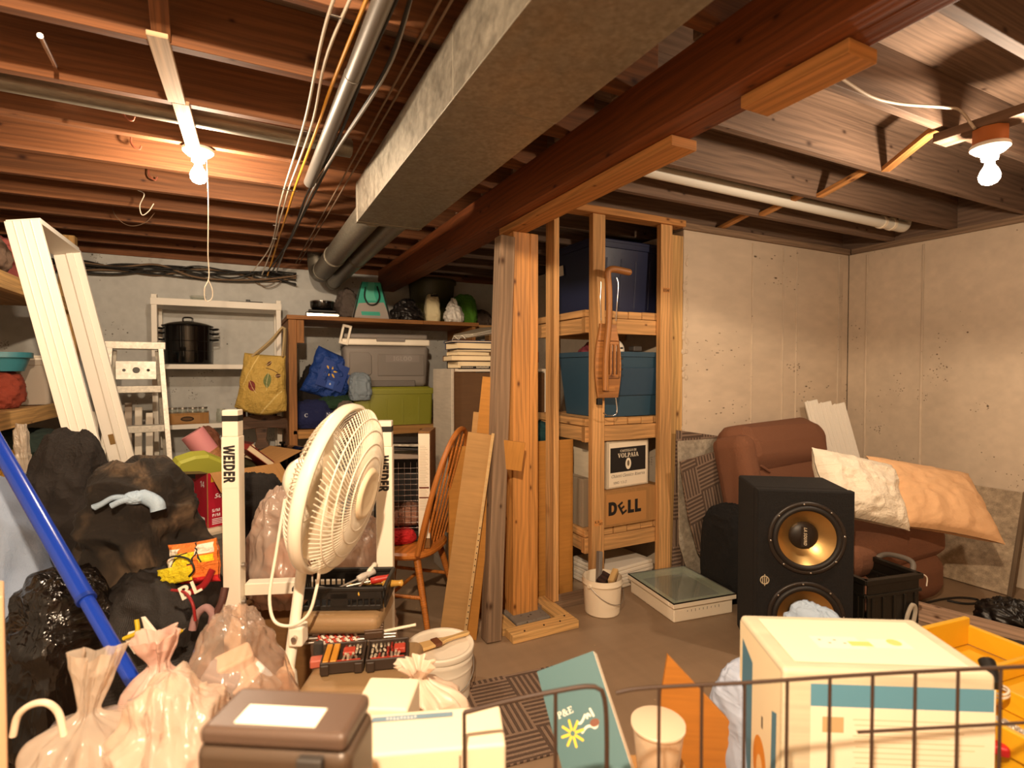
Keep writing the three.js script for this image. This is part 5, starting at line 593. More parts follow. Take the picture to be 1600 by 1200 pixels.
// pedestal fan
{ const a = [0.152, 0.739, -1.59], b = [0.098, 0.425, -1.496], k = b[1] / (a[1] - b[1]), base = [b[0] + (b[0] - a[0]) * k, 0, b[2] + (b[2] - a[2]) * k];
  const t = T('pedestal_fan', 'white pedestal fan turned toward the right with a slotted round guard', 'fan'), wp = plastic('#f4ead6', 0.35);
  M(t, 'fan_base', lathe([[0, 0], [0.095, 0], [0.098, 0.01], [0.09, 0.022], [0.05, 0.035], [0.03, 0.06], [0, 0.06]], 48), wp, base); M(t, 'lower_pole', rod(base, b, 0.021, 0.021, 20), wp); M(t, 'collar', lathe([[0, 0], [0.029, 0], [0.031, 0.02], [0.026, 0.075], [0.018, 0.085], [0, 0.085]], 28), wp, [b[0], b[1] - 0.03, b[2]]); M(t, 'upper_pole', rod(b, a, 0.0145, 0.0145, 20), wp);
  const head = M(t, 'head', new THREE.CylinderGeometry(0.001, 0.001, 0.001, 6), wp, [0.228, 0.937, -1.523]); head.rotation.order = 'YXZ'; head.rotation.set(0.21, 1.03, 0);
  head.geometry = lathe([[0, -0.135], [0.04, -0.13], [0.058, -0.11], [0.062, -0.06], [0.07, -0.045], [0, -0.044]], 40).rotateX(Math.PI / 2); head.name = 'motor_housing';
  const R = 0.222, wires = [], wiresB = [], prof = (r) => 0.075 * Math.sqrt(Math.max(0, 1 - Math.pow((r - 0.07) / (R - 0.06), 2)));   // front dome
  const N = 96; for (let i = 0; i < N; i++) { const a0 = i / N * Math.PI * 2; const pf = [], pb = []; for (let j = 0; j <= 6; j++) { const r = mix(0.068, R, j / 6), tw = 0.5 * (1 - j / 6); pf.push([r * Math.cos(a0 + tw), r * Math.sin(a0 + tw), 0.012 + prof(r)]); const rb = mix(0.05, R, j / 6); pb.push([rb * Math.cos(a0), rb * Math.sin(a0), -0.012 - 0.05 * Math.sqrt(Math.max(0, 1 - Math.pow(rb / R, 3)))]); } wires.push(tube(pf, 0.0016, 10, 5)); if (i % 1 === 0) wiresB.push(tube(pb, 0.0015, 8, 5)); }
  stuff(M(t, 'front_guard', merge(wires), wp)); stuff(M(t, 'rear_guard', merge(wiresB), wp));
  const parts = [t.children.at(-2), t.children.at(-1)];
  const ringG = (r, z, q) => new THREE.TorusGeometry(r, q, 8, 72).translate(0, 0, z);
  for (const [r, q] of [[0.1, 0.0022], [0.135, 0.0022], [0.17, 0.0022], [0.2, 0.0022]]) parts.push(M(t, 'guard_ring', ringG(r, 0.0125 + prof(r), q), wp));
  for (const r of [0.11, 0.16]) parts.push(M(t, 'guard_ring', ringG(r, -0.012 - 0.05 * Math.sqrt(1 - Math.pow(r / R, 3)), 0.002), wp));
  parts.push(M(t, 'guard_rim', lathe([[R - 0.004, -0.014], [R + 0.004, -0.014], [R + 0.008, -0.004], [R + 0.008, 0.01], [R + 0.002, 0.018], [R - 0.006, 0.018], [R - 0.004, -0.014]], 80).rotateX(Math.PI / 2), wp));
  const badge = M(t, 'hub_badge', lathe([[0, 0.094], [0.03, 0.096], [0.05, 0.094], [0.056, 0.099], [0.066, 0.097], [0.071, 0.088], [0.07, 0.08], [0, 0.08]], 48).rotateX(Math.PI / 2), mk('#ecd9b8', 0.4)); parts.push(badge);
  for (let i = 0; i < 3; i++) { const g = new THREE.PlaneGeometry(1, 1, 14, 10), p = g.attributes.position; for (let j = 0; j < p.count; j++) { const u = p.getX(j) + 0.5, v = p.getY(j), r = mix(0.04, 0.195, u), wd = mix(0.5, 0.95, Math.sin(u * 2.2)) * 0.95, an = v * wd + 0.35 * u; p.setXYZ(j, r * Math.cos(an), r * Math.sin(an), 0.03 * v * 1.6 + 0.01); } g.computeVertexNormals(); parts.push(M(t, 'blade', g, mp('#efe2c8', 0.35, { side: THREE.DoubleSide, transmission: 0.25, thickness: 0 }))); parts[parts.length - 1].userData.turn = i; }
  parts.push(M(t, 'blade_hub', cyl(0.04, 0.045, 0.05, 28).rotateX(Math.PI / 2), wp));
  for (const m of parts) { m.position.copy(head.position); m.quaternion.copy(head.quaternion); if (m.userData.turn !== undefined) { m.rotateZ(m.userData.turn * 2.094); delete m.userData.turn; } }
  const nk = new THREE.Vector3(0, -0.05, -0.1).applyQuaternion(head.quaternion).add(head.position).toArray(); M(t, 'neck', rod(a, nk, 0.017, 0.024, 16), wp);
  const c = [0.13, 0.556, -1.517]; M(t, 'control_box', rbox(0.038, 0.052, 0.045, 0.006, 2), wp, c, [0, FACE, 0]); M(t, 'knob', cyl(0.007, 0.007, 0.02, 12).rotateX(Math.PI / 2), MT.steel, [c[0] - 0.01, c[1], c[2] + 0.022], [0, FACE, 0]);
  M(t, 'power_cord', tube([[0.104, 0.907, -1.562], [0.082, 0.773, -1.559], [0.063, 0.645, -1.542], [0.075, 0.596, -1.524], [0.112, 0.591, -1.494], [0.149, 0.617, -1.476], [0.172, 0.683, -1.477], [0.182, 0.726, -1.496], [0.186, 0.753, -1.528]], 0.0042, 80, 8), wp); }

// pails with a brush
{ const P = [0.677, 0, -1.932], t = T('paint_pail', 'white plastic paint pail with a lid and wire handle on the floor', 'pail', [P[0], 0, P[2] - 0.03]); const r = 0.128; M(t, 'pail_body', lathe([[0, 0], [r * 0.86, 0], [r * 0.88, 0.01], [r * 0.95, 0.12], [r * 0.97, 0.122], [r * 0.97, 0.13], [r * 0.955, 0.132], [r * 0.97, 0.155], [r * 0.99, 0.158], [r * 0.99, 0.168], [r * 0.97, 0.17], [r * 0.97, 0.185], [0, 0.185]], 56), MT.whitePlastic); M(t, 'lid', lathe([[0, 0.19], [r * 0.86, 0.19], [r * 0.9, 0.2], [r, 0.203], [r * 1.02, 0.196], [r * 1.01, 0.18], [r * 0.985, 0.18], [r * 0.98, 0.1855], [0, 0.1855]], 56), MT.whitePlastic); M(t, 'wire_handle', tube(Array.from({ length: 17 }, (_, i) => { const a = i / 16 * Math.PI; return [r * 1.0 * Math.cos(a), 0.16 - 0.09 * Math.sin(a), r * 1.04 * Math.sin(a)]; }), 0.002, 50, 6), MT.steel); for (const s of [1, -1]) M(t, 'handle_ear', cyl(0.011, 0.011, 0.012, 16).rotateZ(Math.PI / 2), MT.whitePlastic, [s * r, 0.16, 0]);
  const b = T('paint_brush', 'paint brush with a wooden handle lying across the pail lid', 'brush', [P[0] + 0.0, 0.2045, P[2] - 0.03], 0.25 + FACE + 0.35); M(b, 'bristles', xtr([[-0.105, -0.026], [-0.03, -0.024], [-0.03, 0.024], [-0.1, 0.03]], 0.012, 0.003).rotateX(-Math.PI / 2), mk('#d9b375', 0.9), [0, 0.0, 0]); M(b, 'ferrule', rbox(0.03, 0.013, 0.05), mk('#6a3c22', 0.5), [-0.016, 0.0075, 0]); M(b, 'handle', xtr([[-0.002, -0.022], [0.02, -0.014], [0.06, -0.01], [0.12, -0.013], [0.128, -0.006], [0.128, 0.006], [0.12, 0.013], [0.06, 0.01], [0.02, 0.014], [-0.002, 0.022]], 0.012, 0.003).rotateX(-Math.PI / 2), wood('#e3bd7e')); }
S('carpet_mat', 'brown striped parquet patterned carpet mat lying on the floor', 'carpet', slab([[-0.26, -0.22], [0.24, -0.22], [0.24, 0.26], [-0.26, 0.26]], 0.008).rotateX(-Math.PI / 2), MT.carpet, [[0.897, 0, -1.706][0], 0.0005, [0.897, 0, -1.706][2]], [0, FACE + 0.35, 0]);

// ================================================================ right side
// recliner against the middle wall, facing into the room
{ const t = T('recliner', 'worn brown recliner armchair in the corner under two pillows', 'armchair', [2.98, 0, -1.93]), m = MT.recliner;
  const puff = (w, h, d, r, seed, amp = 0.012) => { const g = new RoundedBoxGeometry(w, h, d, 14, Math.min(r, w / 2.02, h / 2.02, d / 2.02)), p = g.attributes.position, n = g.attributes.normal; for (let i = 0; i < p.count; i++) { const x = p.getX(i), y = p.getY(i), z = p.getZ(i), k = amp * ((n3(x * 7, y * 7, z * 7, seed) - 0.5) * 1.4 + (ridge(x * 13, y * 13, z * 13, seed) - 0.5) * 0.8); p.setXYZ(i, x + n.getX(i) * k, y + n.getY(i) * k, z + n.getZ(i) * k); } g.computeVertexNormals(); return grainUV(g); };
  M(t, 'base', rbox(0.84, 0.1, 0.72, 0.02), MT.rubber, [-0.02, 0.07, -0.05]);
  M(t, 'seat_cushion', puff(0.9, 0.19, 0.76, 0.09, 3), m, [0.0, 0.34, 0.03]); M(t, 'front_panel', puff(0.86, 0.25, 0.2, 0.09, 5), m, [0.0, 0.15, 0.31]); M(t, 'side_panel', puff(0.12, 0.26, 0.7, 0.05, 6), m, [-0.4, 0.19, -0.05]); M(t, 'side_panel', puff(0.12, 0.26, 0.7, 0.05, 7), m, [0.38, 0.19, -0.05]);
  const back = M(t, 'lower_back', puff(0.78, 0.42, 0.2, 0.09, 8, 0.016), m, [-0.06, 0.55, -0.27], [-0.2, 0, 0]); M(t, 'headrest', puff(0.8, 0.3, 0.26, 0.12, 9, 0.022), m, [-0.06, 0.785, -0.31], [-0.22, 0, 0]); M(t, 'back_wing', puff(0.14, 0.56, 0.24, 0.065, 11), m, [-0.42, 0.6, -0.24], [-0.2, 0, 0.05]); 
  for (let i = 0; i < 6; i++) M(t, 'pleat', puff(0.1, 0.014, 0.016, 0.006, 20 + i, 0.002), m, [-0.3 + rr(-0.01, 0.02), 0.69 + i * 0.026, -0.185 - i * 0.006], [0, 0, (i - 2.5) * 0.2]);
}
{ const P = [2.676, 0.673, -1.573]; S('pillow', 'small cream crumpled pillow propped against the recliner back', 'pillow', pillow(0.46, 0.34, 0.17, 11, 0.024, 0.06), cloth('#efe2cc', { bumpMap: crumpleBump, bumpScale: 0.0035 }), [P[0], P[1] + 0.01, P[2]], [-0.55, -0.15, -0.35]); }
{ const P = [3.119, 0.6, -1.459]; S('cushion', 'large peach cushion with a pointed corner lying on the recliner seat', 'cushion', pillow(0.56, 0.4, 0.16, 17, 0.016, 0.08), cloth('#e0b284', { bumpMap: noiseBump, bumpScale: 0.003 }), [P[0] - 0.03, P[1] + 0.015, P[2]], [-0.75, -0.2, -0.42]); }
// fluted white mouldings in the corner
[[0, 'white fluted moulding, the one nearest the recliner'], [1, 'white fluted moulding, middle one of three in the corner'], [2, 'white fluted moulding, the one nearest the right wall']].forEach(([i, l]) => { const t = T('white_moulding', l, 'moulding', [3.62 + i * 0.085, 0, -2.16 + i * 0.04]); const a = [0, 0.0, 0], top = [-0.17, 1.05 - i * 0.01, -0.2]; M(t, 'board', bar(a, top, 0.088, 0.016, [-0.449, 0, 0.893]), MT.whitePaint); for (const k of [-0.02, 0.0, 0.02]) M(t, 'flute', bar([a[0] + k * 1.2 - 0.004, a[1] + 0.004, a[2] + k * 0.6 + 0.008], [top[0] + k * 1.2 - 0.004, top[1], top[2] + k * 0.6 + 0.008], 0.012, 0.006, [-0.449, 0, 0.893]), MT.whitePaint); });
// grey board leaning at the right wall
{ const t = T('speckled_board', 'speckled grey board with a dark framed edge leaning against the right wall', 'board'); const a = [3.74, -0.118, -1.72], b = [3.72, -0.003, -1.344], c = [3.93, 0.557, -1.494], d = [3.93, 0.523, -1.744]; const z0 = -1.95, z1 = -1.42;
  M(t, 'panel', bar([3.80, 0.004, (z0 + z1) / 2], [3.965, 0.56, (z0 + z1) / 2], z1 - z0, 0.016, [-1, 0.2, 0]), mk('#cdb698', 0.9, { map: fineSpeck })); M(t, 'edge_strip', bar([3.795, 0.002, z1 + 0.012], [3.962, 0.565, z1 + 0.012], 0.022, 0.03, [-1, 0.2, 0]), wood('#6e5a44')); }
// carpet mats leaning at the wall
S('carpet_mat', 'striped carpet mat standing flat against the concrete wall, hindmost of the mats', 'carpet', slab([[2.304, 0.902, -2.41].slice(0, 2), [2.991, 0.794, -2.41].slice(0, 2), [3.004, -0.003, -2.41].slice(0, 2), [2.273, 0.019, -2.41].slice(0, 2)], 0.01), MT.carpet, [0, 0, -2.42]);
S('carpet_mat', 'carpet mat turned to show its pale speckled backing between two striped mats', 'carpet', slab([[2.287, 0.841, -2.36].slice(0, 2), [2.941, 0.835, -2.36].slice(0, 2), [2.954, -0.021, -2.36].slice(0, 2), [2.365, 0.039, -2.36].slice(0, 2), [2.293, 0.24, -2.36].slice(0, 2)], 0.008), MT.carpetBack, [0, 0, -2.375], [-0.02, 0, 0]);
{ const o = [[2.23, 0.735, -2.3].slice(0, 2), [2.51, 0.774, -2.3].slice(0, 2), [2.953, 0.833, -2.3].slice(0, 2), [2.997, -0.008, -2.3].slice(0, 2), [2.483, 0.039, -2.3].slice(0, 2), [2.373, 0.201, -2.3].slice(0, 2), [2.301, 0.397, -2.3].slice(0, 2), [2.26, 0.575, -2.3].slice(0, 2)]; const g = slab(o, 0.012), uv = g.attributes.uv; for (let i = 0; i < uv.count; i++) { const u = uv.getX(i), v = uv.getY(i); uv.setXY(i, u * 0.966 - v * 0.259, u * 0.259 + v * 0.966); } S('carpet_mat', 'striped carpet mat with a curved edge leaning in front, beside the black bundle', 'carpet', g, MT.carpet, [0, 0, -2.315], [0, 0, 0]); }
S('black_bundle', 'rounded black cloth bundle standing between the mats and the speaker box', 'bundle', blob(0.3, 0.5, 0.26, { seed: 71, e: 0.6, amp: 0.03 }), cloth('#0f0d0d'), [[2.435, 0, -2.122][0] + 0.02, 0, [2.435, 0, -2.122][2] + 0.0]);
// speaker box
{ const Lc = [1.974, 0, -1.585], yaw = FACE - 0.16, w = 0.385, h = 0.745, d = 0.33, c = Math.cos(yaw), s = Math.sin(yaw), t = T('speaker_box', 'black carpeted speaker box with two gold cone woofers', 'speaker', [Lc[0] + c * w / 2 - s * d / 2, 0, Lc[2] - s * w / 2 - c * d / 2], yaw);
  const carpetBlack = cloth('#141110'), hole = (y) => { const q = new THREE.Path(); q.absarc(0.005, y, 0.128, 0, Math.PI * 2, true); return q; }; M(t, 'cabinet_body', bbox(w, h, d - 0.05, 0.012, 2).translate(0, 0, -0.025), carpetBlack); M(t, 'front_baffle', xtr([[-w / 2, 0], [w / 2, 0], [w / 2, h], [-w / 2, h]], 0.05, 0.006, [hole(0.545), hole(0.205)]).translate(0, 0, d / 2 - 0.05), carpetBlack); const gold = mk('#b98a48', 0.3, { metalness: 0.95 });
  for (const y of [0.545, 0.205]) { const R = 0.155, wf = M(t, 'woofer', lathe([[R, 0.001], [R, 0.006], [R * 0.97, 0.011], [R * 0.9, 0.011], [R * 0.88, 0.004]], 64).rotateX(Math.PI / 2), mk('#2a221d', 0.4), [0.005, y, d / 2]);
    M(wf, 'surround', new THREE.TorusGeometry(R * 0.82, R * 0.075, 12, 64), mk('#1d1815', 0.55), [0, 0, 0.007]); M(wf, 'cone', lathe([[R * 0.3, -0.042], [R * 0.42, -0.036], [R * 0.6, -0.018], [R * 0.76, 0.006]], 64).rotateX(Math.PI / 2), mk('#d9b273', 0.36, { metalness: 0.95, side: THREE.DoubleSide }), [0, 0, 0.0005]); M(wf, 'dust_cap', lathe([[0, -0.014], [R * 0.2, -0.0165], [R * 0.34, -0.026], [R * 0.385, -0.036]], 48).rotateX(Math.PI / 2), mk('#241b15', 0.45)); M(wf, 'lettering', plate(0.034, 0.088), mk('#ffffff', 0.5, { map: canvasTex(96, 240, (g, W, H) => { g.fillStyle = '#241b15'; g.fillRect(0, 0, W, H); g.translate(W / 2, 8); g.rotate(Math.PI / 2); g.fillStyle = '#d8c9ad'; g.font = 'italic bold 50px sans-serif'; g.textBaseline = 'middle'; g.scale(0.85, 1); g.fillText('LA SOUND', 0, 0); }), transparent: false }), [0, 0, -0.0125]);
    for (let i = 0; i < 8; i++) { const a = i * Math.PI / 4 + 0.1; M(wf, 'screw', new THREE.SphereGeometry(0.0045, 10, 6).scale(1, 1, 0.6), MT.chrome, [R * 0.94 * Math.cos(a), R * 0.94 * Math.sin(a), 0.012]); } }
  const em = M(t, 'round_emblem', new THREE.TorusGeometry(0.017, 0.0022, 8, 28), mk('#b9a98c', 0.4), [-0.16, 0.355, d / 2 + 0.001]); M(em, 'emblem_bar', rbox(0.004, 0.05, 0.003, 0.001), mk('#b9a98c', 0.4)); M(em, 'emblem_bar', rbox(0.004, 0.03, 0.003, 0.001), mk('#b9a98c', 0.4), [0.008, 0, 0]); M(em, 'emblem_bar', rbox(0.004, 0.03, 0.003, 0.001), mk('#b9a98c', 0.4), [-0.008, 0, 0]); }
// black crate with flap handles
{ const P = [2.549, 0, -1.423], t = T('black_crate', 'worn black plastic crate with grey scuffed rim beside the recliner', 'crate', [P[0], 0, P[2] - 0.05], FACE + 0.28), w = 0.32, d = 0.3, h = 0.36, bk = plastic('#17140f', 0.4), sc = plastic('#6c645b', 0.6);
  M(t, 'crate_floor', rbox(w - 0.04, 0.01, d - 0.04), bk, [0, 0.006, 0]);
  for (const [x, z, r, L] of [[0, d / 2 - 0.008, 0, w], [0, -d / 2 + 0.008, 0, w], [w / 2 - 0.008, 0, 1, d], [-w / 2 + 0.008, 0, 1, d]]) { const g = [rbox(L - 0.03, h - 0.02, 0.008).translate(0, h / 2, 0), rbox(L, 0.022, 0.026).translate(0, h - 0.011, 0), rbox(L - 0.01, 0.014, 0.02).translate(0, h * 0.8, 0)]; for (let i = 0; i < 5; i++) g.push(rbox(0.012, h * 0.78, 0.02).translate(-L / 2 + 0.04 + i * (L - 0.08) / 4, h * 0.39, 0)); M(t, 'crate_wall', merge(g), bk, [x, 0, z], [0, r * Math.PI / 2, 0]); }
  lab(M(t, 'scuffed_handle', tube([[w / 2 + 0.004, h - 0.02, 0.1], [w / 2 + 0.03, h + 0.02, 0.08], [w / 2 + 0.035, h + 0.025, 0.0], [w / 2 + 0.03, h + 0.01, -0.06], [w / 2 + 0.004, h - 0.02, -0.09]], 0.012, 30, 8), sc), 'grey scuffed handle'); M(t, 'wire_clip', tube([[w / 2 + 0.02, h - 0.01, 0.12], [w / 2 + 0.05, h - 0.03, 0.13], [w / 2 + 0.05, h - 0.07, 0.13]], 0.003, 16, 6), MT.wire);
  lab(M(t, 'white_strap', tube([[0.04, 0.06, d / 2 + 0.012], [0.045, 0.14, d / 2 + 0.014], [0.06, 0.2, d / 2 + 0.014], [0.085, 0.235, d / 2 + 0.014], [0.1, 0.22, d / 2 + 0.014], [0.085, 0.13, d / 2 + 0.014], [0.075, 0.06, d / 2 + 0.012]], 0.009, 50, 6).scale(1, 1, 1), cloth('#d9cdb9')), 'white strap loop'); }
S('floor_cable', 'short black cable looped on the floor in front of the recliner', 'cable', tube([[3.24, 0.006, -1.572], [3.422, 0.006, -1.553], [3.536, 0.006, -1.515], [3.577, 0.006, -1.466], [3.528, 0.006, -1.445], [3.448, 0.006, -1.476], [3.418, 0.006, -1.536]], 0.006, 50, 6), MT.wireBlack);
S('floor_board', 'pale board on edge along the floor before the recliner', 'board', bar([3.0, 0.046, -1.62], [3.2, 0.046, -0.85], 0.03, 0.088), wood('#c9a68a'));
{ const P = [3.218, 0, -1.165], m = mk('#15110f', 0.4, { bumpMap: crumpleBump, bumpScale: 0.0035 }); S('black_bag', 'crumpled black bag on the floor by the right wall', 'bag', blob(0.26, 0.15, 0.2, { seed: 77, amp: 0.12 }), m, [P[0] + 0.03, 0, P[2] - 0.02]); S('grey_shoe', 'flat dark grey slipper on the floor beside the crumpled black bag', 'shoe', blob(0.22, 0.05, 0.09, { seed: 78, e: 0.7, amp: 0.03 }), MT.darkGrey, [P[0] - 0.16, 0, P[2] + 0.05], [0, 0.4, 0]); }

// window sash lying on a white box by the studs
{ const A = [1.909, 0, -2.009], t = T('window_sash', 'glazed window sash with a worn frame lying on a white box', 'window'); const L = [1.998, 0, -2.391], Rr = [2.319, 0, -1.955]; const u = V(Rr).sub(V(A)).normalize(), v = V(L).sub(V(A)).normalize(), yaw = Math.atan2(-u.z, u.x); const g = new THREE.Group(); void g;
  const W = 0.36, D = 0.40; t.position.set(A[0] + Math.cos(yaw) * W / 2 - Math.sin(yaw) * D / 2, 0, A[2] - Math.sin(yaw) * W / 2 - Math.cos(yaw) * D / 2); t.rotation.y = yaw;
  M(t, 'base_box', bbox(W, 0.075, D, 0.006), MT.cream); const cp = wood('#8d7a5e'), X = W / 2 + 0.012, Z = D / 2 + 0.014;
  const fr = M(t, 'sash_frame', merge([rbox(2 * X, 0.024, 0.04).translate(0, 0, Z - 0.02), rbox(2 * X, 0.024, 0.04).translate(0, 0, -Z + 0.02), rbox(0.04, 0.024, 2 * Z - 0.082).translate(X - 0.02, 0, 0), rbox(0.04, 0.024, 2 * Z - 0.082).translate(-X + 0.02, 0, 0)]), MT.cream, [0, 0.088, 0]);
  M(fr, 'peeling_edge', merge([rbox(2 * X + 0.002, 0.008, 0.006).translate(0, 0.013, Z - 0.003), rbox(0.006, 0.008, 2 * Z).translate(-X + 0.003, 0.013, 0), rbox(2 * X, 0.008, 0.006).translate(0, 0.013, -Z + 0.003), rbox(0.006, 0.008, 2 * Z).translate(X - 0.003, 0.013, 0)]), mk('#4b3a28', 0.6, { map: dirtTex }));
  M(t, 'glass_pane', rbox(2 * X - 0.01, 0.004, 2 * Z - 0.01, 0.001), mp('#dfe8e0', 0.02, { transmission: 0.75, thickness: 0, specularIntensity: 1 }), [0, 0.103, 0]); M(t, 'dark_liner', rbox(W - 0.05, 0.002, D - 0.05), mk('#5d5444', 0.5), [0, 0.0762, 0]);
  for (let i = 0; i < 9; i++) M(t, 'scale_mark', rbox(0.002, 0.008 + (i % 3) * 0.003, 0.001, 0.0003), MT.ink, [-0.1 + i * 0.024, 0.05, D / 2 + 0.0005]); }
// white bucket with a level and blocks in it
{ const P = [1.674, 0, -2.222], t = T('bucket', 'white plastic bucket with a wire handle on the floor by the studs', 'bucket', [P[0], 0, P[2] - 0.06], 0.3), r = 0.1, h = 0.185;
  M(t, 'bucket_body', lathe([[0, 0], [r * 0.88, 0], [r * 0.9, 0.006], [r * 0.99, h * 0.82], [r * 1.05, h * 0.83], [r * 1.06, h * 0.88], [r * 1.01, h * 0.89], [r * 1.02, h], [r * 0.98, h], [r * 0.86, 0.012], [0, 0.012]], 56), plastic('#f3e4cb', 0.4)); M(t, 'wire_handle', tube(Array.from({ length: 17 }, (_, i) => { const a = i / 16 * Math.PI; return [r * 1.09 * Math.cos(a), h * 0.86 - 0.09 * Math.sin(a), r * 1.06 * Math.sin(a) + 0.004]; }), 0.002, 60, 6), MT.steel); for (const s of [1, -1]) M(t, 'handle_ear', cyl(0.01, 0.01, 0.014, 14).rotateZ(Math.PI / 2), plastic('#f3e4cb', 0.4), [s * r * 1.07, h * 0.86, 0]);
  S('spirit_level', 'worn grey metal bar sticking up out of the white bucket', 'tool', bar([P[0] - 0.02, 0.05, P[2] - 0.07], [P[0] + 0.012, 0.3, P[2] - 0.1], 0.022, 0.03, [0, 0, 1], 0.003), mk('#8d8782', 0.5, { metalness: 0.4 })); S('brick_piece', 'dark reddish ribbed block inside the white bucket', 'block', rbox(0.07, 0.1, 0.05, 0.004), mk('#6b4a40', 0.9, { map: carpetTex }), [P[0] + 0.025, 0.14, P[2] - 0.075], [0.3, 0.4, 0.5]); S('wood_block', 'small tan wood block inside the white bucket', 'block', rbox(0.09, 0.025, 0.03, 0.003), wood('#d6b176'), [P[0] + 0.04, 0.19, P[2] - 0.02], [0, 0.6, 0.4]); }

// ================================================================ left floor pile
S('comforter_bag', 'pale blue comforter bundled in a bag behind the black garbage bag', 'bag', blob(0.52, 0.84, 0.46, { seed: 81, amp: 0.06, f: 2.0, amp2: 0.012, f2: 5, top: 0.62, e: 0.7, st: [1.2, 0.6, 1.2] }), cloth('#a3b5d2'), [[-0.776, 0.604, -2.556][0], 0, [-0.776, 0.604, -2.556][2]]);
S('garbage_bag', 'big shiny black garbage bag with stretched folds beside the blue pole', 'bag', blob(0.37, 0.64, 0.30, { seed: 83, amp: 0.05, f: 2.0, amp2: 0.03, f2: 6, st: [0.5, 1.8, 0.5], top: 0.85, e: 0.62, sag: 0.1 }), mk('#15100d', 0.2, { bumpMap: crumpleBump, bumpScale: 0.0060 }), [[-0.473, 0.493, -2.009][0], 0, [-0.473, 0.493, -2.009][2]], [0, 0.5, 0]);
{ const a = [-0.695, 1.116, -2.16], b = [-0.198, 0.538, -1.402], k = 1.02, e = [0, 1, 2].map((i) => a[i] + (b[i] - a[i]) * k), m = [0, 1, 2].map((i) => a[i] + (b[i] - a[i]) * 0.72), t = T('blue_pole', 'glossy blue pole slanting down across the pile beside the garbage bag', 'pole'); M(t, 'upper_tube', rod(a, m, 0.02, 0.02, 20), mk('#1c3fae', 0.22)); M(t, 'lower_tube', rod(m, e, 0.0155, 0.0155, 20), mk('#1c3fae', 0.22)); M(t, 'joint_ring', rod([0, 1, 2].map((i) => mix(m[i], a[i], 0.01)), [0, 1, 2].map((i) => mix(m[i], e[i], 0.01)), 0.0212, 0.0212, 20), mk('#17348f', 0.3)); }
S('yellow_sack', 'mustard yellow folded sack showing between the blue pole and the comforter', 'bag', blob(0.2, 0.9, 0.18, { seed: 85, top: 0.5, e: 0.6 }), cloth('#b98a24'), [[-0.864, 0.706, -2.995][0], 0, [-0.864, 0.706, -2.995][2]]);
S('plastic_sheet', 'cloudy plastic sheeting draped behind the yellow sack by the left shelving', 'sheet', blob(0.2, 1.02, 0.18, { seed: 86, amp: 0.1, top: 0.3 }), bagFilm('#c9bba9', 0.35, 0.3), [[-0.834, 0.815, -2.983][0], 0, [-0.834, 0.815, -2.983][2]]);
S('black_coat', 'tall heap of brownish black coats under the white door jamb', 'coat', blob(0.5, 1.0, 0.42, { seed: 88, amp: 0.09, f: 1.5, top: 0.5, amp2: 0.03, f2: 3.6, st: [1.5, 0.45, 1.5], seg: [96, 72] }), mk('#1d1612', 0.9, { bumpMap: crumpleBump, bumpScale: 0.0056 }), [[-0.582, 0.698, -2.652][0], 0, [-0.582, 0.698, -2.652][2]]);
{ const P = [-0.307, 0.667, -2.221], t = T('work_jacket', 'dirty grey brown work jacket slumped over the black coats with brass snaps', 'jacket', [P[0], 0.30, P[2]], FACE); const m = mk('#746b61', 0.95, { map: dirtTex, bumpMap: crumpleBump, bumpScale: 0.0060 });
  M(t, 'jacket_body', blob(0.37, 0.6, 0.34, { seed: 90, amp: 0.11, f: 1.5, top: 0.72, amp2: 0.035, f2: 3.4, st: [0.8, 1.5, 0.8], e: 0.62, seg: [96, 72] }), m); M(t, 'folded_hem', tube([[-0.12, 0.2, 0.16], [-0.03, 0.1, 0.19], [0.09, 0.14, 0.18], [0.14, 0.24, 0.15]], 0.03, 40, 10), mk('#3b332b', 0.95, { bumpMap: clothBump, bumpScale: 0.004 })); M(t, 'sleeve', tube([[-0.13, 0.22, 0.15], [-0.08, 0.06, 0.2], [0.02, -0.02, 0.24], [0.07, -0.06, 0.25]], 0.045, 40, 12), m);
  for (const [x, y, z] of [[0.055, 0.175, 0.21], [0.03, 0.13, 0.224], [0.045, -0.01, 0.287]]) M(t, 'brass_snap', cyl(0.0085, 0.0085, 0.006, 16).rotateX(Math.PI / 2), mk('#b07a44', 0.35, { metalness: 0.8 }), [x, y, z]); }
{ // glove
  const P = [-0.308, 0.847, -2.07], t = T('rubber_glove', 'pale blue rubber glove draped over the dirty work jacket', 'glove', P, FACE + 0.1), m = mk('#a3bad0', 0.5, { bumpMap: crumpleBump, bumpScale: 0.0014 });
  M(t, 'palm', blob(0.075, 0.035, 0.06, { seed: 95, amp: 0.05 }), m, [0.01, -0.014, 0]); const fg = [[-0.02, 0.02, 0.075], [-0.022, 0.008, 0.088], [-0.022, -0.006, 0.084], [-0.02, -0.02, 0.066]];
  fg.forEach(([x, z, L], i) => M(t, 'finger', tube([[0.0, 0.004, z], [x - L * 0.35, 0.006 - i * 0.001, z * 1.2], [x - L * 0.75, -0.012 - i * 0.002, z * 1.3 + 0.004], [x - L, -0.022, z * 1.3 + 0.006]], 0.0078, 24, 10), m)); M(t, 'thumb', tube([[0.015, 0.002, 0.025], [-0.01, 0.0, 0.045], [-0.035, -0.012, 0.052]], 0.009, 16, 10), m); M(t, 'cuff', tube([[0.03, 0.004, 0], [0.055, -0.006, 0.004], [0.075, -0.02, 0.008], [0.08, -0.04, 0.01]], 0.022, 24, 12), m); }
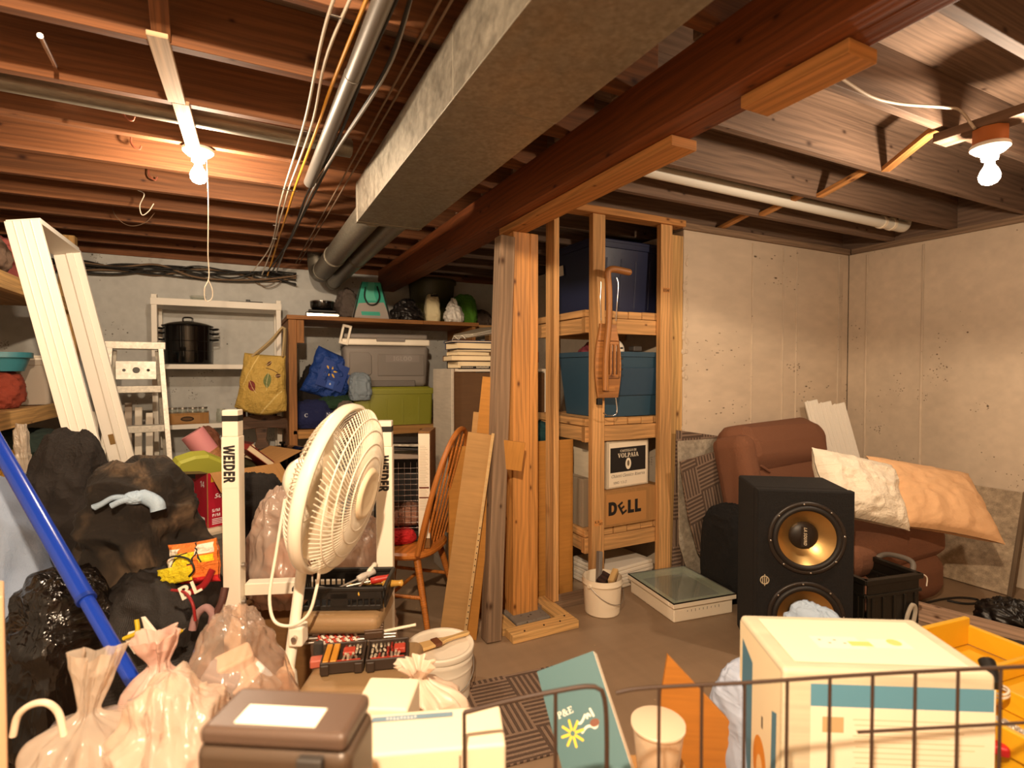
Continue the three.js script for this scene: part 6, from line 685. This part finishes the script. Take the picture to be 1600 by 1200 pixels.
{ // high visibility vest
  const P = [-0.137, 0.64, -1.979], t = T('safety_vest', 'crumpled yellow and orange safety vest with reflective white patches', 'vest', [P[0], P[1] - 0.07, P[2]], FACE), art = canvasTex(256, 256, (g, w, h) => { g.fillStyle = '#e87a2a'; g.fillRect(0, 0, w, h); g.fillStyle = '#f2e6d2'; g.fillRect(10, 30, 70, 120); g.fillRect(170, 20, 80, 60); g.fillStyle = '#e8d21c'; g.fillRect(60, 60, 110, 70); g.fillRect(30, 140, 130, 60); g.fillRect(190, 90, 60, 40); g.strokeStyle = '#1a1410'; g.lineWidth = 7; g.beginPath(); g.moveTo(55, 130); g.quadraticCurveTo(70, 70, 130, 60); g.moveTo(30, 140); g.lineTo(165, 130); g.lineTo(180, 60); g.moveTo(150, 0); g.quadraticCurveTo(190, 60, 200, 130); g.stroke(); g.fillStyle = '#c3181c'; g.fillRect(0, 215, w, 41); });
  const g = pillow(0.155, 0.135, 0.09, 33, 0.014, 0.05); M(t, 'vest_bundle', g, mk('#ffffff', 0.7, { map: art, bumpMap: crumpleBump, bumpScale: 0.0035 }), [0, 0.07, 0], [-0.25, 0, 0.15]); M(t, 'yellow_fold', pillow(0.1, 0.055, 0.03, 35, 0.008, 0.05), mk('#e3ce1c', 0.7, { bumpMap: crumpleBump, bumpScale: 0.0028 }), [-0.03, 0.05, 0.05], [-0.3, 0, 0.25]); M(t, 'black_trim', tube([[-0.07, 0.09, 0.045], [-0.03, 0.11, 0.055], [0.02, 0.1, 0.058], [0.035, 0.07, 0.06], [0.02, 0.05, 0.062]], 0.003, 40, 6), MT.wireBlack); M(t, 'red_hem', tube([[-0.06, 0.0, 0.05], [0, -0.005, 0.06], [0.06, 0.02, 0.055], [0.075, 0.06, 0.03]], 0.01, 30, 8), cloth('#b8161c')); }
{ // hockey duffel
  const P = [-0.235, 0.477, -2.024], t = T('duffel_bag', 'long black duffel bag with pale block letters and red piping', 'bag', [P[0], 0, P[2] - 0.05], FACE + 0.2); t.updateMatrixWorld(); M(t, 'bag_body', blob(0.5, 0.62, 0.4, { seed: 99, amp: 0.05, f: 2, e: 0.62, top: 0.8 }), mk('#1a1411', 0.6, { bumpMap: clothBump, bumpScale: 0.003 }));
  M(t, 'lettering', letters('BL', 0.036, 0.004), mk('#e6d4c0', 0.7), t.worldToLocal(V([-0.129, 0.649, -1.717])).toArray(), [-0.35, 0.0, 0.45]); M(t, 'red_piping', tube([[-0.176, 0.643, -1.752], [-0.142, 0.644, -1.713], [-0.121, 0.621, -1.679], [-0.115, 0.576, -1.675]].map((q) => t.worldToLocal(V(q)).toArray()), 0.004, 30, 6), mk('#8f1a1c', 0.5)); }
{ const A = [[-0.046, 0.61, -1.797], [-0.057, 0.568, -1.78], [-0.082, 0.516, -1.78], [-0.073, 0.488, -1.774], [-0.057, 0.516, -1.767]], B = [[-0.131, 0.503, -1.793], [-0.119, 0.544, -1.799], [-0.095, 0.563, -1.788], [-0.079, 0.544, -1.779], [-0.086, 0.498, -1.781]]; const ribbon = (pts) => tube(pts, 0.011, 50, 8); S('pink_belt', 'pinkish punched belt curled beside the bench upright', 'belt', ribbon(A), mk('#b07c78', 0.7, { map: carpetTex })); S('pink_belt', 'pinkish grey strap loop standing on the duffel bag', 'belt', ribbon(B), mk('#9a7674', 0.7)); }
{ const P = [-0.222, 0.505, -1.771], t = T('yellow_packet', 'torn white and yellow plastic packet lying on the duffel bag', 'packet', P, FACE); const g = xtr([[-0.075, 0.0], [-0.04, -0.035], [0.0, -0.02], [0.06, 0.0], [0.085, 0.03], [0.045, 0.012], [0.01, 0.02], [-0.035, 0.06], [-0.045, 0.058], [-0.03, 0.03], [-0.07, 0.02]], 0.012, 0.004); M(t, 'packet_body', g, mk('#e8dfd0', 0.5, { bumpMap: crumpleBump, bumpScale: 0.0021 }), [0, 0, 0], [-0.4, 0, 0]); M(t, 'yellow_band', tube([[-0.07, 0.012, 0.018], [-0.035, 0.03, 0.016], [-0.042, 0.06, 0.006]], 0.006, 20, 6), mk('#d6b81c', 0.5)); M(t, 'yellow_band', tube([[0.03, 0.008, 0.02], [0.06, 0.012, 0.018], [0.085, 0.032, 0.01]], 0.005, 20, 6), mk('#d6b81c', 0.5)); }

// plastic bags along the near left edge
S('cardboard_box', 'wide plain carton under the clear bag by the bench upright', 'box', bbox(0.2, 0.36, 0.22), MT.cardboard, [[-0.024, 0.569, -1.337][0], 0, [-0.024, 0.569, -1.337][2]], [0, FACE, 0]);
S('clear_bag', 'clear plastic bag of white and blue packages, tied off beside the bench upright', 'bag', blob(0.25, 0.35, 0.24, { seed: 105, amp: 0.07, f: 2.0, amp2: 0.022, f2: 5, e: 0.75, top: 0.5, st: [1.6, 0.6, 1.6], seg: [96, 64] }), bagFilm('#f3e0d0', 0.82, 0.16), [[-0.024, 0.569, -1.337][0], 0.363, [-0.024, 0.569, -1.337][2]], [0, FACE, 0]);
[[[-0.011, 0.583, -1.331], '#e9e2da', 'white package with a red stripe inside the clear bag', '#b8322c', 0.2], [[-0.053, 0.565, -1.318], '#9fa6ba', 'grey blue package inside the clear bag', '#c9cfe0', -0.4], [[0.022, 0.554, -1.314], '#dcd4d0', 'pale package with small print inside the clear bag', '#4a55a0', 0.5]].forEach(([p, c, l, c2, a]) => S('package', l, 'package', rbox(0.075, 0.1, 0.05, 0.008), mk('#ffffff', 0.5, { map: canvasTex(64, 64, (g, w, h) => { g.fillStyle = c; g.fillRect(0, 0, w, h); g.fillStyle = c2; g.fillRect(8, 36, 40, 10); g.fillStyle = '#8b7f86'; for (let i = 0; i < 5; i++) g.fillRect(8, 6 + i * 5, 30 + (i * 13) % 20, 2); }) }), p, [0.3, a, a]));
S('cardboard_box', 'plain carton under the milky bags at the near left', 'box', bbox(0.34, 0.4, 0.22), MT.cardboard, [[-0.19, 0.629, -1.187][0], 0, [-0.19, 0.629, -1.187][2]], [0, FACE, 0]);
S('clear_bag', 'milky plastic bag slumped along the bottom edge before the pink bag', 'bag', blob(0.33, 0.26, 0.23, { seed: 107, amp: 0.1, f: 2.0, amp2: 0.03, f2: 5, e: 0.8, top: 0.6, st: [0.8, 0.6, 1.6], seg: [96, 64] }), bagFilm('#f3dfcb', 0.5, 0.3), [[-0.12, 0.623, -1.163][0], 0.403, [-0.12, 0.623, -1.163][2]], [0, FACE + 0.5, 0]);
S('pink_grocery_bag', 'upright pinkish plastic grocery bag among the clear bags', 'bag', sack(0.12, 0.3, 0.1, { seed: 103, neck: 0.55, tuft: 0.2, pleats: 7 }), bagFilm('#e6c5b8', 0.25, 0.4), [[-0.169, 0.603, -1.345][0], 0.40, [-0.169, 0.603, -1.345][2]], [0.0, 0.3, -0.04]);
S('clear_bag', 'clear crumpled bag with a twisted tip standing up before the garbage bag', 'bag', sack(0.2, 0.31, 0.18, { seed: 109, neck: 0.26, tuft: 0.34, pleats: 6, lean: [0.03, 0] }), bagFilm('#f0e2d2', 0.6, 0.2), [[-0.276, 0.629, -1.264][0], 0.403, [-0.276, 0.629, -1.264][2]], [0, 0.2, 0]);
S('white_strap', 'white round strap looping over the bottom corner beside the garbage bag', 'strap', tube([[-0.375, 0.589, -1.268], [-0.366, 0.626, -1.265], [-0.345, 0.645, -1.255], [-0.32, 0.649, -1.242], [-0.305, 0.627, -1.245], [-0.295, 0.582, -1.239]], 0.006, 40, 8), mk('#ecdcc4', 0.5));
S('beige_panel', 'beige painted board edge standing at the near left corner', 'board', bbox(0.03, 0.855, 0.1, 0.004), mk('#d8b48e', 0.6), [[-0.404, 0.763, -1.288][0], 0, [-0.404, 0.763, -1.288][2]], [0, FACE + 0.75, 0]);
// translucent bags behind the fan
{ const P = [0.165, 0.498, -2.271], Q = [0.391, 0.485, -2.045], film = (c) => bagFilm(c, 0.6, 0.25);
  S('storage_box', 'plain dark box under the translucent bag on the carton side of the fan', 'box', bbox(0.3, 0.36, 0.24), MT.cardDark, [P[0], 0, P[2] - 0.02], [0, FACE, 0]); S('pinkish_bag', 'big translucent plastic bag with pinkish contents behind the fan, beside the red carton', 'bag', blob(0.34, 0.43, 0.26, { seed: 111, amp: 0.06, f: 2.0, amp2: 0.025, f2: 5, st: [1.5, 0.6, 1.5], seg: [96, 64], e: 0.7, top: 0.72 }), film('#ecd2bf'), [P[0], 0.362, P[2] - 0.02], [0, FACE, 0]);
  S('pinkish_cloth', 'pale pink cloth inside the translucent bag beside the red carton', 'cloth', blob(0.22, 0.2, 0.17, { seed: 112 }), cloth('#d3a78e'), [P[0], 0.375, P[2] - 0.02]);
  S('pinkish_bag', 'translucent plastic bag bulging behind the fan on the side of the pet carrier', 'bag', blob(0.42, 0.68, 0.25, { seed: 113, amp: 0.06, f: 2.0, amp2: 0.025, f2: 5, st: [1.5, 0.6, 1.5], seg: [96, 64], e: 0.65, top: 0.75 }), film('#ead0bc'), [Q[0], 0, Q[2] - 0.06], [0, FACE, 0]); S('pinkish_cloth', 'pale tan bundle inside the translucent bag by the pet carrier', 'cloth', blob(0.26, 0.42, 0.17, { seed: 114, e: 0.6 }), cloth('#cfa98d'), [Q[0], 0.005, Q[2] - 0.06]); }
S('black_fabric', 'dark cloth bundle between the bench upright and the translucent bag', 'bundle', blob(0.26, 0.8, 0.24, { seed: 115, top: 0.95, e: 0.5, amp: 0.03 }), MT.blackCloth, [[0.06, 0.555, -2.583][0], 0, [0.06, 0.555, -2.583][2]]);

// ================================================================ nearest things
{ // big carton
  const yaw = FACE - 0.06, w = 0.36, d = 0.215, h = 0.725, Lc = [0.852, 0.711, -0.627], c = Math.cos(yaw), s = Math.sin(yaw);
  const t = T('diaper_carton', 'large white carton with blue bands behind the wire crate', 'box', [Lc[0] + c * w / 2 - s * d / 2, 0, Lc[2] - s * w / 2 - c * d / 2], yaw);
  M(t, 'carton', bbox(w, h, d, 0.01, 2), mk('#f3e6c8', 0.7, { map: boardTex }));
  M(t, 'printed_front', plate(0.31, 0.3), mk('#ffffff', 0.7, { map: canvasTex(512, 496, (g, W, H) => { g.fillStyle = '#f5ead2'; g.fillRect(0, 0, W, H); g.fillStyle = '#5b93ad'; g.fillRect(0, 0, W - 4, 66); g.fillStyle = '#d8c6a2'; for (let i = 0; i < 12; i++) g.fillRect(120 + (i % 3) * 4, 100 + i * 16, 360 - (i % 4) * 30, 3); g.fillStyle = '#c4a87c'; g.fillRect(34, 96, 60, 46); }) }), [0.022, h - 0.175, d / 2 + 0.001]);
  M(t, 'printed_side', plate(0.2, 0.5), mk('#ffffff', 0.7, { map: canvasTex(256, 640, (g, W, H) => { g.fillStyle = '#f3e4c0'; g.fillRect(0, 0, W, H); g.fillStyle = '#4f7f97'; g.beginPath(); g.moveTo(20, 40); g.lineTo(90, 70); g.lineTo(80, 640); g.lineTo(10, 640); g.fill(); g.beginPath(); g.moveTo(210, 120); g.lineTo(236, 110); g.lineTo(226, 640); g.lineTo(196, 640); g.fill(); g.fillStyle = '#e08f2c'; g.beginPath(); g.ellipse(140, 300, 40, 70, 0, 0, 7); g.fill(); g.fillStyle = '#f2c98a'; g.beginPath(); g.ellipse(140, 320, 20, 44, 0, 0, 7); g.fill(); g.fillStyle = '#2a211c'; g.fillRect(150, 170, 8, 30); }) }), [-w / 2 - 0.001, h - 0.26, 0], [0, -Math.PI / 2, 0]);
  M(t, 'printed_top', plate(0.3, 0.17), mk('#ffffff', 0.6, { map: canvasTex(512, 290, (g, W, H) => { g.fillStyle = '#f4e8cc'; g.fillRect(0, 0, W, H); g.fillStyle = '#fbf2dc'; g.fillRect(120, 120, 150, 80); g.fillRect(300, 130, 120, 60); g.fillStyle = '#e3d17a'; g.fillRect(230, 150, 70, 30); g.beginPath(); g.arc(380, 150, 22, 0, 7); g.fill(); g.fillStyle = '#9c8f80'; for (let i = 0; i < 4; i++) g.fillRect(140 + i * 24, 140 + (i % 2) * 20, 9, 8); }) }), [0, h + 0.001, 0], [-Math.PI / 2, 0, 0]); }
{ // wire crate rims
  const wm = mk('#3d2b20', 0.55), t = T('wire_crate', 'dark wire crate with upright bars in front of the white carton', 'crate'), a = [0.492, 0.778, -0.636], b = [1.065, 0.815, -0.348], f = [b[0] - a[0], b[1] - a[1], b[2] - a[2]], P = (k, y) => [a[0] + f[0] * k, y, a[2] + f[2] * k], top = (k) => a[1] + f[1] * k;
  M(t, 'top_wire', tube([P(0.0, top(0) - 0.004), P(0.04, top(0.04)), P(0.3, top(0.3)), P(0.6, top(0.6) + 0.002), P(1, top(1))], 0.0028, 60, 8), wm); for (const dy of [0.084, 0.17, 0.26]) M(t, 'cross_wire', rod(P(dy === 0.084 ? 0.56 : 0, top(dy === 0.084 ? 0.56 : 0) - dy), P(1, top(1) - dy), 0.0024, 0.0024, 8), wm);
  for (let i = 0; i <= 9; i++) { const k = 0.1 + i * 0.0985; M(t, 'upright_wire', rod(P(k, 0.0), P(k, top(k)), 0.0025, 0.0025, 8), wm); }
  const t2 = T('wire_gate', 'loose wire gate with a rounded corner in front of the teal box', 'crate'), c = [0.291, 0.745, -0.736], e = [0.477, 0.779, -0.643], g = [e[0] - c[0], 0, e[2] - c[2]], Q = (k, y) => [c[0] + g[0] * k, y, c[2] + g[2] * k]; const y0 = c[1], y1 = [0.465, 0.784, -0.65][1];
  M(t2, 'top_wire', tube([Q(0, y0), Q(0.3, mix(y0, y1, 0.42)), Q(0.62, mix(y0, y1, 0.78)), Q(0.9, y1), Q(0.97, y1 - 0.004), Q(1.0, y1 - 0.02), Q(1.0, 0.4), Q(1.0, 0.0)], 0.0036, 80, 8), wm); M(t2, 'upright_wire', rod(Q(0.65, 0), Q(0.65, mix(y0, y1, 0.8)), 0.003, 0.003, 8), wm); M(t2, 'upright_wire', rod(Q(0.0, 0), Q(0.0, y0), 0.003, 0.003, 8), wm); }
{ // teal box with a sun mark
  const P = [0.586, 0.598, -0.83], t = T('teal_box', 'teal carton printed with a yellow sun tilted before the orange board', 'box', [P[0], 0.395, P[2]], FACE - 0.4); const q = M(t, 'carton', rbox(0.125, 0.3, 0.034, 0.002), mk("#f1e6d2", 0.7), [0, 0, 0], [-0.6, 0, 0.5]); q.position.y = 0.146; M(q, 'printed_face', plate(0.124, 0.299), mk('#ffffff', 0.6, { map: canvasTex(266, 640, (g, W, H) => { g.fillStyle = '#4a6f75'; g.fillRect(0, 0, W, H); g.save(); g.translate(38, 196); g.rotate(-0.08); g.fillStyle = '#f2ead8'; g.font = 'bold 34px serif'; g.fillText('P&E', 0, 0); g.restore(); g.strokeStyle = '#f2ead8'; g.lineWidth = 9; g.lineCap = 'round'; g.beginPath(); g.moveTo(112, 226); g.quadraticCurveTo(118, 250, 150, 214); g.moveTo(156, 226); g.quadraticCurveTo(160, 204, 170, 222); g.moveTo(178, 200); g.lineTo(184, 226); g.moveTo(120, 268); g.quadraticCurveTo(150, 244, 168, 262); g.quadraticCurveTo(180, 276, 196, 250); g.stroke(); g.fillStyle = '#7a4a34'; g.beginPath(); g.ellipse(180, 250, 20, 14, 0, 0, 7); g.fill(); g.strokeStyle = '#e8c93c'; g.lineWidth = 10; for (let i = 0; i < 8; i++) { const a = i * Math.PI / 4; g.beginPath(); g.moveTo(80 + 14 * Math.cos(a), 260 + 14 * Math.sin(a)); g.lineTo(80 + 46 * Math.cos(a), 260 + 46 * Math.sin(a)); g.stroke(); } }) }), [0, 0, 0.0176]);
  S('cardboard_box', 'plain cardboard box under the teal carton at the bottom edge', 'box', bbox(0.2, 0.42, 0.2), MT.cardboard, [P[0], 0, P[2]], [0, FACE + 0.42, 0]); }
{ const a = [0.826, 0.636, -0.89], b = [0.908, 0.508, -0.778], c = [0.809, 0.468, -0.894]; const g = xtr([[0, 0.72], [0.16, 0.53], [0.26, 0.40], [0.26, 0], [-0.02, 0], [-0.016, 0.6]], 0.012, 0.001); S('orange_board', 'orange brown fibreboard offcut with a slanting edge standing near the carton', 'board', grainUV(g), card('#c9812c'), [a[0] + 0.0, 0, a[2]], [0, FACE - 0.1, 0]).scale.y = (a[1]) / 0.72; }
S('plastic_container', 'round pale plastic deli container beside the orange offcut', 'container', lathe([[0, 0], [0.035, 0], [0.045, 0.09], [0.048, 0.092], [0.048, 0.1], [0.0, 0.102]], 36), mp('#f3dfc4', 0.3, { transmission: 0.35, thickness: 0 }), [[0.67, 0.578, -0.743][0], 0.515, [0.67, 0.578, -0.743][2]]);
S('cardboard_box', 'plain carton under the round plastic container', 'box', bbox(0.12, 0.512, 0.12), MT.cardboard, [[0.67, 0.578, -0.743][0], 0, [0.67, 0.578, -0.743][2]], [0, FACE, 0]);
S('blue_cloth', 'pale blue cloth bundle beside the white carton', 'cloth', blob(0.13, 0.6, 0.16, { seed: 121, top: 0.95, amp: 0.04, e: 0.5 }), cloth('#a3aec4', { bumpMap: crumpleBump, bumpScale: 0.0035 }), [[1.004, 0.526, -0.82][0], 0, [1.004, 0.526, -0.82][2]]);
S('blue_cloth', 'pale blue cloth peeking over the back of the white carton', 'cloth', blob(0.2, 0.655, 0.12, { seed: 123, top: 0.9, amp: 0.04, e: 0.55 }), cloth('#9fb0c4', { bumpMap: crumpleBump, bumpScale: 0.0035 }), [[1.287, 0.59, -0.858][0], 0, [1.287, 0.59, -0.858][2]]);
{ // yellow drawer tray with odds and ends
  const P = [1.44, 0.577, -0.546], t = T('yellow_tray', 'yellow plastic tray full of small tools at the near right corner', 'tray', [P[0] + 0.05, 0, P[2] - 0.02], FACE + 0.35), ym = plastic('#d9a51e', 0.4); M(t, 'tray_stand', bbox(0.4, 0.53, 0.36), ym); M(t, 'tray_wall', rbox(0.4, 0.07, 0.014), ym, [0, 0.567, -0.18]); M(t, 'tray_wall', rbox(0.014, 0.05, 0.36), ym, [-0.2, 0.557, 0]); M(t, 'tray_wall', rbox(0.014, 0.05, 0.36), ym, [0.2, 0.557, 0]); M(t, 'divider', rbox(0.012, 0.045, 0.34), ym, [-0.04, 0.554, 0]); M(t, 'divider', rbox(0.2, 0.04, 0.012), ym, [0.08, 0.552, -0.04]);
  const at = (x, y) => [x, y]; S('tape_roll', 'black round tape roll in the yellow tray', 'tape', new THREE.TorusGeometry(0.022, 0.012, 12, 28).rotateX(1.2), MT.black, [[1.451, 0.637, -0.597][0], 0.56, [1.451, 0.637, -0.597][2]]); S('cord_loop', 'cream cord coiled in the yellow tray', 'cord', tube(Array.from({ length: 25 }, (_, i) => { const a = i / 24 * Math.PI * 4; const c = [1.412, 0.638, -0.55]; return [c[0] + 0.026 * Math.cos(a) * (1 - i * 0.008), 0.575 + 0.003 * Math.sin(a * 2) + i * 0.0006, c[2] + 0.026 * Math.sin(a)]; }), 0.0026, 120, 6), MT.wire);
  S('black_tool', 'black handled tool lying beside the white carton on the yellow tray', 'tool', rod([1.302, 0.681, -0.517], [1.267, 0.656, -0.489], 0.014, 0.011, 14), MT.black); S('foil_packet', 'crumpled silver packet in the yellow tray', 'packet', blob(0.07, 0.035, 0.045, { seed: 131, amp: 0.15 }), mk('#c9bfb2', 0.35, { metalness: 0.6, bumpMap: crumpleBump, bumpScale: 0.0035 }), [[1.306, 0.653, -0.481][0], 0.535, [1.306, 0.653, -0.481][2]]); S('red_clip', 'red plastic clip beside the silver packet', 'clip', rbox(0.03, 0.02, 0.05, 0.006), mk('#c3202a', 0.4), [[1.263, 0.641, -0.491][0], 0.542, [1.263, 0.641, -0.491][2]], [0, 0.5, 0]); }
{ // tool case at the very front, out of focus
  const P = [0.049, 0.828, -0.703], t = T('grey_case', 'dark grey tool case with a white label at the near bottom edge', 'case', [P[0], 0.712, P[2]], FACE - 0.08); M(t, 'case_body', bbox(0.185, 0.105, 0.09, 0.014, 3), plastic('#4a3a2c', 0.4)); M(t, 'case_lid', bbox(0.175, 0.022, 0.085, 0.008, 2), plastic('#57453a', 0.4), [0, 0.104, 0]); lab(M(t, 'white_label', rbox(0.098, 0.002, 0.034, 0.0005), mk('#fff6e4', 0.4), [-0.002, 0.1265, 0.014]), 'white label'); M(t, 'latch', rbox(0.03, 0.04, 0.012), MT.darkGrey, [0.05, 0.085, 0.05]);
  S('cardboard_box', 'plain carton under the dark grey tool case', 'box', bbox(0.2, 0.71, 0.12), MT.cardboard, [P[0], 0, P[2]], [0, FACE, 0]); }
{ const P = [0.27, 0.703, -0.813], t = T('printed_carton', 'white carton with a thin blue printed stripe at the near bottom edge', 'box', [P[0], 0, P[2]], FACE + 0.12); M(t, 'carton', bbox(0.22, 0.682, 0.1, 0.006), mk('#f0dec2', 0.6)); M(t, 'blue_stripe', plate(0.13, 0.012), mk('#ffffff', 0.6, { map: canvasTex(256, 24, (g, w, h) => { g.fillStyle = '#6f8a9c'; g.fillRect(0, 0, w, h); g.fillStyle = '#c3c9c9'; g.font = 'bold 20px sans-serif'; for (let i = 0; i < 9; i++) g.fillRect(44 + i * 11, 6 + (i * 5) % 4, 7, 12); }) }), [-0.035, 0.6835, -0.03], [-Math.PI / 2, 0, 0]); M(t, 'seam', rbox(0.003, 0.2, 0.002, 0.0005), mk('#8a7660', 0.7), [0.04, 0.57, 0.0505]); }
{ const P = [0.243, 0.629, -1.004], t = T('white_carton', 'small white carton with a round dark hand hole beside the bench', 'box', [P[0], 0, P[2]], FACE - 0.05); M(t, 'carton', bbox(0.1, 0.645, 0.1, 0.006), mk('#f3e3c9', 0.6)); M(t, 'hand_hole', cyl(0.0045, 0.0045, 0.002, 16).rotateX(Math.PI / 2), MT.ink, [-0.015, 0.628, 0.0505]); }
{ const P = [0.365, 0.514, -1.163]; S('cardboard_box', 'plain carton under the thin white bag before the paint pail', 'box', bbox(0.16, 0.34, 0.12), MT.cardboard, [P[0], 0, P[2]], [0, FACE, 0]); S('white_plastic_bag', 'pinkish white thin plastic bag slumped before the paint pail', 'bag', sack(0.2, 0.25, 0.15, { seed: 141, neck: 0.3, tuft: 0.1, lean: [-0.02, 0] }), bagFilm('#f3dcc6', 0.25, 0.4), [P[0], 0.342, P[2]], [0, FACE, 0]); }

renderer.render(scene, camera);
